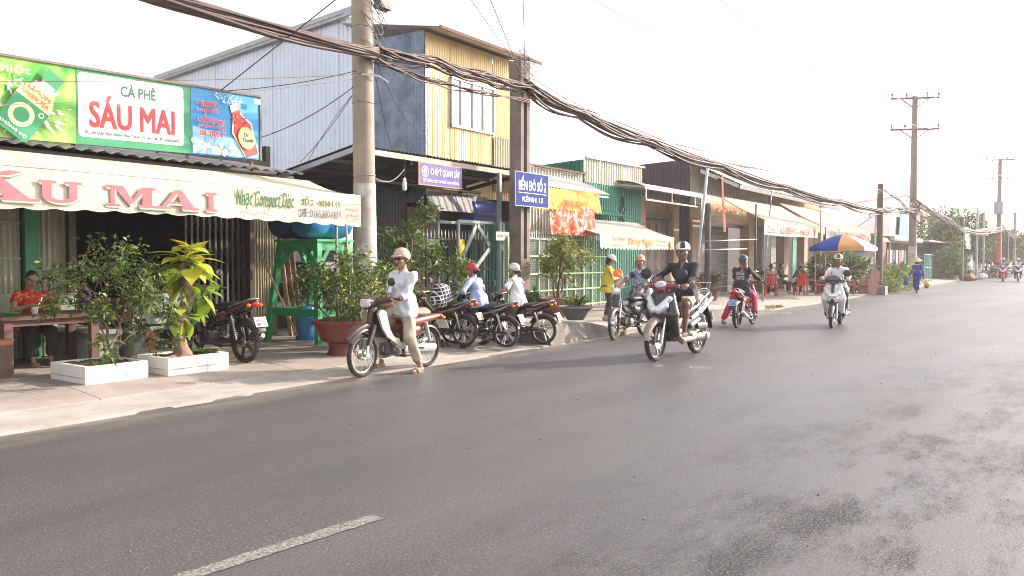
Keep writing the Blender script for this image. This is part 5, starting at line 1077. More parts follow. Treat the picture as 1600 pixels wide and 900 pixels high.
# ---------------- fences and gate
FEN = M('fence_pale_green', (.34, .54, .26), .5, var=.1, dirt=.25, dirtc=(.25, .22, .14)); FEND = M('fence_dark_green', (.035, .075, .05), .5, dirt=.4); MESHM = M('expanded_mesh', (.24, .27, .22), .6, .3, dirt=.3); SPK = M('spike_pale', (.55, .55, .50), .5, .3)
def diamond(mb, x0, x1, z0, z1, y, pitch=.075, hh=.11, r=.0045):
    n = int((x1-x0+z1-z0)/pitch)
    k = pitch/hh
    for sgn in (1, -1):
        for i in range(-int((z1-z0)*k/pitch)-1, int((x1-x0)/pitch)+1):
            xa = x0+i*pitch; a, b = (xa, z0), (xa+(z1-z0)*k, z1)
            if a[0] < x0: a = (x0, z0+(x0-a[0])/k)
            if b[0] > x1: b = (x1, z1-(b[0]-x1)/k)
            if b[0] <= a[0] or a[1] >= z1: continue
            if sgn < 0: a, b = (x0+x1-a[0], a[1]), (x0+x1-b[0], b[1])
            mb.beam((a[0], y, a[1]), (b[0], y, b[1]), r*2, .006, up=(0, 1, 0))
def fence(label, x0, x1, y, z0, z1, nx, rails, mat, spikes=.09, cat='fence', mesh_=True, pitch=.075, bars=0):
    f = empty(cat, (0, 0, 0), 0, label, cat); st = (x1-x0)/nx
    for i in range(nx+1): mb = MB(); w = .05 if i % 3 == 0 else .028; mb.box(x0+i*st-w/2, x0+i*st+w/2, y-.02, y+.02, z0-.05, z1); mb.build('post' if w > .04 else 'upright', mat, f)
    for z in rails: mb = MB(); mb.box(x0, x1, y-.025, y+.012, z-.016, z+.016); mb.build('rail', mat, f)
    if mesh_:
        for i in range(nx): mb = MB(); diamond(mb, x0+i*st+.02, x0+(i+1)*st-.02, z0, z1-.02, y+.02, pitch, pitch*1.5); mb.build('mesh_panel', MESHM, f)
    if bars:
        for i in range(bars): x = x0+(x1-x0)*(i+.5)/bars; mb = MB(); mb.box(x-.008, x+.008, y+.005, y+.02, z0, z1); mb.build('bar', mat, f)
    if spikes:
        n = int((x1-x0)/spikes); sp = MB(); sp.add([(-.014, -.004, 0), (.014, -.004, 0), (.016, 0, .10), (0, 0, .19), (-.016, 0, .10), (0, .008, .02)], [(0, 1, 2, 3, 4), (0, 5, 1), (1, 5, 2), (2, 5, 3), (3, 5, 4), (4, 5, 0)]); me = sp.mesh('spike', SPK)
        for i in range(n): inst(me, 'spike', f, (x0+(i+.5)*(x1-x0)/n, y, z1))
    return f
fence('pale green steel fence with diamond mesh and pale spikes behind the potted trees', 14.45, 18.0, 10.0, .40, 1.98, 9, (.42, .80, 1.18, 1.58, 1.97), FEN)
fence('dark green folding gate with spiked top left of the square concrete post', 11.75, 14.2, 10.9, .14, 1.95, 7, (.16, .9, 1.3, 1.93), FEND, .11, 'gate', True, .10, 16)
mb = MB(); mb.box(12.05, 12.45, 10.84, 10.88, 1.33, 1.92); tag(mb.build('cover_sheet', M('sheet_green', (.24, .33, .13), .7)), 'plain green sheet tied to the dark gate', 'panel')
mb = MB(); mb.box(14.1, 14.2, 10.3, 10.4, .1, 2.0); tag(mb.build('fence_post', FEN), 'bright green steel post just left of the square concrete post', 'post')
# cloths and banners hung above the fence
def cloth(name, label, x0, x1, y, z0, z1, mats, sc=0, amp=.02, slope=0, fq=22, cat='banner', dz=0, lean=0):
    nx = int((x1-x0)/.03)+1; V = []; k = 9
    for i in range(nx+1):
        x = x0+(x1-x0)*i/nx
        for j in range(k):
            t = j/(k-1); zb = z0+sc*abs(math.sin((x-x0)*PI/.17)); V.append((x, y-lean*t+amp*t*math.sin(x*fq)+amp*.6*math.sin(x*fq*.37+t*3), z1+dz*(x-x0)+(zb-z1)*t))
    mb = MB(); mb.add(V, [(i*k+j, i*k+j+1, (i+1)*k+j+1, (i+1)*k+j) for i in range(nx) for j in range(k-1)]); return mb.build(name, mats, None, smooth=True, fix=False, label=label, cat=cat)
BANO = printed('banner_orange_print', (.60, .17, .03), (.66, .30, .04), (.72, .48, .08), 3); CLR = printed('curtain_red_floral', (.62, .09, .04), (.70, .16, .08), (.80, .66, .58), 7, .5, .62)
o = cloth('banner', 'orange and yellow scalloped cloth banner above the green fence', 14.5, 17.42, 9.93, 2.58, 3.12, BANO, .06, .015, 0, 9, dz=.015, lean=.08)
m = MB(); letters(m, 'GIẢI KHÁT', (15.6, 9.80, 2.78), X_, Z_, 1.1, .14, .05); m.build('lettering', M('banner_brown_ink', (.45, .10, .02), .8), o, fix=False)
cloth('curtain', 'red and white floral cloth hanging over the green fence', 15.1, 17.15, 9.86, 2.08, 2.74, CLR, 0, .035, 0, 17, 'curtain')
cloth('banner', 'narrow orange cloth strip beside the blue grey carport post', 14.12, 14.62, 10.2, 2.36, 3.2, BANO, 0, .04, 0, 14, lean=.05)
cloth('yellow_shirt', 'yellow cloth hanging from the frame before the dark gate', 12.85, 13.1, 10.7, 1.5, 1.93, M('cloth_yellow', (.70, .58, .05), .9), 0, .03, 0, 25, 'cloth')
# ---------------- signs on the poles
SGB = M('sign_blue', (.002, .022, .17), .7, var=.05, spec=.2); SGP = M('sign_violet', (.15, .11, .32), .8, var=.1, dirt=.2, dirtc=(.5, .45, .6)); SGR = M('sign_border', (.45, .12, .08), .6); SGW = M('sign_white', (.80, .80, .82), .5, var=.02)
def sign(label, x0, x1, y, z0, z1, mat, fn, tilt=0, rim=SGW):
    s_ = empty('sign', (0, 0, 0), 0, label, 'sign'); mb = MB(); mb.box(x0, x1, y, y+.015, z0, z1); b = mb.build('board', mat, s_)
    mb = MB(); 
    for a in ((x0-.012, x1+.012, z0-.014, z0), (x0-.012, x1+.012, z1, z1+.014), (x0-.012, x0, z0, z1), (x1, x1+.012, z0, z1)): mb.box(a[0], a[1], y-.004, y+.018, a[2], a[3])
    mb.build('rim', rim, s_); s = Sheet((x0, y, z0), X_, Z_); fn(s, x1-x0, z1-z0); s.build('lettering', [SGW, SGR, SGB, SGP], b); return s_
s_ = sign('blue enamel sign with white capitals fixed to the square concrete post', 13.38, 14.60, 9.58, 2.63, 3.32, SGB, lambda s, w, h: (s.text('BẾN ĐÒ SỐ 2', .10, .33, w-.2, .30, 0, .07), s.rect(.08, w-.08, .265, .277, 0), s.text('KÊNH 15', .22, .09, w-.44, .12, 0, .08)), rim=M('sign_rim_light', (.30, .36, .5), .5))
sign('violet warning sign with round emblem under the carport eave', 11.33, 12.60, 10.38, 2.95, 3.36, SGP, lambda s, w, h: (s.ell(.17, .25, .10, .11, 0, hole=.82), s.ell(.17, .25, .05, .06, 0, hole=.5), s.rect(.155, .185, .17, .33, 0), s.text('CHÚ Ý QUAN SÁT', .32, .18, w-.38, .17, 0, .06), s.text('ĐỂ TRÁNH CÁC TAI NẠN GIAO THÔNG', .10, .04, w-.2, .10, 0, .05)), rim=M('sign_rim_orange', (.6, .3, .12), .6))
sign('small white and green plate with red lettering on the blue grey carport post', 13.75, 14.22, 10.36, 1.93, 2.10, SGW, lambda s, w, h: (s.text('RƯỢU BIA', .04, .04, w-.08, .09, 1, .06),), rim=M('rim_green', (.05, .3, .12), .5))
# ---------------- poles
PCON = M('pole_concrete', (.32, .265, .205), .9, var=.18, sc=2.5, bump=.35, bsc=40, dirt=.45, dirtc=(.15, .12, .10), streak=.2); PCOND = M('post_concrete_dark', (.21, .17, .14), .9, var=.25, sc=2.5, bump=.4, bsc=40, dirt=.5, dirtc=(.09, .07, .06), streak=.25); PWH = M('pole_whitewash', (.55, .52, .47), .9, var=.25, sc=6, bump=.3, dirt=.8, dirtc=(.24, .18, .14)); CABM = M('cable_brown', (.095, .050, .040), .6, var=.3, sc=3); CABD = M('cable_dark', (.05, .03, .026), .6); WIRE = M('wire_grey', (.22, .21, .20), .6)
def round_pole(label, x, y, h, r0, r1, lean=(0, 0), white=0, mat=PCON, steps=()):
    p = empty('utility_pole', (x, y, GZ(x, y) if y > 7.5 else 0), 0, label, 'pole'); f = lambda z: (lean[0]*z, lean[1]*z); mb = MB()
    zs = np.linspace(-.1, h, 16); mb.tube([(*f(z), z) for z in zs], [r0+(r1-r0)*max(0, z)/h for z in zs], 20); mb.build('shaft', mat, p, smooth=True)
    if white:
        mb = MB(); zz = np.linspace(.0, white, 12); mb.tube([(*f(z), z) for z in zz], [r0+(r1-r0)*z/h+.004 for z in zz], 20); mb.build('whitewash', PWH, p, smooth=True)
    return p
p1 = round_pole('thick round concrete pole whitewashed at the base beside the end of the cream awning', 9.03, 9.42, 8.2, .185, .150, (-.008, .006), 2.62)
for z in (2.75, 3.9, 4.35, 5.1): mb = MB(); r = .185-.035*z/8.2+.004; mb.torus(r, .008, 24, 6, (-.008*z, .006*z, z), 'z'); mb.build('band', STEEL, p1)
mb = MB()
for z in np.arange(1.2, 7, .45):
    for s_ in (1, -1): mb.lathe([(.012, 0), (.012, .012)], 6, (.0-.008*z+.14*.7, .006*z-.13*1.0, z), 'y')
mb.build('bolt_hole', STEELD, p1)
mb = MB(); mb.cbox((.28, -.12, 5.55), (.26, .16, .22)); mb.beam((.1, -.1, 5.6), (.3, -.12, 5.6), .03, .03); mb.build('junction_box', M('box_grey', (.30, .28, .26), .7, dirt=.5), p1)
for i in range(3): mb = MB(); mb.tube([(-.25+.1*i, -.18, 4.3+.02*i), (.1, -.22, 4.32), (.35, -.16, 4.28)], .012, 5); mb.build('clamp', STEEL, p1)
rr = random.Random(3)
for i in range(16):   # coiled drop wires around the pole
    a = rr.uniform(0, 6); z = rr.uniform(4.6, 6.4); R = rr.uniform(.10, .26); mb = MB()
    mb.tube([(.10+R*math.cos(a+t*.5)*(1+.2*math.sin(t)), -.12+R*.5*math.sin(a+t*.5), z+.25*math.sin(t*.35+a)+.04*t*(-1)**i) for t in range(14)], .006, 4); mb.build('loose_wire', CABD if i % 2 else WIRE, p1, smooth=True)
p2 = empty('utility_post', (13.9, 9.85, GZ(13.9, 9.85)), 0, 'square dark concrete post carrying the blue sign, with a red plate near its top', 'post')
mb = MB(); mb.box(-.165, -.06, -.15, .15, -.2, 5.35); mb.box(.06, .165, -.15, .15, -.2, 5.35); mb.box(-.06, .06, -.06, .06, -.2, 5.35); mb.box(-.17, .17, -.156, .156, -.2, 1.2); mb.box(-.17, .17, -.156, .156, 5.0, 5.36); mb.build('shaft', PCOND, p2, rz=0)
mb = MB(); mb.box(-.10, .10, -.17, -.16, 4.55, 4.80); o = mb.build('number_plate', RP, p2); mb = MB(); letters(mb, '149', (-.08, -.17, 4.60), X_, Z_, .16, .14, .05); mb.build('lettering', SGW, o, fix=False)
for i in range(12):
    a = rr.uniform(0, 6); z = rr.uniform(4.7, 5.5); R = rr.uniform(.15, .3); mb = MB(); mb.tube([(R*math.cos(a+t*.5), -.2+R*.5*math.sin(a+t*.5), z+.15*math.sin(t*.4+a)) for t in range(12)], .006, 4); mb.build('loose_wire', CABD, p2, smooth=True)
p3 = round_pole('slim dark pole standing between the umbrella and the tall pole', 39.4, 7.75, 4.95, .16, .13, (0, 0), 0, M('pole_dark', (.17, .11, .09), .9, dirt=.4))
def hv_pole(label, x, y, h, r=.19, white=0, mat=None):
    p = round_pole(label, x, y, h, r, r*.62, (0, 0), white, mat or M('pole_pinkish', (.30, .235, .20), .9, var=.15, dirt=.3))
    for k, (z, w) in enumerate(((h-.12, 2.4), (h-1.75, 2.4))):
        mb = MB(); a = Vector((.45, -.89, 0)); mb.beam(-a*w/2+V3(0, 0, z), a*w/2+V3(0, 0, z), .09, .10); mb.beam(V3(0, 0, z-.55), a*.75+V3(0, 0, z), .05, .05); mb.beam(V3(0, 0, z-.55), -a*.75+V3(0, 0, z), .05, .05); c_ = mb.build('crossarm', M('crossarm_rust', (.20, .11, .09), .8), p)
        for t in (-.95, -.35, .5, .97) if k == 0 else (-.95, -.4, .97):
            q = a*w/2*t+V3(0, 0, z+.05); mb = MB(); mb.lathe([(.02, 0), (.03, .05), (.075, .10), (.04, .13), (.07, .18), (.03, .22), (.02, .28)], 10, q); mb.build('insulator', M('insulator', (.35, .20, .16), .3, coat=.5), c_)
    return p
p4 = hv_pole('tall concrete pole with two crossarms nearest to the walking woman', 46.6, 7.55, 10.1, .22, 2.2)
p5 = hv_pole('far tall pole with two crossarms, transformer boxes and red painted base', 84.0, 6.6, 10.6, .24)
for s_ in (-1, 1): mb = MB(); mb.box(-.35+s_*.55, .35+s_*.55, -.35, .35, 5.6, 6.7); mb.build('transformer', M('transformer_grey', (.35, .35, .36), .6), p5)
mb = MB(); mb.tube([(0, 0, 0), (0, 0, 3.9)], [.30, .25], 12); mb.build('painted_base', M('paint_coral', (.55, .13, .10), .7, var=.15), p5)
for (x, y, h, lb) in ((62, 6.9, 4.7, 'thin pale rod pole in front of the big round tree'), (78, 7.2, 5.5, 'short dark post behind the far stalls'), (100, 6.4, 6.5, 'ochre pole at the far right end of the street'), (70, 6.9, 5.4, 'dark stump pole between tree and far transformer pole'), (88, 6.1, 4, 'thin grey rod beside the far motorbikes')):
    t = empty('post', (x, y, 0), 0, lb, 'post'); mb = MB(); mb.tube([(0, 0, 0), (0, 0, h)], .03 if 'thin' in lb else .08 if 'ochre' not in lb else .14, 8); mb.lathe([(.0, h), (.07, h), (.05, h+.08), (0, h+.1)], 8); mb.build('shaft', M('post_ochre', (.42, .27, .12), .8) if 'ochre' in lb else M('rod_grey', (.42, .43, .42), .6), t)
# ---------------- cables
def crv(P, n=30):
    P = np.array(P, float); m = len(P); out = []
    for i in range(m-1):
        p0, p1_, p2_, p3_ = P[max(i-1, 0)], P[i], P[i+1], P[min(i+2, m-1)]
        for t in np.linspace(0, 1, n, endpoint=False): out.append(.5*((2*p1_)+(-p0+p2_)*t+(2*p0-5*p1_+4*p2_-p3_)*t*t+(-p0+3*p1_-3*p2_+p3_)*t**3))
    out.append(P[-1]); return np.array(out)
def bundle(label, P, n, spread, r=(.010, .022), mats=(CABM, CABD), seed=1, seg=14):
    b = empty('cable_bundle', (0, 0, 0), 0, label, 'cables'); R = np.random.default_rng(seed); C = crv(P, seg); m = len(C); s = np.linspace(0, 1, m)
    for i in range(n):
        a = R.uniform(0, 2*PI); q = spread*math.sqrt(R.uniform(0, 1)); ph = R.uniform(0, 6, 3); tw = R.uniform(.5, 2.5)
        y = q*np.cos(a+tw*s*2)+.012*np.sin(s*22+ph[0]); z = q*np.sin(a+tw*s*2)*1.0+.012*np.sin(s*31+ph[1])-abs(R.normal(0, spread*.5))*np.sin(PI*((s*(len(P)-1)) % 1)); rad = R.uniform(*r)
        Q = C.copy(); Q[:, 1] += y; Q[:, 2] += z; mb = MB(); mb.tube(Q, rad, 5); mb.build('cable', mats[i % len(mats)], b, smooth=True, fix=False)
    return b
Pa, Pb, Pc, Pd = (9.03, 9.20, 4.78), (13.9, 9.62, 5.12), (39.4, 7.7, 4.1), (46.6, 7.4, 4.35)
bundle('thick brown cable bundle running from the top left to the round concrete pole', [(-8, 8.9, 4.9), (0, 9.0, 4.72), (5.0, 9.08, 4.66), Pa], 30, .10, (.014, .030), seed=1)
b_ = bundle('cable bundle spanning from the round pole to the square post', [Pa, (10.5, 9.3, 4.93), (12.2, 9.45, 5.0), Pb], 20, .11, (.010, .020), seed=2)
bundle('looser lower cable strands beside the round pole and the square post', [(9.03, 9.2, 4.66), (11, 9.35, 4.62), (13.9, 9.6, 4.82)], 5, .05, (.008, .016), seed=12)
bundle('long sagging cable bundle from the square post to the slim dark pole', [Pb, (16, 9.6, 4.88), (19, 9.3, 4.55), (23, 9.0, 4.28), (28, 8.6, 4.0), (34, 8.1, 3.82), (39.4, 7.7, 3.75)], 24, .14, (.014, .028), seed=3)
bundle('thin spare cables above the long sagging bundle', [(13.9, 9.6, 5.3), (16.5, 9.5, 4.98), (22, 9.1, 4.62), (30, 8.4, 4.5), (39.4, 7.7, 4.6), Pd], 4, .10, (.006, .012), seed=4, mats=(CABD, WIRE))
bundle('cable bundle between the slim dark pole and the tall pole', [(39.4, 7.7, 3.75), (43, 7.6, 3.95), (46.6, 7.4, 4.1)], 14, .14, (.015, .03), seed=5)
bundle('crossing cables falling from the slim dark pole to the tall pole', [(39.4, 7.7, 4.8), (43, 7.55, 4.4), (46.6, 7.4, 3.7)], 5, .08, (.01, .02), seed=6)
bundle('far cable bundle sagging from the tall pole down the street', [(46.6, 7.4, 4.5), (55, 7.0, 3.9), (65, 6.8, 3.5), (84, 6.4, 4.3)], 14, .18, (.02, .04), seed=7)
bundle('farthest cable bundle beyond the transformer pole', [(84, 6.4, 4.5), (105, 6.2, 3.8), (130, 6, 4.5)], 8, .2, (.03, .05), seed=8)
# rat's nest of loops on the tall pole
for i in range(14):
    a = rr.uniform(0, 6); z = rr.uniform(3.4, 5); R = rr.uniform(.2, .5); mb = MB(); mb.tube([(R*math.cos(a+t*.5), R*.6*math.sin(a+t*.5)-.2, z+.3*math.sin(t*.4+a)) for t in range(12)], .014, 4); mb.build('loose_wire', CABM, p4, smooth=True)
def wire(label, a, b, sag, r=.005, mat=CABD, n=16):
    a = Vector(a); b = Vector(b); mb = MB(); mb.tube([a.lerp(b, i/n)-V3(0, 0, sag*4*(i/n)*(1-i/n)) for i in range(n+1)], r, 4)
    return tag(mb.build('wire', mat, None, smooth=True, fix=False), label, 'wire', None)
wire('dark stay wire slanting up from the billboard corner', (7.2, 10.62, 4.03), (7.35, 5.8, 5.8), .0, .010)
wire('thin drop wire from the round pole down to the billboard top', (9.0, 9.3, 4.55), (7.3, 10.6, 4.05), .06, .006)
wire('drooping wire from the round pole to the right edge of the billboard', (9.0, 9.3, 4.45), (7.9, 10.62, 3.42), .12, .007)
wire('long slack wire hanging to the tin roof left of the round pole', (9.0, 9.35, 4.5), (8.6, 10.5, 3.1), .1, .006); wire('second slack wire hanging to the tin roof left of the round pole', (8.98, 9.35, 4.35), (8.75, 10.5, 3.12), -.1, .005)
wire('upper thin wire crossing the white cafe name panel', (-2, 9.8, 2.6), (9.0, 9.35, 4.45), .15, .004, M('wire_brown', (.15, .09, .07), .7)); wire('lower pale wire crossing the red letters of the name panel', (-2, 10.2, 2.6), (9.0, 9.4, 4.4), .35, .004, WIRE)
wire('wire looping under the carport from the round pole', (9.2, 9.5, 2.9), (11.0, 10.45, 3.2), .18, .009, WIRE)
wire('black wire hanging across the blue tin wall', (9.2, 9.4, 4.6), (12.4, 12.0, 3.6), .2, .006); wire('second black wire hanging across the blue tin wall', (9.2, 9.4, 4.8), (13.3, 12.0, 4.3), .3, .006)
wire('wire rising from the square post to the upper left', (13.9, 9.7, 5.2), (6, 6.5, 8.2), .1, .009, CABM); wire('wire rising from the square post to the top of the frame', (13.9, 9.7, 5.1), (9, 6.4, 7.8), .1, .007, CABD)
wire('wire rising over the yellow shed from the square post', (13.9, 9.7, 5.4), (8.6, 8.0, 6.6), .1, .008, CABM)
wire('thin wire dropping from the square post to the green shed', (14.0, 9.8, 4.1), (19.5, 12, 4.0), .5, .007); wire('thin twisted wire between the square post and long bundle', (14, 9.7, 4.7), (19.4, 9.2, 4.4), .25, .006, WIRE)
hw = M('wire_pale', (.30, .28, .27), .6)
for i, (dy, z) in enumerate(((-1.0, 9.9), (-.4, 9.9), (.5, 9.9), (1.1, 9.9), (-1.0, 8.3), (1.1, 8.3))):
    wire(['outermost high wire over the road', 'second high wire over the road', 'third high wire over the pavement', 'high wire nearest to the roofs', 'low outer wire below the high wires', 'low inner wire below the high wires'][i], (46.6-dy*.4, 7.5+dy, z), (-4, 6.8+dy, z-.3), 1.5, .011, hw, 30)
    wire(['far outermost high wire', 'far second high wire', 'far third high wire', 'far high wire nearest to the roofs', 'far low outer wire', 'far low inner wire'][i]+' beyond the tall pole', (46.6-dy*.4, 7.5+dy, z), (84, 6.2+dy, z+1.1), 1.2, .012, hw, 16)
wire('wire curving to the right from the tall pole', (46.6, 7.4, 6.9), (64, -1, 6.6), .8, .015, CABM)
# ---------------- green water tank stand with blue tanks
GRNB = M('paint_bright_green', (.035, .36, .12), .5, var=.15, dirt=.2, dirtc=(.04, .12, .06))
gs = empty('tank_stand', (0, 0, 0), 0, 'bright green timber stand carrying blue water tanks behind the red pot', 'stand')
top_ = {(0, 0): (8.78, 10.30), (1, 0): (9.40, 10.30), (0, 1): (8.78, 11.25), (1, 1): (9.40, 11.25)}; bot_ = {(0, 0): (8.66, 10.16), (1, 0): (9.52, 10.16), (0, 1): (8.60, 11.42), (1, 1): (9.52, 11.42)}
for k in top_: mb = MB(); mb.beam((*bot_[k], .08), (*top_[k], 1.80), .095, .095, up=X_); mb.build('leg', GRNB, gs)
for a, b, z in (((0, 0), (1, 0), .62), ((0, 0), (0, 1), .62), ((1, 0), (1, 1), .62), ((0, 1), (1, 1), .62), ((0, 0), (1, 0), 1.72), ((0, 0), (0, 1), 1.72), ((1, 0), (1, 1), 1.72), ((0, 1), (1, 1), 1.72)):
    f = lambda k: Vector((*bot_[k], .08)).lerp(Vector((*top_[k], 1.8)), (z-.08)/1.72); mb = MB(); mb.beam(f(a), f(b), .05, .13); mb.build('rail', GRNB, gs)
for a, b in (((0, 0), (0, 1)), ((0, 1), (0, 0)), ((0, 0), (1, 0)), ((1, 0), (0, 0)), ((1, 0), (1, 1)), ((1, 1), (1, 0)), ((1, 1), (0, 1)), ((0, 1), (1, 1))):
    p = Vector((*bot_[a], .08)).lerp(Vector((*top_[a], 1.8)), .74); q = Vector((*top_[a], 1.72)).lerp(Vector((*top_[b], 1.72)), .38); mb = MB(); mb.beam(p, q, .05, .08); mb.build('brace', GRNB, gs)
mb = MB(); mb.box(8.7, 9.5, 10.22, 11.33, 1.80, 1.84); mb.build('deck', GRNB, gs)
mb = MB(); mb.tube([(8.4, 11.5, 1.9), (8.9, 11.0, .2)], .02, 6); mb.build('loose_pole', M('bamboo', (.40, .30, .16), .7), gs)
TKB = M('tank_blue', (.03, .22, .50), .35, var=.08, coat=.3, dirt=.15); TKD = M('tank_blue_dark', (.015, .05, .16), .4, var=.1)
for (y, r, m_, lb) in ((10.55, .30, TKB, 'light blue plastic drum lying on the front of the green stand'), (11.15, .33, TKD, 'dark blue plastic drum lying behind on the green stand')):
    t = empty('water_tank', (9.1, y, 1.86), 0, lb, 'tank'); mb = MB(); mb.lathe([(.0, -.5), (r*.6, -.49), (r*.92, -.44), (r, -.36), (r, -.12), (r*.97, -.10), (r*.97, -.06), (r, -.04), (r, .36), (r*.92, .44), (r*.6, .49), (0, .5)], 28, (0, 0, r), 'x'); mb.build('drum', m_, t, smooth=True)
    mb = MB(); mb.lathe([(.06, 0), (.06, .06), (.0, .07)], 12, (.25, 0, 2*r-.01)); mb.build('cap', BLK, t)
mb = MB(); mb.lathe([(.17, 0), (.19, .05), (.19, .5), (.14, .58), (.06, .6), (0, .6)], 20, (9.15, 11.05, .1)); tag(mb.build('water_drum', TKB, smooth=True), 'upright blue drum under the green stand', 'drum')
# steel stand with blue tank by the gate
ts = empty('tank_stand', (0, 0, 0), 0, 'grey steel frame with crossed braces holding a blue tank beside the carport post', 'stand'); GRM = M('frame_grey_green', (.30, .36, .33), .5, .3, dirt=.3)
for x in (12.7, 14.25):
    for y in (10.55, 10.75 if False else 11.1): mb = MB(); mb.beam((x, y, .1), (x, y, 2.32), .05, .05, up=X_); mb.build('leg', GRM, ts)
for y in (10.55, 11.1): mb = MB(); mb.beam((12.7, y, 2.30), (14.25, y, 2.30), .05, .06); mb.build('rail', GRM, ts)
for a, b in (((12.72, 1.4), (13.3, 2.27)), ((13.3, 2.27), (13.8, 1.75)), ((13.1, 1.2), (13.8, 1.8)), ((14.2, 1.7), (13.95, 2.27))): mb = MB(); mb.beam((a[0], 10.54, a[1]), (b[0], 10.54, b[1]), .03, .09); mb.build('brace', GRM, ts)
t = empty('water_tank', (14.15, 11.15, 2.33), 0, 'dark blue drum on the grey steel frame under the carport', 'tank'); mb = MB(); mb.lathe([(.0, -.5), (.18, -.48), (.25, -.4), (.26, .4), (.18, .48), (0, .5)], 24, (0, 0, .26), 'x'); mb.build('drum', M('tank_navy', (.015, .06, .30), .35, coat=.3), t, smooth=True)
# ---------------- plants
LG1 = M('leaf_mid', (.085, .15, .035), .5, var=.3, sc=9, trans=.3); LG2 = M('leaf_dark', (.04, .085, .022), .5, var=.3, sc=9, trans=.25); LG3 = M('leaf_light', (.18, .24, .05), .5, var=.3, sc=9, trans=.35); LY = M('leaf_yellow', (.42, .40, .06), .5, var=.2, sc=9, trans=.35); LYG = M('leaf_lime', (.42, .52, .06), .45, var=.15, sc=6, trans=.35); LR = M('leaf_rust', (.26, .12, .05), .6, var=.3, trans=.2)
BARK = M('bark_grey_brown', (.16, .115, .08), .9, var=.3, sc=7, bump=.8, bsc=35); BARKT = M('bark_tan', (.24, .16, .10), .9, var=.25, sc=6, bump=.9, bsc=30); SOIL = M('soil', (.09, .055, .035), 1, var=.4, sc=20, bump=.6)
POTR = M('pot_oxblood', (.17, .028, .020), .40, var=.15, sc=3, dirt=.25, coat=.25); POTB = M('pot_terracotta', (.22, .095, .06), .7, var=.15, dirt=.4); POTG = M('pot_cement', (.24, .23, .20), .85, var=.15, dirt=.4); PLW2 = M('planter_white', (.76, .75, .72), .7, var=.05, sc=3, dirt=.35, dirtc=(.45, .38, .30))
def grow(mb, rng, p, d, L, r, depth, tips, wig=.35, split=(2, 3), shrink=.72, upb=.15, segs=4):
    pts = [p.copy()]; rad = [r]
    for i in range(segs):
        d = (d+Vector(rng.normal(size=3)*wig*.5)+V3(0, 0, upb*.3)).normalized(); p = p+d*L/segs; pts.append(p.copy()); rad.append(r*(1-.35*(i+1)/segs))
        if depth <= 1: tips.append((p.copy(), d.copy()))
    mb.tube(pts, rad, 6 if r > .012 else 4)
    if depth <= 0: return
    for k in range(int(rng.integers(split[0], split[1]+1))):
        dd = (d+Vector(rng.normal(size=3)*(.55+wig))).normalized(); dd.z += upb; grow(mb, rng, p.copy(), dd.normalized(), L*shrink*rng.uniform(.8, 1.2), r*.62, depth-1, tips, wig, split, shrink, upb, segs)
def leaves_from(tips, rng, per, L, spread, shape=None):
    P = []; D = []
    for p, d in tips:
        for _ in range(per):
            v = Vector(rng.normal(size=3)); v.z *= .6; dd = (v.normalized()+d*.5); q = p+Vector(rng.normal(size=3))*spread
            P.append(q); D.append(dd)
    P = np.array(P); D = np.array(D); return P, D, L*rng.uniform(.6, 1.25, len(P))
def plant(name, label, cat, loc, trunks, depth, L0, r0, per, leafL, leafW, mats, wts, spread=.03, wig=.35, shrink=.74, upb=.15, split=(2, 3), bark=None, group=None, seed=1, droop=.25, segs=4, scale=1):
    rng = np.random.default_rng(seed); t = empty(name, loc, 0, label, cat, group); mb = MB(); tips = []
    for (dx, dy, dz, l, r) in trunks: grow(mb, rng, V3(dx*.1, dy*.1, -.03), V3(dx, dy, dz).normalized(), L0*l, r0*r, depth, tips, wig, split, shrink, upb, segs)
    mb.build('trunk', bark or BARK, t, smooth=True, fix=False)
    P, D, Ls = leaves_from(tips, rng, per, leafL, spread); leaf_obj('foliage', P, D, Ls, Ls*leafW, mats, t, wts, droop, seed); return t, tips
def bowl(name, label, loc, prof, mat, soil, cat='pot', group=None, pw=None):
    t = empty(name, loc, 0, label, cat, group); mb = MB(); mb.lathe(prof, 36, cap=False)
    o = mb.build('bowl', mat, t, smooth=True)
    mb = MB(); mb.lathe([(0, soil[1]+.02), (soil[0]*.5, soil[1]+.03), (soil[0], soil[1])], 24, cap=False); mb.build('soil', SOIL, t, smooth=True); return t
# white planters of boards
def planter(label, x0, x1, y0, y1, h, zb):
    t = empty('planter', ((x0+x1)/2, (y0+y1)/2, zb), 0, label, 'planter', 'white box planters on the pavement'); w, d = (x1-x0)/2, (y1-y0)/2; th = .05
    for k, (z0, z1) in enumerate(((0, h*.36), (h*.36+.006, h))):
        for a in (((-w, -w*.0+.28*w-.003), (-d, -d+th)), ((.28*w+.003, w), (-d, -d+th)), ((-w, w), (d-th, d)), ((-w, -w+th), (-d+th+.003, d-th-.003)), ((w-th, w), (-d+th+.003, d-th-.003))):
            mb = MB(); e = random.uniform(0, .003); mb.box(a[0][0]-e, a[0][1]+e*0, a[1][0]-e, a[1][1], z0, z1); mb.build('board', PLW2, t)
    mb = MB(); R = np.random.default_rng(2); n = 9; X, Y = np.meshgrid(np.linspace(-w+th, w-th, n), np.linspace(-d+th, d-th, n), indexing='ij'); Z = h-.05+R.uniform(0, .05, X.shape); I = np.arange(n*n).reshape(n, n)
    mb.add(np.stack((X, Y, Z), -1).reshape(-1, 3), np.stack((I[:-1, :-1], I[1:, :-1], I[1:, 1:], I[:-1, 1:]), -1).reshape(-1, 4).tolist()); mb.build('soil', SOIL, t, smooth=True); return t
planter('white box planter holding the dense small-leaved bush', 4.37, 5.10, 9.02, 9.84, .215, .09); planter('white box planter holding the lime leaved tree', 5.30, 6.13, 8.93, 9.62, .225, .09)
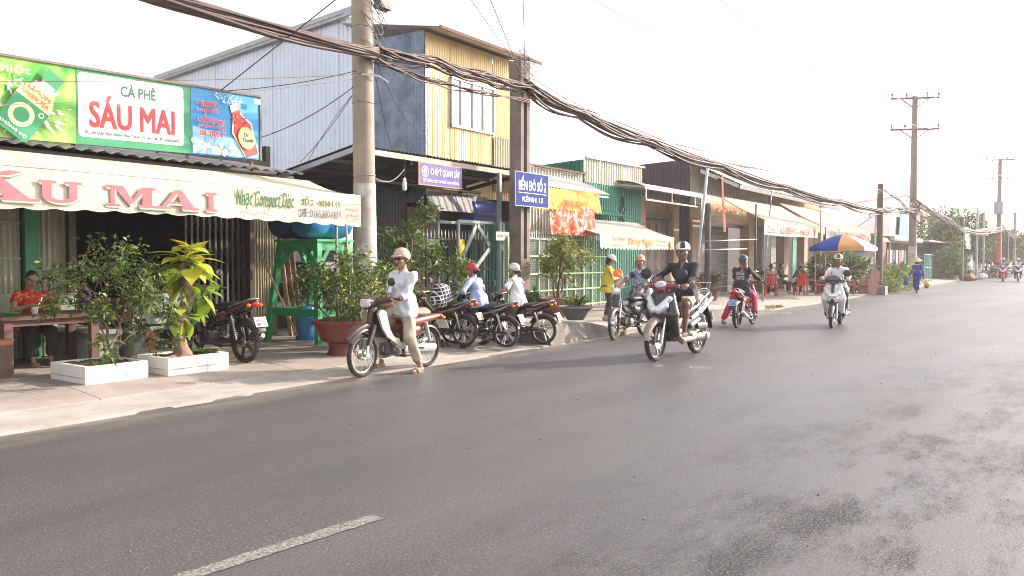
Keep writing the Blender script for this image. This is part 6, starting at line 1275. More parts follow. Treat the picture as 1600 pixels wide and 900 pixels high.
plant('shrub', 'dense small-leaved bonsai bush growing in the left white planter', 'bush', (4.84, 9.42, .28), [(.1, 0, 1, 1.15, 1), (.5, -.3, 1, 1.0, .8), (-.15, .0, 1, 1.05, .8), (.5, .3, .9, 1, .8), (.0, -.5, .8, .8, .6), (1, .1, .7, .75, .6)], 4, .50, .022, 3, .080, .44, [LG1, LG2, LG3, LY], [.42, .3, .26, .02], .035, .42, .74, .10, seed=11)
# lime leaved tree: every big leaf its own piece
lt = empty('ornamental_tree', (5.62, 9.28, .29), 0, 'gnarled potted tree with large lime yellow leaves in the right white planter', 'tree'); mb = MB()
blob(mb, [('c', (.08, -.03, -.05), (.05, 0, .12), .14, .085), ('c', (.05, 0, .12), (.02, 0, .35), .085, .075), ('c', (.02, 0, .35), (.08, .0, .55), .075, .062), ('c', (.08, 0, .55), (.17, 0, .70), .062, .06), ('c', (.17, 0, .70), (.13, 0, .95), .06, .055), ('c', (.13, 0, .95), (.08, 0, 1.12), .055, .035), ('c', (.08, 0, 1.1), (.18, 0, 1.3), .03, .012),
    ('e', (.06, -.04, .42), (.09, .07, .06)), ('e', (.13, -.03, .92), (.07, .06, .05)), ('c', (.08, 0, .0), (.38, -.12, -.04), .06, .02), ('c', (.08, 0, .0), (-.26, -.1, -.02), .06, .02), ('c', (.1, 0, .02), (.25, .15, -.03), .05, .02), ('c', (.08, 0, .0), (-.1, -.22, -.04), .05, .02)], .012, .03, wob=.006)
mb.tube([(.1, 0, 1.0), (.25, -.02, .92), (.36, -.05, .86), (.42, -.06, .84)], .012, 6); mb.tube([(.1, 0, .55), (.0, -.06, .56), (-.02, -.1, .52)], .012, 6); mb.tube([(.12, 0, 1.0), (-.1, 0, 1.08), (-.24, .02, 1.05)], .012, 6)
mb.build('trunk', BARKT, lt, smooth=True, fix=False)
def bigleaf(key, mat):
    def f(m):
        n = 8; V = []
        for i in range(n+1):
            t = i/n; w = .36*math.sin(PI*t**.75)*(1-.3*t); z = -.28*t*t; V += [(t, -w, z+w*.12), (t, 0, z), (t, w, z+w*.12)]
        m.add(V, [(i*3+j, (i+1)*3+j, (i+1)*3+j+1, i*3+j+1) for i in range(n) for j in range(2)]); m.tube([(-.25, 0, .06), (0, 0, 0)], .012, 4)
    mb = MB(); f(mb); return mb.mesh(key, mat, True, fix=False)
BLM = [bigleaf('leaf', LYG), bigleaf('leaf_b', M('leaf_chartreuse', (.52, .50, .05), .45, var=.12, sc=6, trans=.35)), bigleaf('leaf_c', M('leaf_fresh', (.20, .34, .05), .45, var=.2, sc=6, trans=.3))]
R_ = np.random.default_rng(21)
def rosette(c, n, L, up, mi, spread=0, az0=0, azr=2*PI):
    for i in range(n):
        az = az0+azr*(i+R_.uniform(-.3, .3))/n; el = up+R_.normal(0, .25); s_ = L*R_.uniform(.85, 1.3)
        p = Vector(c)+Vector(R_.normal(size=3))*spread; d = V3(math.cos(az)*math.cos(el), math.sin(az)*math.cos(el), math.sin(el)); q = d.to_track_quat('X', 'Z').to_euler()
        o = inst(BLM[mi[int(R_.integers(len(mi)))]], 'leaf', lt, p+d*.03, q, (s_, s_, s_))
rosette((.18, 0, 1.32), 9, .24, .45, (1,), .04); rosette((.18, 0, 1.27), 13, .32, .12, (1, 1, 0), .06); rosette((.16, 0, 1.17), 14, .32, -.1, (1, 0, 0), .09); rosette((.16, 0, 1.03), 13, .27, -.5, (0, 0, 2), .10); rosette((.12, 0, .90), 6, .2, -.9, (2, 0), .05)
rosette((-.26, .02, 1.06), 8, .17, .0, (2, 0), .05); rosette((.43, -.06, .84), 10, .20, -.35, (0, 0, 2), .05); rosette((.36, -.05, .72), 8, .22, -.9, (0, 2), .05); rosette((-.02, -.12, .54), 9, .20, -.15, (0, 2), .05); rosette((.0, -.12, .42), 5, .24, -1.1, (0,), .04); rosette((.25, -.05, .55), 5, .18, -.5, (0, 2), .04)
def tuft(label, loc, r, n, L, mats, cat='plant', w=.12, up=.8, seed=3, name='ground_plant', flat=1):
    rng = np.random.default_rng(seed); t = empty(name, loc, 0, label, cat); a = rng.uniform(0, 2*PI, n); q = r*np.sqrt(rng.uniform(0, 1, n)); P = np.stack((q*np.cos(a), q*flat*np.sin(a), rng.uniform(0, .03, n)), 1)
    D = np.stack((np.cos(a)*rng.uniform(.1, 1, n), np.sin(a)*rng.uniform(.1, 1, n), up*rng.uniform(.4, 1.2, n)), 1); Ls = L*rng.uniform(.5, 1.2, n); leaf_obj('foliage', P, D, Ls, Ls*w, mats, t, None, .3, seed); return t
tuft('low green herbs beside the lime leaved tree in its planter', (5.97, 9.25, .28), .16, 420, .08, [LG1, LG3, LG2], w=.35); tuft('sparse seedlings around the bonsai bush stems', (4.72, 9.4, .27), .25, 160, .05, [LG1, LG2], w=.35, seed=8)
# big oxblood pot with leafy shrub
bowl('plant_pot', 'large glossy oxblood pedestal pot in front of the green stand', (8.08, 8.98, .03), [(.24, 0), (.25, .03), (.20, .10), (.17, .17), (.19, .23), (.30, .28), (.36, .42), (.40, .52), (.43, .53), (.43, .565), (.40, .575), (.37, .55), (.30, .5)], POTR, (.37, .54))
plant('shrub', 'leafy green shrub with yellowing tips in the oxblood pot', 'bush', (8.08, 8.98, .58), [(0, 0, 1, 1, 1), (.5, -.4, .9, .9, .8), (-.6, .3, .8, .8, .8), (.3, .6, .9, .9, .8), (-.5, -.6, .7, .7, .7), (.8, .2, .8, .8, .7)], 3, .46, .022, 4, .12, .36, [LG1, LG2, LG3, LY], [.4, .3, .2, .1], .05, .35, .76, .14, seed=5)
t = empty('stake', (8.40, 9.1, .5), 0, 'thin bamboo stake in the oxblood pot holding up the awning end', 'stake'); mb = MB(); mb.tube([(0, 0, 0), (-.05, .05, 1.55)], .018, 6); mb.build('rod', M('bamboo_grey', (.36, .30, .22), .8), t)
# tall thin tree behind the seated man
plant('small_tree', 'tall thin tree with layered leafy branches behind the man in the white shirt', 'tree', (10.75, 9.9, .1), [(0, 0, 1, 1.2, 1.2), (.5, .1, .8, .9, .8), (-.5, -.1, .8, .9, .8), (.25, 0, 1, 1.0, .7), (-.2, .1, 1, 1.1, .7)], 3, .92, .03, 7, .14, .34, [LG1, LG2, LG3], [.45, .25, .3], .05, .22, .62, .15, seed=15)
plant('shrub', 'yellow flecked shrub beside the plaid shirted rider', 'bush', (9.95, 9.0, .1), [(0, 0, 1, 1, 1), (.5, .1, .8, .9, .8), (-.5, -.1, .8, .9, .8)], 3, .36, .02, 4, .11, .38, [LG1, LG3, LY, LR], [.35, .35, .2, .1], .05, .35, .72, .15, seed=16)
plant('shrub', 'pale leaved climbing shrub at the foot of the round concrete pole', 'bush', (8.75, 9.45, .1), [(0, 0, 1, 1.3, 1), (.3, .1, 1, 1.2, .8)], 3, .50, .02, 5, .12, .36, [LG3, LG1, LY], [.5, .3, .2], .05, .25, .68, .2, seed=17)
# pots on the raised bit
bowl('plant_pot', 'wide terracotta bowl on the raised kerb before the green fence', (14.0, 8.95, .33), [(.26, 0), (.30, .03), (.40, .25), (.47, .34), (.50, .35), (.50, .38), (.46, .385), (.42, .33)], POTB, (.45, .34))
bowl('plant_pot', 'grey cement bowl at the edge of the raised kerb', (13.15, 8.0, .34), [(.15, 0), (.17, .02), (.25, .16), (.33, .235), (.36, .24), (.36, .265), (.33, .27), (.30, .22)], POTG, (.32, .235))
plant('small_tree', 'gnarled fruit tree with sparse yellow green leaves in the terracotta bowl', 'tree', (14.0, 8.95, .68), [(.15, 0, 1, 1, 1.3), (-.5, .1, .7, .9, .8), (.5, 0, .7, .9, .8)], 4, .46, .034, 4, .10, .40, [LG3, LY, LG1, LR], [.4, .25, .25, .1], .05, .35, .74, .10, seed=25)
R_ = np.random.default_rng(3)
tuft('spiky grass-like plant in the grey cement bowl', (13.15, 8.0, .58), .15, 90, .34, [LG1, LG3], w=.12, up=1.0, seed=31, name='spiky_plant'); plant('shrub', 'dark bushy shrub between the concrete post and the terracotta bowl', 'bush', (13.5, 9.3, .33), [(0, 0, 1, 1, 1), (.5, 0, .8, 1, 1), (-.5, 0, .8, 1, 1)], 3, .22, .014, 5, .09, .35, [LG1, LG2], [.5, .5], .04, .35, .75, .15, seed=33)
# ---------------- cafe furniture
WDB = M('table_dark_wood', (.16, .085, .07), .6, var=.2, sc=4, dirt=.3); WDO = M('bench_orange_wood', (.38, .15, .05), .4, var=.2, sc=3); STN = M('bench_stone_green', (.30, .34, .27), .8, var=.15, sc=3, dirt=.3); STG = M('bench_stone_grey', (.42, .43, .40), .8, var=.1, dirt=.3)
tb = empty('table', (4.95, 10.95, .10), 0, 'dark wooden cafe table with cups in front of the woman in red', 'table')
mb = MB(); mb.box(-.62, .62, -.40, .40, .66, .71); mb.build('tabletop', WDB, tb); mb = MB(); mb.box(-.56, .56, -.34, .34, .58, .655); mb.build('apron', WDB, tb)
for sx in (-1, 1):
    for sy in (-1, 1): mb = MB(); mb.box(sx*.52-.05, sx*.52+.05, sy*.31-.05, sy*.31+.05, 0, .655); mb.build('leg', WDB, tb)
tb.location = (4.75, 10.95, .10)
for (x, y, lb, m_) in ((4.33, 10.75, 'green saucer on the left of the cafe table', M('saucer_green', (.10, .35, .05), .4)), (4.85, 10.85, 'green saucer on the right of the cafe table', M('saucer_green', (.10, .35, .05), .4))):
    mb = MB(); mb.lathe([(0, .0), (.06, .0), (.10, .035), (.095, .04), (.05, .01), (0, .01)], 18, (x, y, .815)); tag(mb.build('saucer', m_, smooth=True), lb, 'saucer')
mb = MB(); mb.lathe([(0, .0), (.035, .0), (.042, .09), (.038, .09), (.033, .01), (0, .01)], 14, (4.62, 10.8, .812)); tag(mb.build('glass', LENSW, smooth=True), 'small drinking glass between the two green saucers', 'glass')
def bench(label, loc, rz, L, mats, back=False, legm=None):
    t = empty('bench', loc, rz, label, 'bench'); mb = MB(); mb.box(-L/2, L/2, -.2, .2, .40, .46); mb.build('seat', mats, t)
    for s_ in (-1, 1): mb = MB(); mb.prism([(s_*L*.36-.09, 0), (s_*L*.36+.09, 0), (s_*L*.36+.06, .40), (s_*L*.36-.06, .40)], -.17, .17); mb.build('leg', legm or mats, t)
    if back:
        mb = MB(); mb.box(-L/2, L/2, .19, .25, .50, .92); mb.build('backrest', mats, t)
        for s_ in (-1, 1): mb = MB(); mb.beam((s_*L*.36, .2, .3), (s_*L*.36, .26, .9), .08, .06); mb.build('back_post', mats, t)
    return t
bench('green stone bench with backrest against the olive shutters behind the woman', (4.6, 11.70, .1), 0, 2.1, STN, True); bench('grey stone bench without cushion between table and white planter', (5.55, 11.15, .1), PI/2-.2, 1.0, STG)
bench('green stone bench with backrest behind the bonsai bush', (6.35, 10.9, .1), PI+.15, 1.3, STN, True); bench('orange wooden stool bench at the left edge', (3.98, 10.62, .09), PI/2, .55, WDO, False, M('log_leg', (.14, .09, .06), .9, var=.3)); bench('orange wooden bench in the dark doorway', (6.9, 12.9, .12), 0, 1.2, WDO)
bench('dark wooden bench behind the lime leaved tree', (6.9, 11.6, .1), 0, 1.1, M('bench_red_wood', (.17, .05, .035), .5, dirt=.3), True)
cl = MB(); blob(cl, [('e', (3.75, 11.3, .64), (.30, .22, .09)), ('c', (3.9, 11.1, .62), (4.1, 11.2, .60), .09, .06)], .015, .05, wob=.02); tag(smooth_obj(cl, 'knee_cloth', printed('cloth_red_floral', (.50, .03, .02), (.55, .06, .03), (.65, .40, .10), 22)), 'red flowered cloth heap standing in for a seated woman at the left edge', 'cloth')  # cloth heap built in place of a seated woman's knee at the frame edge
# things glimpsed in the doorway
mb = MB(); blob(mb, [('c', (5.88, 12.1, .82), (5.86, 12.1, 1.08), .09, .07), ('e', (5.88, 12.1, .8), (.10, .08, .10))], .015, .05, wob=.02); tag(smooth_obj(mb, 'purple_bag', M('cloth_purple', (.055, .018, .09), .8, var=.3)), 'purple cloth bag hanging on the brown door post', 'bag')
mb = MB(); mb.box(6.3, 7.2, 13.2, 13.7, .13, .85); tag(mb.build('counter', M('counter_brown', (.13, .07, .045), .6)), 'dark wooden counter inside the cafe doorway', 'counter')
mb = MB(); mb.sphere((7.05, 11.9, 1.02), (.07, .07, .08), 12, 8); tag(mb.build('blue_cap', TKB, smooth=True), 'small bright blue bottle top behind the lime leaves', 'bottle')
# cabinet and boards behind the green stand
cb = empty('display_cabinet', (10.6, 12.9, .1), 0, 'dark display cabinet with newspaper-like stacks behind the green stand', 'cabinet'); mb = MB(); mb.box(-.9, .9, .4, .45, 0, 2.2); mb.build('back', STEELD, cb)
for i, z in enumerate((.55, .95, 1.35, 1.8)):
    mb = MB(); mb.box(-.9, .9, -.1, .4, z, z+.03); sh_ = mb.build('shelf', M('shelf_grey', (.22, .22, .22), .6), cb)
    for k in range(6): mb = MB(); mb.box(-.85+k*.29, -.62+k*.29, .0, .3, z+.03, z+.08+.22*rr.random()); mb.build('stock', M('stock%d' % (k % 4), ((.25, .26, .27), (.12, .12, .13), (.35, .33, .3), (.08, .1, .12))[k % 4], .7), sh_)
mb = MB(); mb.box(-.85, .85, -.15, .0, .35, .55); mb.build('drawer', M('drawer_grey', (.35, .36, .36), .6), cb)
for i, (x, c_) in enumerate(((9.45, (.45, .32, .18)), (9.58, (.30, .18, .10)), (9.70, (.5, .38, .24)))): mb = MB(); mb.beam((x, 11.85, .1), (x+.05, 12.3, 2.5), .10, .02, up=X_); tag(mb.build('plank', M('plank%d' % i, c_, .8)), ['pale plank leaning by the straw shutter', 'dark plank leaning in the middle of three', 'light plank leaning nearest the cabinet'][i], 'plank')
# ---------------- market pieces right of centre
AW2 = M('canvas_peach', (.52, .41, .30), .85, var=.06, sc=1.5, dirt=.2, dirtc=(.5, .36, .25), trans=.15); AW3 = M('canvas_grey_cream', (.42, .40, .35), .85, var=.08, sc=2, dirt=.3, trans=.1); AWP = M('valance_pale', (.60, .56, .44), .85, var=.04, dirt=.15, dirtc=(.6, .5, .35), trans=.12)
a, va = awning('grey cream awning with orange lettering beyond the green fence', 16.2, 20.3, 9.2, 2.10, 1.76, 11.2, 2.62, [AW3], scal=.055, period=.19, rearx=(17.6, 22.0)); va.data.materials[0] = AWP
m = MB(); letters(m, 'Thúy Nga', (17.6, 9.18, 1.83), X_, Z_, 1.35, .22, .05, 0, .2, lift=.01); letters(m, 'Tạp Hóa', (16.75, 9.18, 1.95), X_, Z_, .7, .12, .03, 1, .2, lift=.01); letters(m, 'BÁN SỈ & LẺ', (16.75, 9.18, 1.83), X_, Z_, .6, .07, .04, 1, lift=.01); letters(m, 'ĐT: 0939 186 256', (19.1, 9.18, 1.96), X_, Z_, .75, .06, .04, 1, lift=.01); letters(m, 'Phục Vụ Tận Nơi', (19.1, 9.18, 1.86), X_, Z_, .75, .06, .04, 1, lift=.01)
m.lathe([(0, 0), (.11, 0)], 16, (20.1, 9.165, 1.92), 'y', 2, cap=False); m.build('lettering', [M('letter_orange', (.75, .22, .04), .7), M('letter_green', (.12, .22, .10), .7), M('letter_yellow', (.75, .6, .08), .7)], va, fix=False)
o = cloth('banner', 'pale peach banner with faded orange capitals under the flat canopy', 26.5, 31.05, 11.0, 3.08, 3.68, M('banner_peach', (.56, .43, .27), .85, var=.06, trans=.15), .03, .02, 0, 5)
m = MB(); letters(m, 'NGỌC TRÂM', (26.75, 10.94, 3.24), X_, Z_, 3.3, .30, .07, lift=.02); letters(m, '68', (30.4, 10.94, 3.24), X_, Z_, .45, .30, .07, lift=.02, mat=1); m.build('lettering', [M('letter_faded_red', (.62, .20, .10), .8), M('letter_yellow', (.75, .6, .08), .7)], o, fix=False)
for (x0, x1, lb, yb_, zb) in ((27.2, 33.8, 'nearer peach awning with red capitals on its white valance', 10.5, 3.72), (35.1, 43.5, 'farther peach awning with red capitals above the parasol', 11.0, 3.98)):
    a, va = awning(lb, x0, x1, 9.0, 2.88, 2.36, yb_, zb, [AW2], scal=.03, period=.3, group='awnings over the red chairs', posts=((x0+.1, 9.05), (x1-.1, 9.05))); va.data.materials[0] = AWP; w = x1-x0; m = MB()
    letters(m, 'Café', (x0+.4*w/6.6, 8.97, 2.46), X_, Z_, w*.13, .26, .04, 1, .25, lift=.02); letters(m, 'LIÊM - NỮ', (x0+w*.28, 8.97, 2.48), X_, Z_, w*.55, .25, .09, 0, lift=.02); m.lathe([(0, 0), (.16, 0)], 14, (x1-.35, 8.94, 2.6), 'y', 2, cap=False); m.build('lettering', [M('letter_red', (.70, .10, .05), .7), M('letter_grey', (.30, .28, .27), .7), M('letter_yellow', (.75, .6, .08), .7)], va, fix=False)
def rod(label, a, b, r, mat, cat='pole', name='rod'):
    mb = MB(); mb.tube([a, b], r, 8); return tag(mb.build(name, mat, smooth=True, fix=False), label, cat)
rod('pale blue leaning pole in front of the dark shed', (24.2, 10.3, .1), (25.6, 10.4, 4.7), .05, M('pole_pale_blue', (.42, .52, .60), .5)); rod('thin grey upright pole in front of the red bicycle', (26.9, 9.2, .1), (26.9, 9.2, 3.4), .028, STEELD); rod('thin grey leaning pole behind the red bicycle', (27.0, 9.0, .1), (28.3, 9.1, 4.2), .022, STEEL)
rod('thin pale pole at the right end of the near peach awning', (35.0, 9.2, .05), (35.0, 9.2, 3.6), .025, STEEL); rod('pale blue thin pole right of the parasol', (41.5, 8.4, .05), (41.8, 8.4, 3.9), .045, M('pole_pale_blue', (.42, .52, .60), .5))
rod('dark upright post beside the helmeted driver', (24.4, 9.9, .1), (24.4, 9.9, 3.3), .10, M('post_charcoal', (.09, .08, .08), .8)); rod('upper horizontal rail across the market shop', (23.0, 9.4, 2.06), (27.0, 9.2, 2.2), .02, STEEL, 'rail'); rod('lower horizontal rail across the market shop', (23.0, 9.4, 1.8), (26.0, 9.2, 1.86), .02, STEEL, 'rail')
o = cloth('ribbon', 'red cloth ribbon hanging from the canopy by the pale blue pole', 24.85, 24.98, 9.6, 2.4, 4.2, M('ribbon_red', (.65, .10, .06), .8), 0, .05, 0, 9, 'ribbon')
# fruit pile, dark pots
FR = M('fruit_orange', (.72, .18, .03), .5, var=.3, sc=9); FR2 = M('fruit_peach', (.66, .40, .24), .6, var=.2, sc=9)
st_ = empty('market_stall', (18.6, 8.5, GZ(18.6, 8.5)), 0, 'low stall heaped with orange and peach bundles behind the dark scooter', 'stall'); mb = MB(); mb.box(-.9, .9, -.4, .4, .12, .2); mb.build('tray', WDB, st_)
mb = MB(); [mb.box(x-.05, x+.05, y-.05, y+.05, 0, .12) for x in (-.8, .8) for y in (-.3, .3)]; mb.build('foot', WDB, st_)
R_ = np.random.default_rng(9); fm = [meshof('bundle_a', lambda m: m.sphere((0, 0, 0), (.09, .06, .05), 8, 6), FR, True), meshof('bundle_b', lambda m: m.sphere((0, 0, 0), (.10, .055, .05), 8, 6), FR2, True), meshof('bundle_c', lambda m: m.sphere((0, 0, 0), (.05, .05, .05), 8, 6), M('fruit_pale', (.6, .5, .38), .6), True)]
for i in range(110):
    t_ = i/110; r = .8*(1-t_)**.6; a_ = R_.uniform(0, 6.28); inst(fm[(0 if t_ < .45 else 1) if R_.random() < .75 else 2], 'bundle', st_, (r*math.cos(a_)*R_.uniform(.2, 1), .38*(1-t_*.6)*math.sin(a_), .24+.45*t_+R_.uniform(0, .05)), tuple(R_.uniform(0, 3, 3)))
for i, (x, y) in enumerate(((20.6, 10.3), (21.9, 10.4), (23.2, 10.3), (24.4, 10.5), (25.7, 10.4))):
    w_ = ['first', 'second', 'third', 'fourth', 'fifth'][i]; bowl('plant_pot', f'{w_} dark pot from the left in the row behind the stall', (x, y, .12), [(.28, 0), (.40, .35), (.45, .37), (.42, .38), (.38, .33)], M('pot_dark_brown', (.13, .06, .045), .7), (.4, .34), group='dark pots behind the stall')
    plant('shrub', f'{w_} reddish brown shrub from the left in the row behind the stall', 'bush', (x, y, .48), [(0, 0, 1, 1, 1), (.6, 0, .6, 1, 1), (-.6, 0, .6, 1, 1)], 3, .24, .02, 4, .09, .4, [LR, LG2, M('leaf_brown', (.12, .06, .045), .8)], [.35, .25, .4], .06, .4, .75, .1, seed=40+i, group='shrubs behind the stall')
bowl('plant_pot', 'tall brown jar behind the dark scooter rider', (19.0, 9.6, .12), [(.16, 0), (.24, .2), (.26, .5), (.18, .62), (.2, .66), (.16, .66)], M('jar_brown', (.17, .08, .055), .6), (.16, .6))
# bicycle
BRD = M('bicycle_red', (.42, .05, .03), .4, dirt=.2)
def bicycle(label, loc, rz, col, basket=False, r=.33):
    t = empty('bicycle', loc, rz, label, 'bicycle'); f = []
    for x, n_ in ((.52, 'front_wheel'), (-.52, 'rear_wheel')):
        mb = MB(); mb.torus(r-.02, .012, 40, 6); w = mb.build(n_, CHROME, t, smooth=True); w.location = (x, 0, r); mb = MB(); mb.torus(r, .018, 40, 8); mb.build('tyre', TYRE, w, smooth=True)
        mb = MB(); [mb.tube([(0, .02*(-1)**i, 0), ((r-.02)*math.cos(i*PI/12), 0, (r-.02)*math.sin(i*PI/12))], .0025, 3) for i in range(24)]; mb.build('spokes', CHROME, w)
        part(t, 'mudguard', [col], lambda m: arc_fender(m, x, r, r+.035, 20, 175, .03, drop=.01))
    part(t, 'frame', [col], lambda m: (m.tube([(-.08, 0, .30), (.36, 0, .72)], .02, 8), m.tube([(-.08, 0, .30), (-.18, 0, .80)], .018, 8), m.tube([(-.12, 0, .52), (.33, 0, .80)], .018, 8), m.tube([(.34, 0, .90), (.38, 0, .68), (.52, .0, r)], .018, 8), m.tube([(-.08, 0, .30), (-.52, .05, r)], .012, 6), m.tube([(-.16, 0, .68), (-.52, .05, r)], .012, 6)))
    part(t, 'handlebar', [CHROME], lambda m: (m.tube([(.34, 0, .88), (.33, 0, 1.0)], .014, 6), m.tube([(.22, .27, 1.02), (.34, .2, 1.04), (.36, 0, 1.0), (.34, -.2, 1.04), (.22, -.27, 1.02)], .012, 6)))
    part(t, 'saddle', [BLK], lambda m: m.loft([(-.32, .88, .03, .09), (-.2, .89, .035, .08), (-.02, .88, .02, .025)], 12)); part(t, 'crank', [BLK], lambda m: (m.torus(.09, .008, 20, 5, (-.08, -.04, .30)), m.beam((-.08, -.06, .30), (.04, -.08, .2), .015, .02), m.box(.0, .1, -.14, -.07, .18, .21), m.beam((-.08, .06, .30), (-.2, .08, .4), .015, .02)))
    part(t, 'carrier', [CHROME], lambda m: [m.beam((-.25, s_*.06, .72), (-.75, s_*.06, .72), .012, .012) for s_ in (1, -1)]+[m.beam((-.72, s_*.06, .72), (-.52, s_*.06, r), .01, .01) for s_ in (1, -1)])
    if basket: part(t, 'basket', [M('basket_white', (.75, .72, .64), .5)], lambda m: m.add([(.45, -.15, .78), (.75, -.15, .78), (.75, .15, .78), (.45, .15, .78), (.40, -.2, 1.02), (.84, -.2, 1.02), (.84, .2, 1.02), (.40, .2, 1.02)], [(0, 1, 2, 3), (0, 4, 5, 1), (1, 5, 6, 2), (2, 6, 7, 3), (3, 7, 4, 0), (4, 7, 6, 5)]))
    return t
bicycle('red bicycle parked on the pavement beside the pink trousered rider', (24.4, 8.55, .12), PI+.35, BRD, r=.34); bicycle('white step-through bicycle with a front basket behind the stall', (21.6, 9.3, .12), PI-.5, M('bicycle_white', (.72, .68, .58), .4), True, .26)
mb = MB(); mb.lathe([(.0, 0), (.07, .01), (.075, .2), (.04, .25), (.04, .3), (0, .3)], 14, (23.6, 8.4, 1.0)); tag(mb.build('water_bottle', M('bottle_sky', (.25, .55, .75), .3, trans=.2), smooth=True), 'sky blue bottle standing on the front of the red bicycle', 'bottle')
# red plastic chairs, tables, parasol
RPL = M('plastic_red', (.55, .035, .03), .4, var=.08)
def red_chair(label, loc, rz):
    t = empty('plastic_chair', loc, rz, label, 'chair', 'red plastic chairs outside the cafe'); mb = MB(); mb.cbox((0, 0, .42), (.42, .44, .03)); mb.build('seat', RPL, t); mb = MB(); [mb.beam((-.2, y, .42), (-.27, y, .86), .055, .02) for y in (-.18, -.09, 0, .09, .18)]; mb.beam((-.27, -.22, .85), (-.27, .22, .85), .03, .07); mb.build('backrest', RPL, t)
    for s_ in (1, -1): mb = MB(); mb.tube([(-.24, s_*.22, .66), (.05, s_*.24, .65), (.19, s_*.22, .60), (.2, s_*.2, .42)], .02, 6); mb.build('armrest', RPL, t)
    for sx in (1, -1):
        for sy in (1, -1): mb = MB(); mb.beam((sx*.18, sy*.19, .42), (sx*.22, sy*.22, 0), .04, .03, up=X_); mb.build('leg', RPL, t)
    return t
red_chair('red plastic chair left of the round cafe table', (32.9, 9.4, .06), .6); red_chair('red plastic chair turned towards the road by the white scooter', (33.6, 8.75, .06), 1.7); red_chair('red plastic chair under the parasol', (35.4, 8.9, .06), 2.0); red_chair('red plastic chair farthest back against the shop', (32.0, 10.3, .06), .2)
t = empty('table', (34.3, 9.5, .06), 0, 'low round cafe table among the red chairs', 'table'); mb = MB(); mb.lathe([(0, .56), (.40, .56), (.42, .58), (.40, .60), (0, .60)], 24); mb.build('tabletop', M('table_brown', (.25, .12, .08), .5), t); mb = MB(); mb.lathe([(.03, 0), (.03, .56)], 8); mb.lathe([(.2, 0), (.18, .03), (.03, .05)], 12); mb.build('leg', M('table_leg_pale', (.5, .52, .55), .5), t)
um = empty('parasol', (33.5, 7.95, .05), 0, 'faded blue, orange and white parasol behind the white scooter', 'parasol'); mb = MB(); mb.tube([(0, 0, 0), (0, 0, 2.48)], .025, 8); mb.build('pole', STEEL, um)
PB = [M('parasol_blue', (.015, .06, .42), .7, var=.08, trans=.25), M('parasol_orange', (.66, .34, .12), .7, var=.08, trans=.25), M('parasol_white', (.72, .74, .82), .7, var=.04, trans=.25)]
for i in range(8):
    a0 = i*PI/4+.1; a1 = a0+PI/4; V = []; n = 6
    for j in range(n+1):
        q = j/n
        for k in range(5): a_ = a0+(a1-a0)*k/4; r = 1.27*q; sagr = 1-.05*math.sin(PI*k/4)*q; V.append((r*math.cos(a_)*sagr, r*math.sin(a_)*sagr, 2.46-.52*q**1.5-.05*math.sin(PI*k/4)*q*q))
    for k in range(5): x, y, z = V[n*5+k]; V.append((x*1.0, y*1.0, z-.14+.03*math.sin(PI*k/4)))
    mb = MB(); mb.add(V, [(j*5+k, j*5+k+1, (j+1)*5+k+1, (j+1)*5+k) for j in range(n+1) for k in range(4)]); mb.build('panel', PB[(0, 0, 1, 2, 2, 0, 1, 2)[(i+6) % 8]], um, smooth=True, fix=False)
    mb = MB(); mb.beam((1.25*math.cos(a0), 1.25*math.sin(a0), 1.93), (0, 0, 2.44), .012, .012); mb.build('rib', STEEL, um)
def stone_seat(label, loc, rz):
    t = empty('stone_chair', loc, rz, label, 'chair', 'brown moulded chairs by the hedge'); BS = M('stone_brown_pink', (.34, .17, .14), .7, var=.15, dirt=.2); mb = MB(); mb.cbox((0, 0, .40), (.5, .5, .08)); mb.build('seat', BS, t); mb = MB(); mb.beam((-.22, 0, .4), (-.42, 0, 1.02), .5, .07, up=(0, 1, 0)); mb.build('backrest', BS, t)
    for s_ in (1, -1): mb = MB(); mb.prism([(-.2, 0), (.2, 0), (.24, .4), (.2, .62), (-.28, .62), (-.3, .4)], s_*.25-.03, s_*.25+.03); mb.build('side', BS, t)
stone_seat('brown moulded bench facing away by the hedge', (35.9, 7.5, .05), PI*.8); stone_seat('brown moulded bench nearer the cafe tables', (35.3, 8.2, .05), PI*.15)
mb = MB(); mb.box(36.6, 37.15, 6.95, 7.3, 0, .38); tag(mb.build('concrete_block', POTG), 'pale concrete block at the pavement edge by the weeds', 'block')
# bushes and far trees
def bush(name, label, cat, loc, rad, n, L, mats, wts, seed, trunk=None, w=.4, lumps=9, group=None):
    rng = np.random.default_rng(seed); t = empty(name, loc, 0, label, cat, group); P = []; D = []
    cs = [(rng.normal(size=3)*np.array(rad)*.42, rng.uniform(.35, .62)) for _ in range(lumps)]
    for i in range(n):
        c, q = cs[int(rng.integers(lumps))]; v = rng.normal(size=3); v /= np.linalg.norm(v); P.append(c+v*np.array(rad)*q*rng.uniform(.7, 1.05)); D.append(v+rng.normal(size=3)*.5)
    P = np.array(P); P[:, 2] += rad[2]+(trunk or 0); P[:, 2] = np.maximum(P[:, 2], .02); Ls = L*rng.uniform(.5, 1.3, n)
    leaf_obj('foliage' if not trunk else 'crown', P, np.array(D), Ls, Ls*w, mats, t, wts, .2, seed); mb = MB()
    for k in range(5): a_ = k*1.3; mb.tube([(0, 0, 0), (.1*math.cos(a_)*rad[0], .1*math.sin(a_)*rad[1], (trunk or 0)+rad[2]*.4), (.5*math.cos(a_)*rad[0], .5*math.sin(a_)*rad[1], (trunk or 0)+rad[2]*1.2)], [.06*rad[2]+.01, .04*rad[2], .01], 6)
    mb.build('trunk' if trunk else 'stems', BARK, t, smooth=True); return t
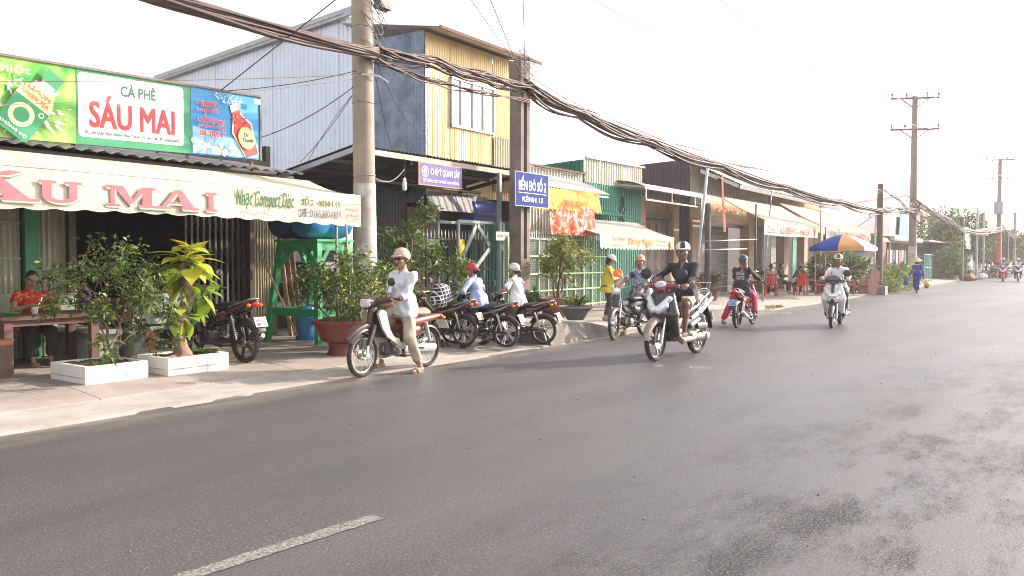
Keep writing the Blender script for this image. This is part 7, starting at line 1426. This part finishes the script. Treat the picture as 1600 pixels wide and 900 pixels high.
bush('hedge_bush', 'big rounded broad-leaved bush behind the brown moulded benches', 'bush', (38.6, 9.0, .03), (1.7, 1.3, 1.05), 3200, .24, [LG1, LG2, LG3], [.5, .25, .25], 51)
bush('weeds', 'bright green weeds left of the walking woman', 'weeds', (44.0, 8.2, 0), (2.1, 1.0, .62), 2600, .20, [LG3, LG1, LYG], [.45, .35, .2], 52, w=.3); bush('weeds', 'low dry grass patch beside the pale concrete block', 'weeds', (40.2, 7.5, 0), (1.6, .5, .28), 1200, .2, [LG3, LR, LG1], [.5, .2, .3], 53, w=.2); bush('shrub', 'small shrub behind the café people', 'bush', (33.8, 11, .05), (.8, .6, .5), 900, .14, [LG1, LG3], [.6, .4], 54)
bush('broadleaf_tree', 'large rounded roadside tree beyond the low sheds', 'tree', (80, 10.0, 0), (4.2, 2.6, 2.25), 7000, .42, [LG1, LG2, LG3, LY], [.45, .3, .2, .05], 61, 1.2, lumps=16); bush('broadleaf_tree', 'smaller bright bush below the large roadside tree', 'tree', (70, 8.6, 0), (2.6, 1.2, 1.2), 2600, .3, [LG1, LG3], [.6, .4], 62, .1)
for i, (x, y, r, lb) in enumerate(((104, 8, 4, 'hazy round tree just right of the far transformer pole'), (118, 8.5, 4.2, 'faint tree at the end of the street'), (140, 8, 5, 'farthest pale tree at the end of the street'), (96, 11, 3.5, 'tree behind the far stalls'))): bush('broadleaf_tree', lb, 'tree', (x, y, 0), (r, 3, r*.45), 2600, .6, [LG1, LG3, LG2], [.5, .25, .25], 70+i, 1.0, lumps=10)
tuft('dry yellow grass at the rounded kerb end', (23.6, 7.5, .05), .5, 300, .16, [LY, LG3, LR], w=.1, up=1, seed=66, name='weeds', flat=.3)
# far buildings and stalls
def far_box(name, label, cat, x0, x1, y0, y1, h, mat, roof=None, win=()):
    t = empty(name, (0, 0, 0), 0, label, cat); mb = MB(); mb.box(x0, x1, y0, y1, 0, h); mb.build('walls', mat, t); mb = MB(); mb.box(x0-.3, x1+.3, y0-1.2, y1, h, h+.1) if roof else mb.box(x0-.1, x1+.1, y0-.1, y1, h, h+.15); mb.build('roof', roof or FASC, t)
    for (a, b, c_, d_) in win: mb = MB(); mb.box(a, b, y0-.04, y0-.01, c_, d_); mb.build('window', DARKIN, t)
    return t
far_box('roadside_shop', 'open dim shop with projecting pale roof right of the tall pole', 'shop', 68, 79, 11, 12.9, 2.9, M('shop_dim', (.19, .15, .12), .9, dirt=.3), TIN_RW, ((69, 77.5, .1, 2.5),))
far_box('town_house', 'slim cream upper storey with balcony behind the tall pole', 'house', 84.3, 90, 13.2, 18, 6.9, PINK, None, ((85.2, 87, 3.6, 6.2),))
mb = MB(); [mb.beam((x, 13.1, 7.0), (x, 13.1, 8.6), .07, .07, up=X_) for x in np.arange(84.4, 90, .8)]; mb.beam((84.3, 13.1, 8.6), (90, 13.1, 8.6), .07, .07); mb.beam((84.3, 13.1, 7.8), (90, 13.1, 7.8), .07, .07); tag(mb.build('roof_railing', SGW), 'white railing on the roof of the slim house', 'railing')
far_box('grey_block', 'bare grey concrete block behind the far transformer pole', 'building', 98, 112, 12, 18, 6.2, M('block_grey', (.26, .25, .25), .9, var=.1), None, ((100, 102, 3.5, 5.2), (105, 107, 3.5, 5.2)))
far_box('stall_shed', 'grey shed with blue tarpaulin among the far stalls', 'shed', 76, 86, 8.8, 12, 2.9, M('shed_grey', (.20, .19, .18), .9, dirt=.3), None, ((77, 80, .2, 2.2), (81, 84, .2, 2.2)))
o = cloth('tarpaulin', 'bright blue tarpaulin hung on the far grey shed', 80.5, 85.5, 8.5, 2.5, 4.3, M('tarp_blue', (.04, .20, .55), .6, var=.15, sc=1), 0, .1, 0, 2, 'tarpaulin'); mb = MB(); mb.box(74.5, 79, 8.2, 8.3, 2.4, 4.2); tag(mb.build('hoarding', M('hoarding_grey', (.42, .45, .43), .7)), 'plain grey hoarding beside the blue tarpaulin', 'hoarding')
far_box('row_shop', 'long low row of shops at the far end of the street', 'shop', 114, 170, 13, 20, 3.6, M('row_cream', (.38, .33, .28), .9, var=.2, sc=.4), TIN_RW, tuple((x, x+3, .2, 2.6) for x in range(116, 166, 6)))
fence('teal picket gate between the low shed and the bright bush', 57.5, 60.5, 8.6, .1, 1.9, 5, (.2, 1.0, 1.85), M('gate_teal', (.15, .38, .30), .5), 0, 'gate', False, .1, 14)
for i, (x, y, r, h, m_, lb) in enumerate(((64.5, 6.9, .45, .45, POTB, 'red brown tub at the far pavement edge'), (66.3, 6.9, .5, .35, POTG, 'pale tub beside the red brown tub'), (71, 6.6, .35, .45, SGW, 'white sack heap at the far stalls'), (77, 6.7, .5, .7, M('crate_brown', (.3, .2, .12), .8), 'brown crate at the far stalls'), (80, 6.6, .6, .9, POTG, 'grey crate before the transformer pole'), (47.0, 6.9, .14, .35, M('crate_yellow', (.6, .35, .1), .7), 'orange bag behind the walking woman'))):
    mb = MB(); blob(mb, [('e', (x, y, h*.45), (r, r, h*.6)), ('e', (x+r*.5, y, h*.35), (r*.7, r*.7, h*.5))], .07, .1, cuts=[((0, 0, 0), (0, 0, -1))], wob=.05); tag(smooth_obj(mb, 'goods', m_), lb, 'goods')
# ---------------- motorbikes and riders
MAR = M('paint_maroon_faded', (.060, .034, .030), .34, var=.15, sc=12, dirt=.3, dirtc=(.20, .15, .12)); CRM = M('plastic_cream', (.62, .56, .43), .45, dirt=.3, dirtc=(.35, .28, .18)); SEATT = M('seat_tan', (.27, .19, .13), .6, var=.15, sc=10, bump=.2); REDP = M('paint_red_faded', (.15, .028, .02), .38, dirt=.5, dirtc=(.3, .15, .1))
SHW = M('shirt_white', (.64, .66, .70), .9, var=.03, sc=8); TRB = M('trousers_beige', (.42, .36, .27), .9, var=.06, sc=8); HLB = M('helmet_beige', (.55, .43, .30), .4, coat=.2, dirt=.15); HLD = M('helmet_trim_dark', (.03, .03, .032), .5); HLW = M('helmet_white', (.72, .72, .70), .3, coat=.4); SDB = M('sandal_brown', (.32, .20, .14), .7)
BL_ = M('shirt_black', (.018, .020, .028), .85, var=.15, sc=10); KHK = M('shorts_khaki', (.40, .33, .24), .9, var=.08, sc=8); DRK = M('trousers_dark', (.035, .03, .035), .9, var=.2)
ax, ay = 7.72, 7.52
underbone('old maroon motorbike with cream leg shield ridden by the man in the white shirt', (ax, ay, .0), PI, None, body=REDP, shield=CRM, cowl=MAR, style='dream', seatm=SEATT, mir=(1,), steer_a=.12, fend=MAR, plates=('65-F2', '1187'))
person('man in beige helmet and white shirt straddling the maroon motorbike', (ax, ay, 0), PI, H=1.70, pelvis=(-.16, 0, .83), lean=.0, turn=-.05, look=(.12, .03), hands=((.20, .10, .92), (.17, .02, .89)), feet=((-.14, .33, .085), (-.12, -.38, .085)), knee_out=(.35, .5), elbow=(-.75, .5, -.7), palms=(((.55, -.8, -.15), (.5, .3, .8)), ((.4, .85, -.1), (.5, -.3, .8))),
    shirt=SHW, sleeve=.68, hem=.10, trousers=TRB, cuff=.88, helmet=('open', HLB, HLB), hair=('short', HAIR_K), glasses=True, sandals=SDB, wide=1.18, curl=.45, fine=.85, feetdir=(V3(1, .1, 0), V3(1, -.1, 0)))
# scooter in the middle of the road
SLV = M('scooter_silver_bronze', (.30, .235, .19), .32, .4, var=.15, sc=10, dirt=.2); BRZ = M('scooter_bronze', (.36, .22, .14), .38, .3, var=.15, dirt=.25); GRA = M('scooter_graphite', (.028, .029, .032), .30, .1, coat=.5, dirt=.2); MRD = M('scooter_dark_red', (.20, .025, .03), .3, coat=.3); SCW = M('scooter_white', (.72, .73, .74), .25, coat=.5, dirt=.1)
bx, by = 11.47, 5.14
scooter('dark bronze scooter with silver headlamps driven towards the camera side of the road', (bx, by, 0), PI-.07, c1=GRA, c2=SCW, c3=BRZ, c4=GRA, cf=SLV, r=.28, screen=MRD, seatm=M('seat_brown', (.30, .19, .13), .5), steer_a=.05, frontm=M('visor_pale', (.55, .58, .62), .15, .3, coat=1))
SC2, _j = person('man in a black shirt, khaki shorts and white striped helmet driving the bronze scooter', (bx, by, 0), PI-.07, H=1.66, pelvis=(-.22, 0, .86), lean=.06, turn=.05, look=(.38, .04), hands=((.30, .30, 1.02), (.30, -.30, 1.02)), feet=((.10, .17, .38), (.14, -.17, .38)), knee_out=(.35, .35), elbow=(-.3, .9, -.6), palms=(((1, .1, -.1), (0, .2, 1)), ((1, -.1, -.1), (0, -.2, 1))),
    shirt=BL_, sleeve=.97, hem=.12, trousers=KHK, cuff=.44, helmet=('stripe', HLW, HLD), hair=('short', HAIR_K), shoes=M('shoe_grey', (.10, .09, .085), .8), skin=SKIN_D, curl=1.0, wide=1.22, fine=.9)
for o in SC.objects:
    if o.parent is None and tuple(o.location[:2]) == tuple(SC2.location[:2]): o.scale = (1.07, 1.07, 1.07)
# white scooter
cx, cy = 18.9, 4.6
scooter('white scooter with dark windscreen coming down the far lane', (cx, cy, 0), PI+.10, c1=SCW, c2=SCW, c3=GRA, cf=GRA, cn=GRA, big=True, r=.24, screen=M('screen_smoke', (.06, .065, .075), .2, coat=.6), frontm=M('screen_smoke', (.06, .065, .075), .2, coat=.6), mcol=M('mirror_red', (.10, .025, .035), .4), lean=.0)
person('man in a white shirt and black trousers on the white scooter', (cx, cy, 0), PI+.10, H=1.64, pelvis=(-.22, 0, .84), lean=.05, look=(.1, .06), hands=((.30, .30, 1.02), (.30, -.30, 1.02)), feet=((.10, .19, .36), (.10, -.19, .36)), knee_out=(.3, .3), elbow=(-.3, .9, -.6), palms=(((1, .1, -.1), (0, .2, 1)), ((1, -.1, -.1), (0, -.2, 1))), shirt=SHW, sleeve=.95, trousers=DRK, hair=('short', HAIR_K), helmet=('camo', M('helmet_cream', (.55, .52, .42), .5), M('helmet_olive', (.10, .13, .07), .5)), shoes=M('shoe_grey', (.10, .09, .085), .8), skin=SKIN_D, curl=1.0, fine=1.15)
# woman on the red motorbike, seen from behind
dx, dy = 17.7, 6.28; PNK = M('leggings_pink', (.62, .03, .12), .8, var=.08)
underbone('red motorbike with white side stripe ridden away from the camera', (dx, dy, 0), .06, body=M('paint_dark_red', (.26, .02, .022), .25, coat=.6), style='wave', wstyle='five', stripe=SCW, plates=('65-S7', '2381'), platem=PLB, rimm=RIMD)
_, J = person('woman in a black lettered top and pink leggings on the red motorbike', (dx, dy, 0), .06, H=1.60, pelvis=(-.30, 0, .84), lean=.12, look=(.75, .0), hands=((.30, .30, .99), (.30, -.30, .99)), feet=((-.35, .42, .085), (.06, -.20, .29)), knee_out=(.5, .3), elbow=(-.3, .9, -.6), palms=(((1, .1, -.1), (0, .2, 1)), ((1, -.1, -.1), (0, -.2, 1))), shirt=BL_, sleeve=.95, hem=.14, trousers=PNK, cuff=.93, helmet=('open', M('helmet_navy', (.03, .06, .11), .35, coat=.4), M('helmet_navy', (.03, .06, .11), .35)), hair=('long', HAIR_B), mask=M('mask_pale_blue', (.45, .62, .68), .9), sandals=SDB, curl=1.0, fine=1.1, collar=False)
def back_print(J, parent, lines, w, h, mat, dist=.16, zoff=.30):
    """words printed on the back of a garment, wrapped a little round it"""
    mb = MB(); P = J['P']; up = J['up']; fw = J['fw']; lat = J['lat']; s = J['s']; tot = sum(q for _, q in lines); z = zoff+h/2
    for t, q in lines:
        hh = h*q/tot*.72; letters(mb, t, (0, 0, 0), (1, 0, 0), (0, 0, 1), w, hh, .05, lift=0); k = mb.v[-12 if False else -6:]
        for A in mb.v[-6:]:
            x = A[:, 0]-w/2; zz = A[:, 2]+z-hh; off = dist*s-.55*x*x*1.6; B = np.array(P)[None]+zz[:, None]*np.array(up)*s+x[:, None]*(-np.array(lat))-off[:, None]*np.array(fw)-.0003*A[:, 1:2]; A[:] = B
        z -= h*q/tot
    return mb.build('print', mat, parent, fix=False)
back_print(J, _, [("DON'T LET", .6), ('COFFEE', 1), ('COLD AND', .6), ('HUSTLE', 1)], .19, .20, M('print_shirt_white', (.7, .7, .72), .8), .158)
# old grey motorbike and man in the checked shirt
ex, ey = 13.75, 7.16
underbone('old grey motorbike with a round headlamp standing at the kerb', (ex, ey, 0), PI-.06, body=M('paint_old_grey', (.06, .068, .07), .5, dirt=.4), cowl=M('paint_old_grey', (.13, .14, .14), .5), style='old', wstyle='spoke', steer_a=.25, mir=(1,), rimm=RIMD)
person('man in a blue checked shirt and dusty pink helmet on the old grey motorbike', (ex, ey, 0), PI-.06, H=1.60, pelvis=(-.52, 0, .83), lean=.16, look=(.35, .0), hands=((-.05, .22, .86), (.10, -.26, .92)), feet=((-.35, .32, .085), (-.35, -.32, .085)), knee_out=(.4, .4), elbow=(-.3, .9, -.6), palms=(((1, .1, -.3), (0, .2, 1)), ((1, -.1, -.3), (0, -.2, 1))),
    shirt=printed('shirt_blue_check', (.58, .60, .62), (.52, .56, .62), (.05, .13, .42), 9, .48, .56), sleeve=.55, trousers=DRK, helmet=('open', M('helmet_dusty_pink', (.45, .25, .22), .5), M('helmet_dusty_pink', (.45, .25, .22), .5)), sandals=SDB, curl=.9, wide=1.1, skin=SKIN)
# woman in yellow
YEL = M('jacket_yellow', (.66, .52, .06), .85, var=.08, sc=6)
yr, J = person('woman in a yellow jacket looking into a plastic bag by the green fence', (16.2, 9.0, GZ(16.2, 9.0)), -PI/2+.5, H=1.53, pelvis=(0, 0, .80), lean=.12, look=(0, .55), hands=((.26, .06, 1.0), (.26, -.08, .98)), feet=((.03, .09, .085), (-.05, -.1, .085)), palms=(((.7, -.5, .2), (0, .3, 1)), ((.7, .5, .2), (0, -.3, 1))), shirt=YEL, sleeve=.95, hem=.16, trousers=M('skirt_plum', (.055, .03, .045), .9, var=.15), helmet=('stripe', HLW, M('helmet_blue_stripe', (.04, .06, .12), .4)), hair=('bob', HAIR_K), sandals=SDB, elbow=(-.2, 1.0, -.7), curl=.9)
mb = MB(); blob(mb, [('e', (0, 0, 0), (.09, .10, .16)), ('c', (0, 0, .12), (0, 0, .24), .05, .02)], .012, .03, wob=.02); t = tag(smooth_obj(mb, 'plastic_bag', M('bag_translucent', (.62, .55, .52), .3, var=.2, trans=.4)), 'white translucent plastic bag held by the woman in yellow', 'bag'); t.location = (16.34, 8.74, .98)
mb = MB(); blob(mb, [('e', (0, 0, 0), (.11, .10, .09)), ('e', (.05, .04, .03), (.08, .08, .07))], .012, .03, wob=.02); t = tag(smooth_obj(mb, 'orange_bundle', M('cloth_orange', (.75, .22, .03), .8, var=.2)), 'bright orange bundle in the arms of the woman in yellow', 'bundle'); t.location = (16.32, 8.80, 1.17)
# parked motorbikes in a row with riders
def parked(x, y, rz, lb, rider=None, **kw):
    z = GZ(x, y+.3); o = underbone(lb, (x, y, z), rz, 'motorbikes backed onto the pavement', **kw); o.scale = (.87, .87, .87); return o, z
f1, z1 = parked(10.00, 8.75, PI/2+.12, 'black motorbike with red tank side and cream plate, first of the parked three', body=M('paint_black_red', (.05, .012, .012), .25, coat=.6), wstyle='five', platem=PLY, stripe=ALU, plates=('65-B1', '412.08'))
f2, z2 = parked(10.50, 8.27, PI/2+.10, 'black motorbike with a big silver engine, middle of the parked three', wstyle='five', stripe=ALU, plates=('65-H5', '7716'), seatm=VINYL)
f3, z3 = parked(11.36, 8.12, PI/2+.16, 'black motorbike with red side flashes and kickstand, last of the parked three', wstyle='three', stripe=M('stripe_orange_red', (.25, .05, .03), .4), plates=('65-M8', '0925'))
rp = dict(feet=((.05, .34, .085), (.05, -.34, .085)), knee_out=(.4, .4), elbow=(-.3, .9, -.6), palms=(((1, .1, -.1), (0, .2, 1)), ((1, -.1, -.1), (0, -.2, 1))), curl=1.0)
PLD = M('plaid_cloth', (.02, .02, .03), .85); n = PLD.node_tree; bk = n.nodes.new('ShaderNodeTexBrick'); bk.offset = 0; bk.inputs['Scale'].default_value = 1; bk.inputs['Brick Width'].default_value = .062; bk.inputs['Row Height'].default_value = .062; bk.inputs['Mortar Size'].default_value = .008; bk.inputs['Mortar Smooth'].default_value = .1
for q_, c_ in (('Color1', (.015, .015, .022, 1)), ('Color2', (.03, .03, .04, 1)), ('Mortar', (.6, .6, .63, 1))): bk.inputs[q_].default_value = c_
tc_ = n.nodes.new('ShaderNodeTexCoord'); mp_ = n.nodes.new('ShaderNodeMapping'); mp_.inputs['Rotation'].default_value = (PI/2, 0, .2); n.links.new(tc_.outputs['Object'], mp_.inputs[0]); n.links.new(mp_.outputs[0], bk.inputs[0]); n.links.new(bk.outputs[0], n.nodes['Principled BSDF'].inputs['Base Color'])
mb = MB(); blob(mb, [('e', (0, 0, .16), (.19, .15, .20)), ('c', (-.10, 0, .08), (.10, 0, .08), .12, .12), ('c', (-.09, 0, .26), (.09, 0, .27), .08, .08)], .013, .04, wob=.012, seed=4); RS1 = tag(smooth_obj(mb, 'travel_bag', PLD), 'black and white checked bag on the first parked motorbike behind the man in white', 'bag'); RS1.location = (9.93, 8.62, z1+.66)
RS2, _j = person('rider in a pale blue shirt and red helmet on the middle parked motorbike', (10.50, 8.27, z2), PI/2+.10, H=1.60, pelvis=(.0, 0, .82), lean=.25, look=(.35, .25), hands=((.34, .28, .98), (.34, -.28, .98)), shirt=M('shirt_pale_blue', (.34, .42, .66), .9, var=.05), sleeve=.95, trousers=M('trousers_brown_dark', (.05, .03, .03), .9), hair=('tied', HAIR_K), helmet=('open', M('helmet_red', (.45, .02, .02), .3, coat=.4), M('helmet_red', (.45, .02, .02), .3)), shoes=BLK, **rp)
r3, J = person('rider in a white tee with a red oval on the back and silver helmet', (11.36, 8.12, z3), PI/2+.16, H=1.60, pelvis=(-.04, 0, .82), lean=.14, look=(.30, .0), hands=((.34, .28, .98), (.34, -.28, .98)), shirt=M('tee_white', (.74, .74, .75), .9, var=.03), sleeve=.42, trousers=M('trousers_grey_brown', (.09, .07, .06), .9), hair=('tied', HAIR_K), helmet=('open', M('helmet_silver', (.55, .60, .60), .3, .2, coat=.4), M('helmet_silver', (.55, .60, .60), .3)), shoes=BLK, collar=False, **rp)
for q_ in (RS2, r3): q_.scale = (.88, .88, .88)
mb = MB(); n = 20; c_ = J['P']+J['up']*.37-J['fw']*.152-J['lat']*.06
for r_, m_, q in ((1, 0, 0), (.75, 1, .002)): mb.add([c_-J['fw']*(q-.12*(math.cos(2*PI*i/n)*r_)**2*.10)+J['lat']*.055*r_*math.cos(2*PI*i/n)+J['up']*.032*r_*math.sin(2*PI*i/n) for i in range(n)], [tuple(range(n))], m_)
mb.build('print', [M('logo_red', (.60, .04, .05), .8), M('logo_pink', (.65, .2, .22), .8)], r3, fix=False)
mb = MB(); blob(mb, [('e', (0, 0, 0), (.10, .08, .11)), ('c', (0, 0, .08), (0, 0, .2), .04, .015)], .012, .03, wob=.015); t = tag(smooth_obj(mb, 'plastic_bag', M('bag_blue', (.05, .30, .45), .35, trans=.3)), 'blue plastic bag hanging from the handlebar of the last parked motorbike', 'bag'); t.location = (11.02, 8.62, .78)
# black motorbike parked by the cafe
underbone('black motorbike with white plate parked beside the lime leaved tree', (6.62, 9.88, .10), PI/2+.02, body=M('paint_black_gloss2', (.014, .012, .013), .18, coat=.7), wstyle='five', plates=('65-L1', '085.23'), stripe=M('stripe_dark_red', (.22, .02, .02), .3), seatm=VINYL, rimm=RIMD)
# woman in red at the table
person('woman in a red flowered blouse sitting at the cafe table', (4.87, 11.52, .1), -PI/2-.08, H=1.56, pelvis=(0, 0, .52), lean=.10, look=(0, .38), hands=((.34, .12, .80), (.33, -.10, .80)), feet=((.42, .10, .085), (.45, -.12, .085)), knee_out=(.12, .12), palms=(((.7, -.6, 0), (0, 0, 1)), ((.7, .6, 0), (0, 0, 1))), shirt=printed('blouse_red_flowers', (.62, .03, .02), (.60, .05, .03), (.70, .38, .10), 20, .56, .62), sleeve=.28, trousers=DRK, hair=('tied', HAIR_K), sandals=SDB, elbow=(-.2, .9, -.7), wide=1.05, collar=False, fine=.95)
mb = MB(); mb.tube([(4.80, 11.33, 1.00), (4.83, 11.31, .93), (4.87, 11.30, .90), (4.91, 11.31, .93), (4.94, 11.33, 1.00)], .004, 5); tag(mb.build('necklace', CHROME, smooth=True), 'thin necklace worn by the woman in red', 'necklace')
# walking woman with conical hat
wx, wy = 39.9, 6.25
person('woman in a blue suit and conical hat walking along the road edge', (wx, wy, 0), PI-.15, H=1.56, pelvis=(0, 0, .80), lean=.03, look=(.1, .2), hands=((.05, .30, .72), (.10, -.28, .74)), feet=((.18, .08, .085), (-.20, -.08, .10)), shirt=M('suit_blue', (.03, .05, .30), .85, var=.1), sleeve=.95, hem=.22, trousers=M('suit_blue', (.03, .05, .30), .85), helmet=('cone', M('hat_straw', (.72, .60, .40), .8, bump=.3), None), hair=('bob', HAIR_K), mask=M('mask_dark', (.06, .04, .06), .9), sandals=SDB, fine=1.6, collar=False, palms=(((0, 0, -1), (1, 0, 0)), ((0, 0, -1), (1, 0, 0))))
mb = MB(); blob(mb, [('e', (0, 0, 0), (.14, .10, .20))], .03, .03, wob=.03); t = tag(smooth_obj(mb, 'shopping_bag', M('bag_royal_blue', (.06, .10, .40), .5)), 'blue shopping bag carried by the woman in the conical hat', 'bag'); t.location = (wx-.1, wy+.42, .52)
# cafe customers
cp_ = dict(hands=((.30, .12, .75), (.30, -.10, .78)), knee_out=(.2, .2), fine=1.7, sandals=SDB, palms=(((.9, -.3, 0), (0, 0, 1)), ((.9, .3, 0), (0, 0, 1))))
for (x, y, rz, sh_, hr, hl, lb) in ((32.9, 9.4, .6, M('shirt_grey_dark', (.08, .07, .075), .9), ('tied', HAIR_K), ('open', M('cap_grey', (.25, .24, .2), .8), HLD), 'customer in a dark shirt and grey cap on the left red chair'), (32.0, 10.3, .2, M('shirt_pale_pink', (.5, .4, .36), .9), ('tied', HAIR_K), None, 'customer in a pale pink shirt deepest inside the café'), (34.4, 10.7, -1.6, M('shirt_navy', (.04, .045, .08), .9), ('tied', HAIR_K), None, 'customer in a navy shirt facing the road behind the table'), (35.4, 8.9, 2.0, M('shirt_rose', (.38, .24, .24), .9), ('tied', HAIR_K), None, 'customer in a rose shirt with black hair under the parasol')):
    person(lb, (x, y, .06), rz, H=1.6, pelvis=(-.02, 0, .53), lean=.12, look=(0, .1), feet=((.40, .10, .085), (.42, -.12, .085)), shirt=sh_, sleeve=.9, trousers=DRK, hair=hr, helmet=hl, **cp_)
# far riders
for (x, y, c_, s_, lb, lb2) in ((64.9, 3.9, GRA, M('shirt_far_white', (.55, .62, .68), .9), 'far dark motorbike on the right', 'far rider in a pale shirt on the right'), (64.4, 4.75, M('paint_far_red', (.40, .03, .06), .3), M('shirt_far_grey', (.30, .30, .42), .9), 'far red motorbike beside it', 'far rider in a violet grey shirt')):
    scooter(lb+' coming down the street', (x, y, 0), PI+.05, group='far oncoming motorbikes', c1=c_, c2=c_, r=.27)
    person(lb2, (x, y, 0), PI+.05, pelvis=(-.22, 0, .84), lean=.05, hands=((.30, .30, 1.02), (.30, -.30, 1.02)), feet=((.10, .19, .36), (.10, -.19, .36)), shirt=s_, sleeve=.95, trousers=DRK, helmet=('open', HLW, HLW), shoes=BLK, fine=2.0)
person('far passer-by in a white top beside the stalls', (66.0, 6.9, 0), PI/2, pelvis=(0, 0, .84), hands=((.1, .25, .75), (.1, -.25, .75)), feet=((.0, .1, .085), (.0, -.1, .085)), shirt=SHW, sleeve=.5, trousers=DRK, hair=('tied', HAIR_K), shoes=BLK, fine=2.0)
for (x, y, rz, lb) in ((74, 6.3, 2.2, 'first parked motorbike before the far stalls'), (77, 6.2, 2.6, 'second parked motorbike before the far stalls'), (80.5, 6.1, 2.0, 'third parked motorbike before the far stalls')): underbone(lb, (x, y, 0), rz, 'far parked motorbikes', wstyle='five')
# ---------------- light haze down the street
hz = MB(); hz.box(-35, 240, -25, 40, -1, 12.6)
hm = bpy.data.materials.new('haze_air'); hm.use_nodes = True; n = hm.node_tree; n.nodes.remove(n.nodes['Principled BSDF']); v = n.nodes.new('ShaderNodeVolumePrincipled')
v.inputs['Color'].default_value = (.95, .93, .92, 1); v.inputs['Density'].default_value = .0011; v.inputs['Anisotropy'].default_value = .3; n.links.new(v.outputs[0], n.nodes['Material Output'].inputs['Volume'])
if HAZE: hz.build('haze', hm, kind='stuff')
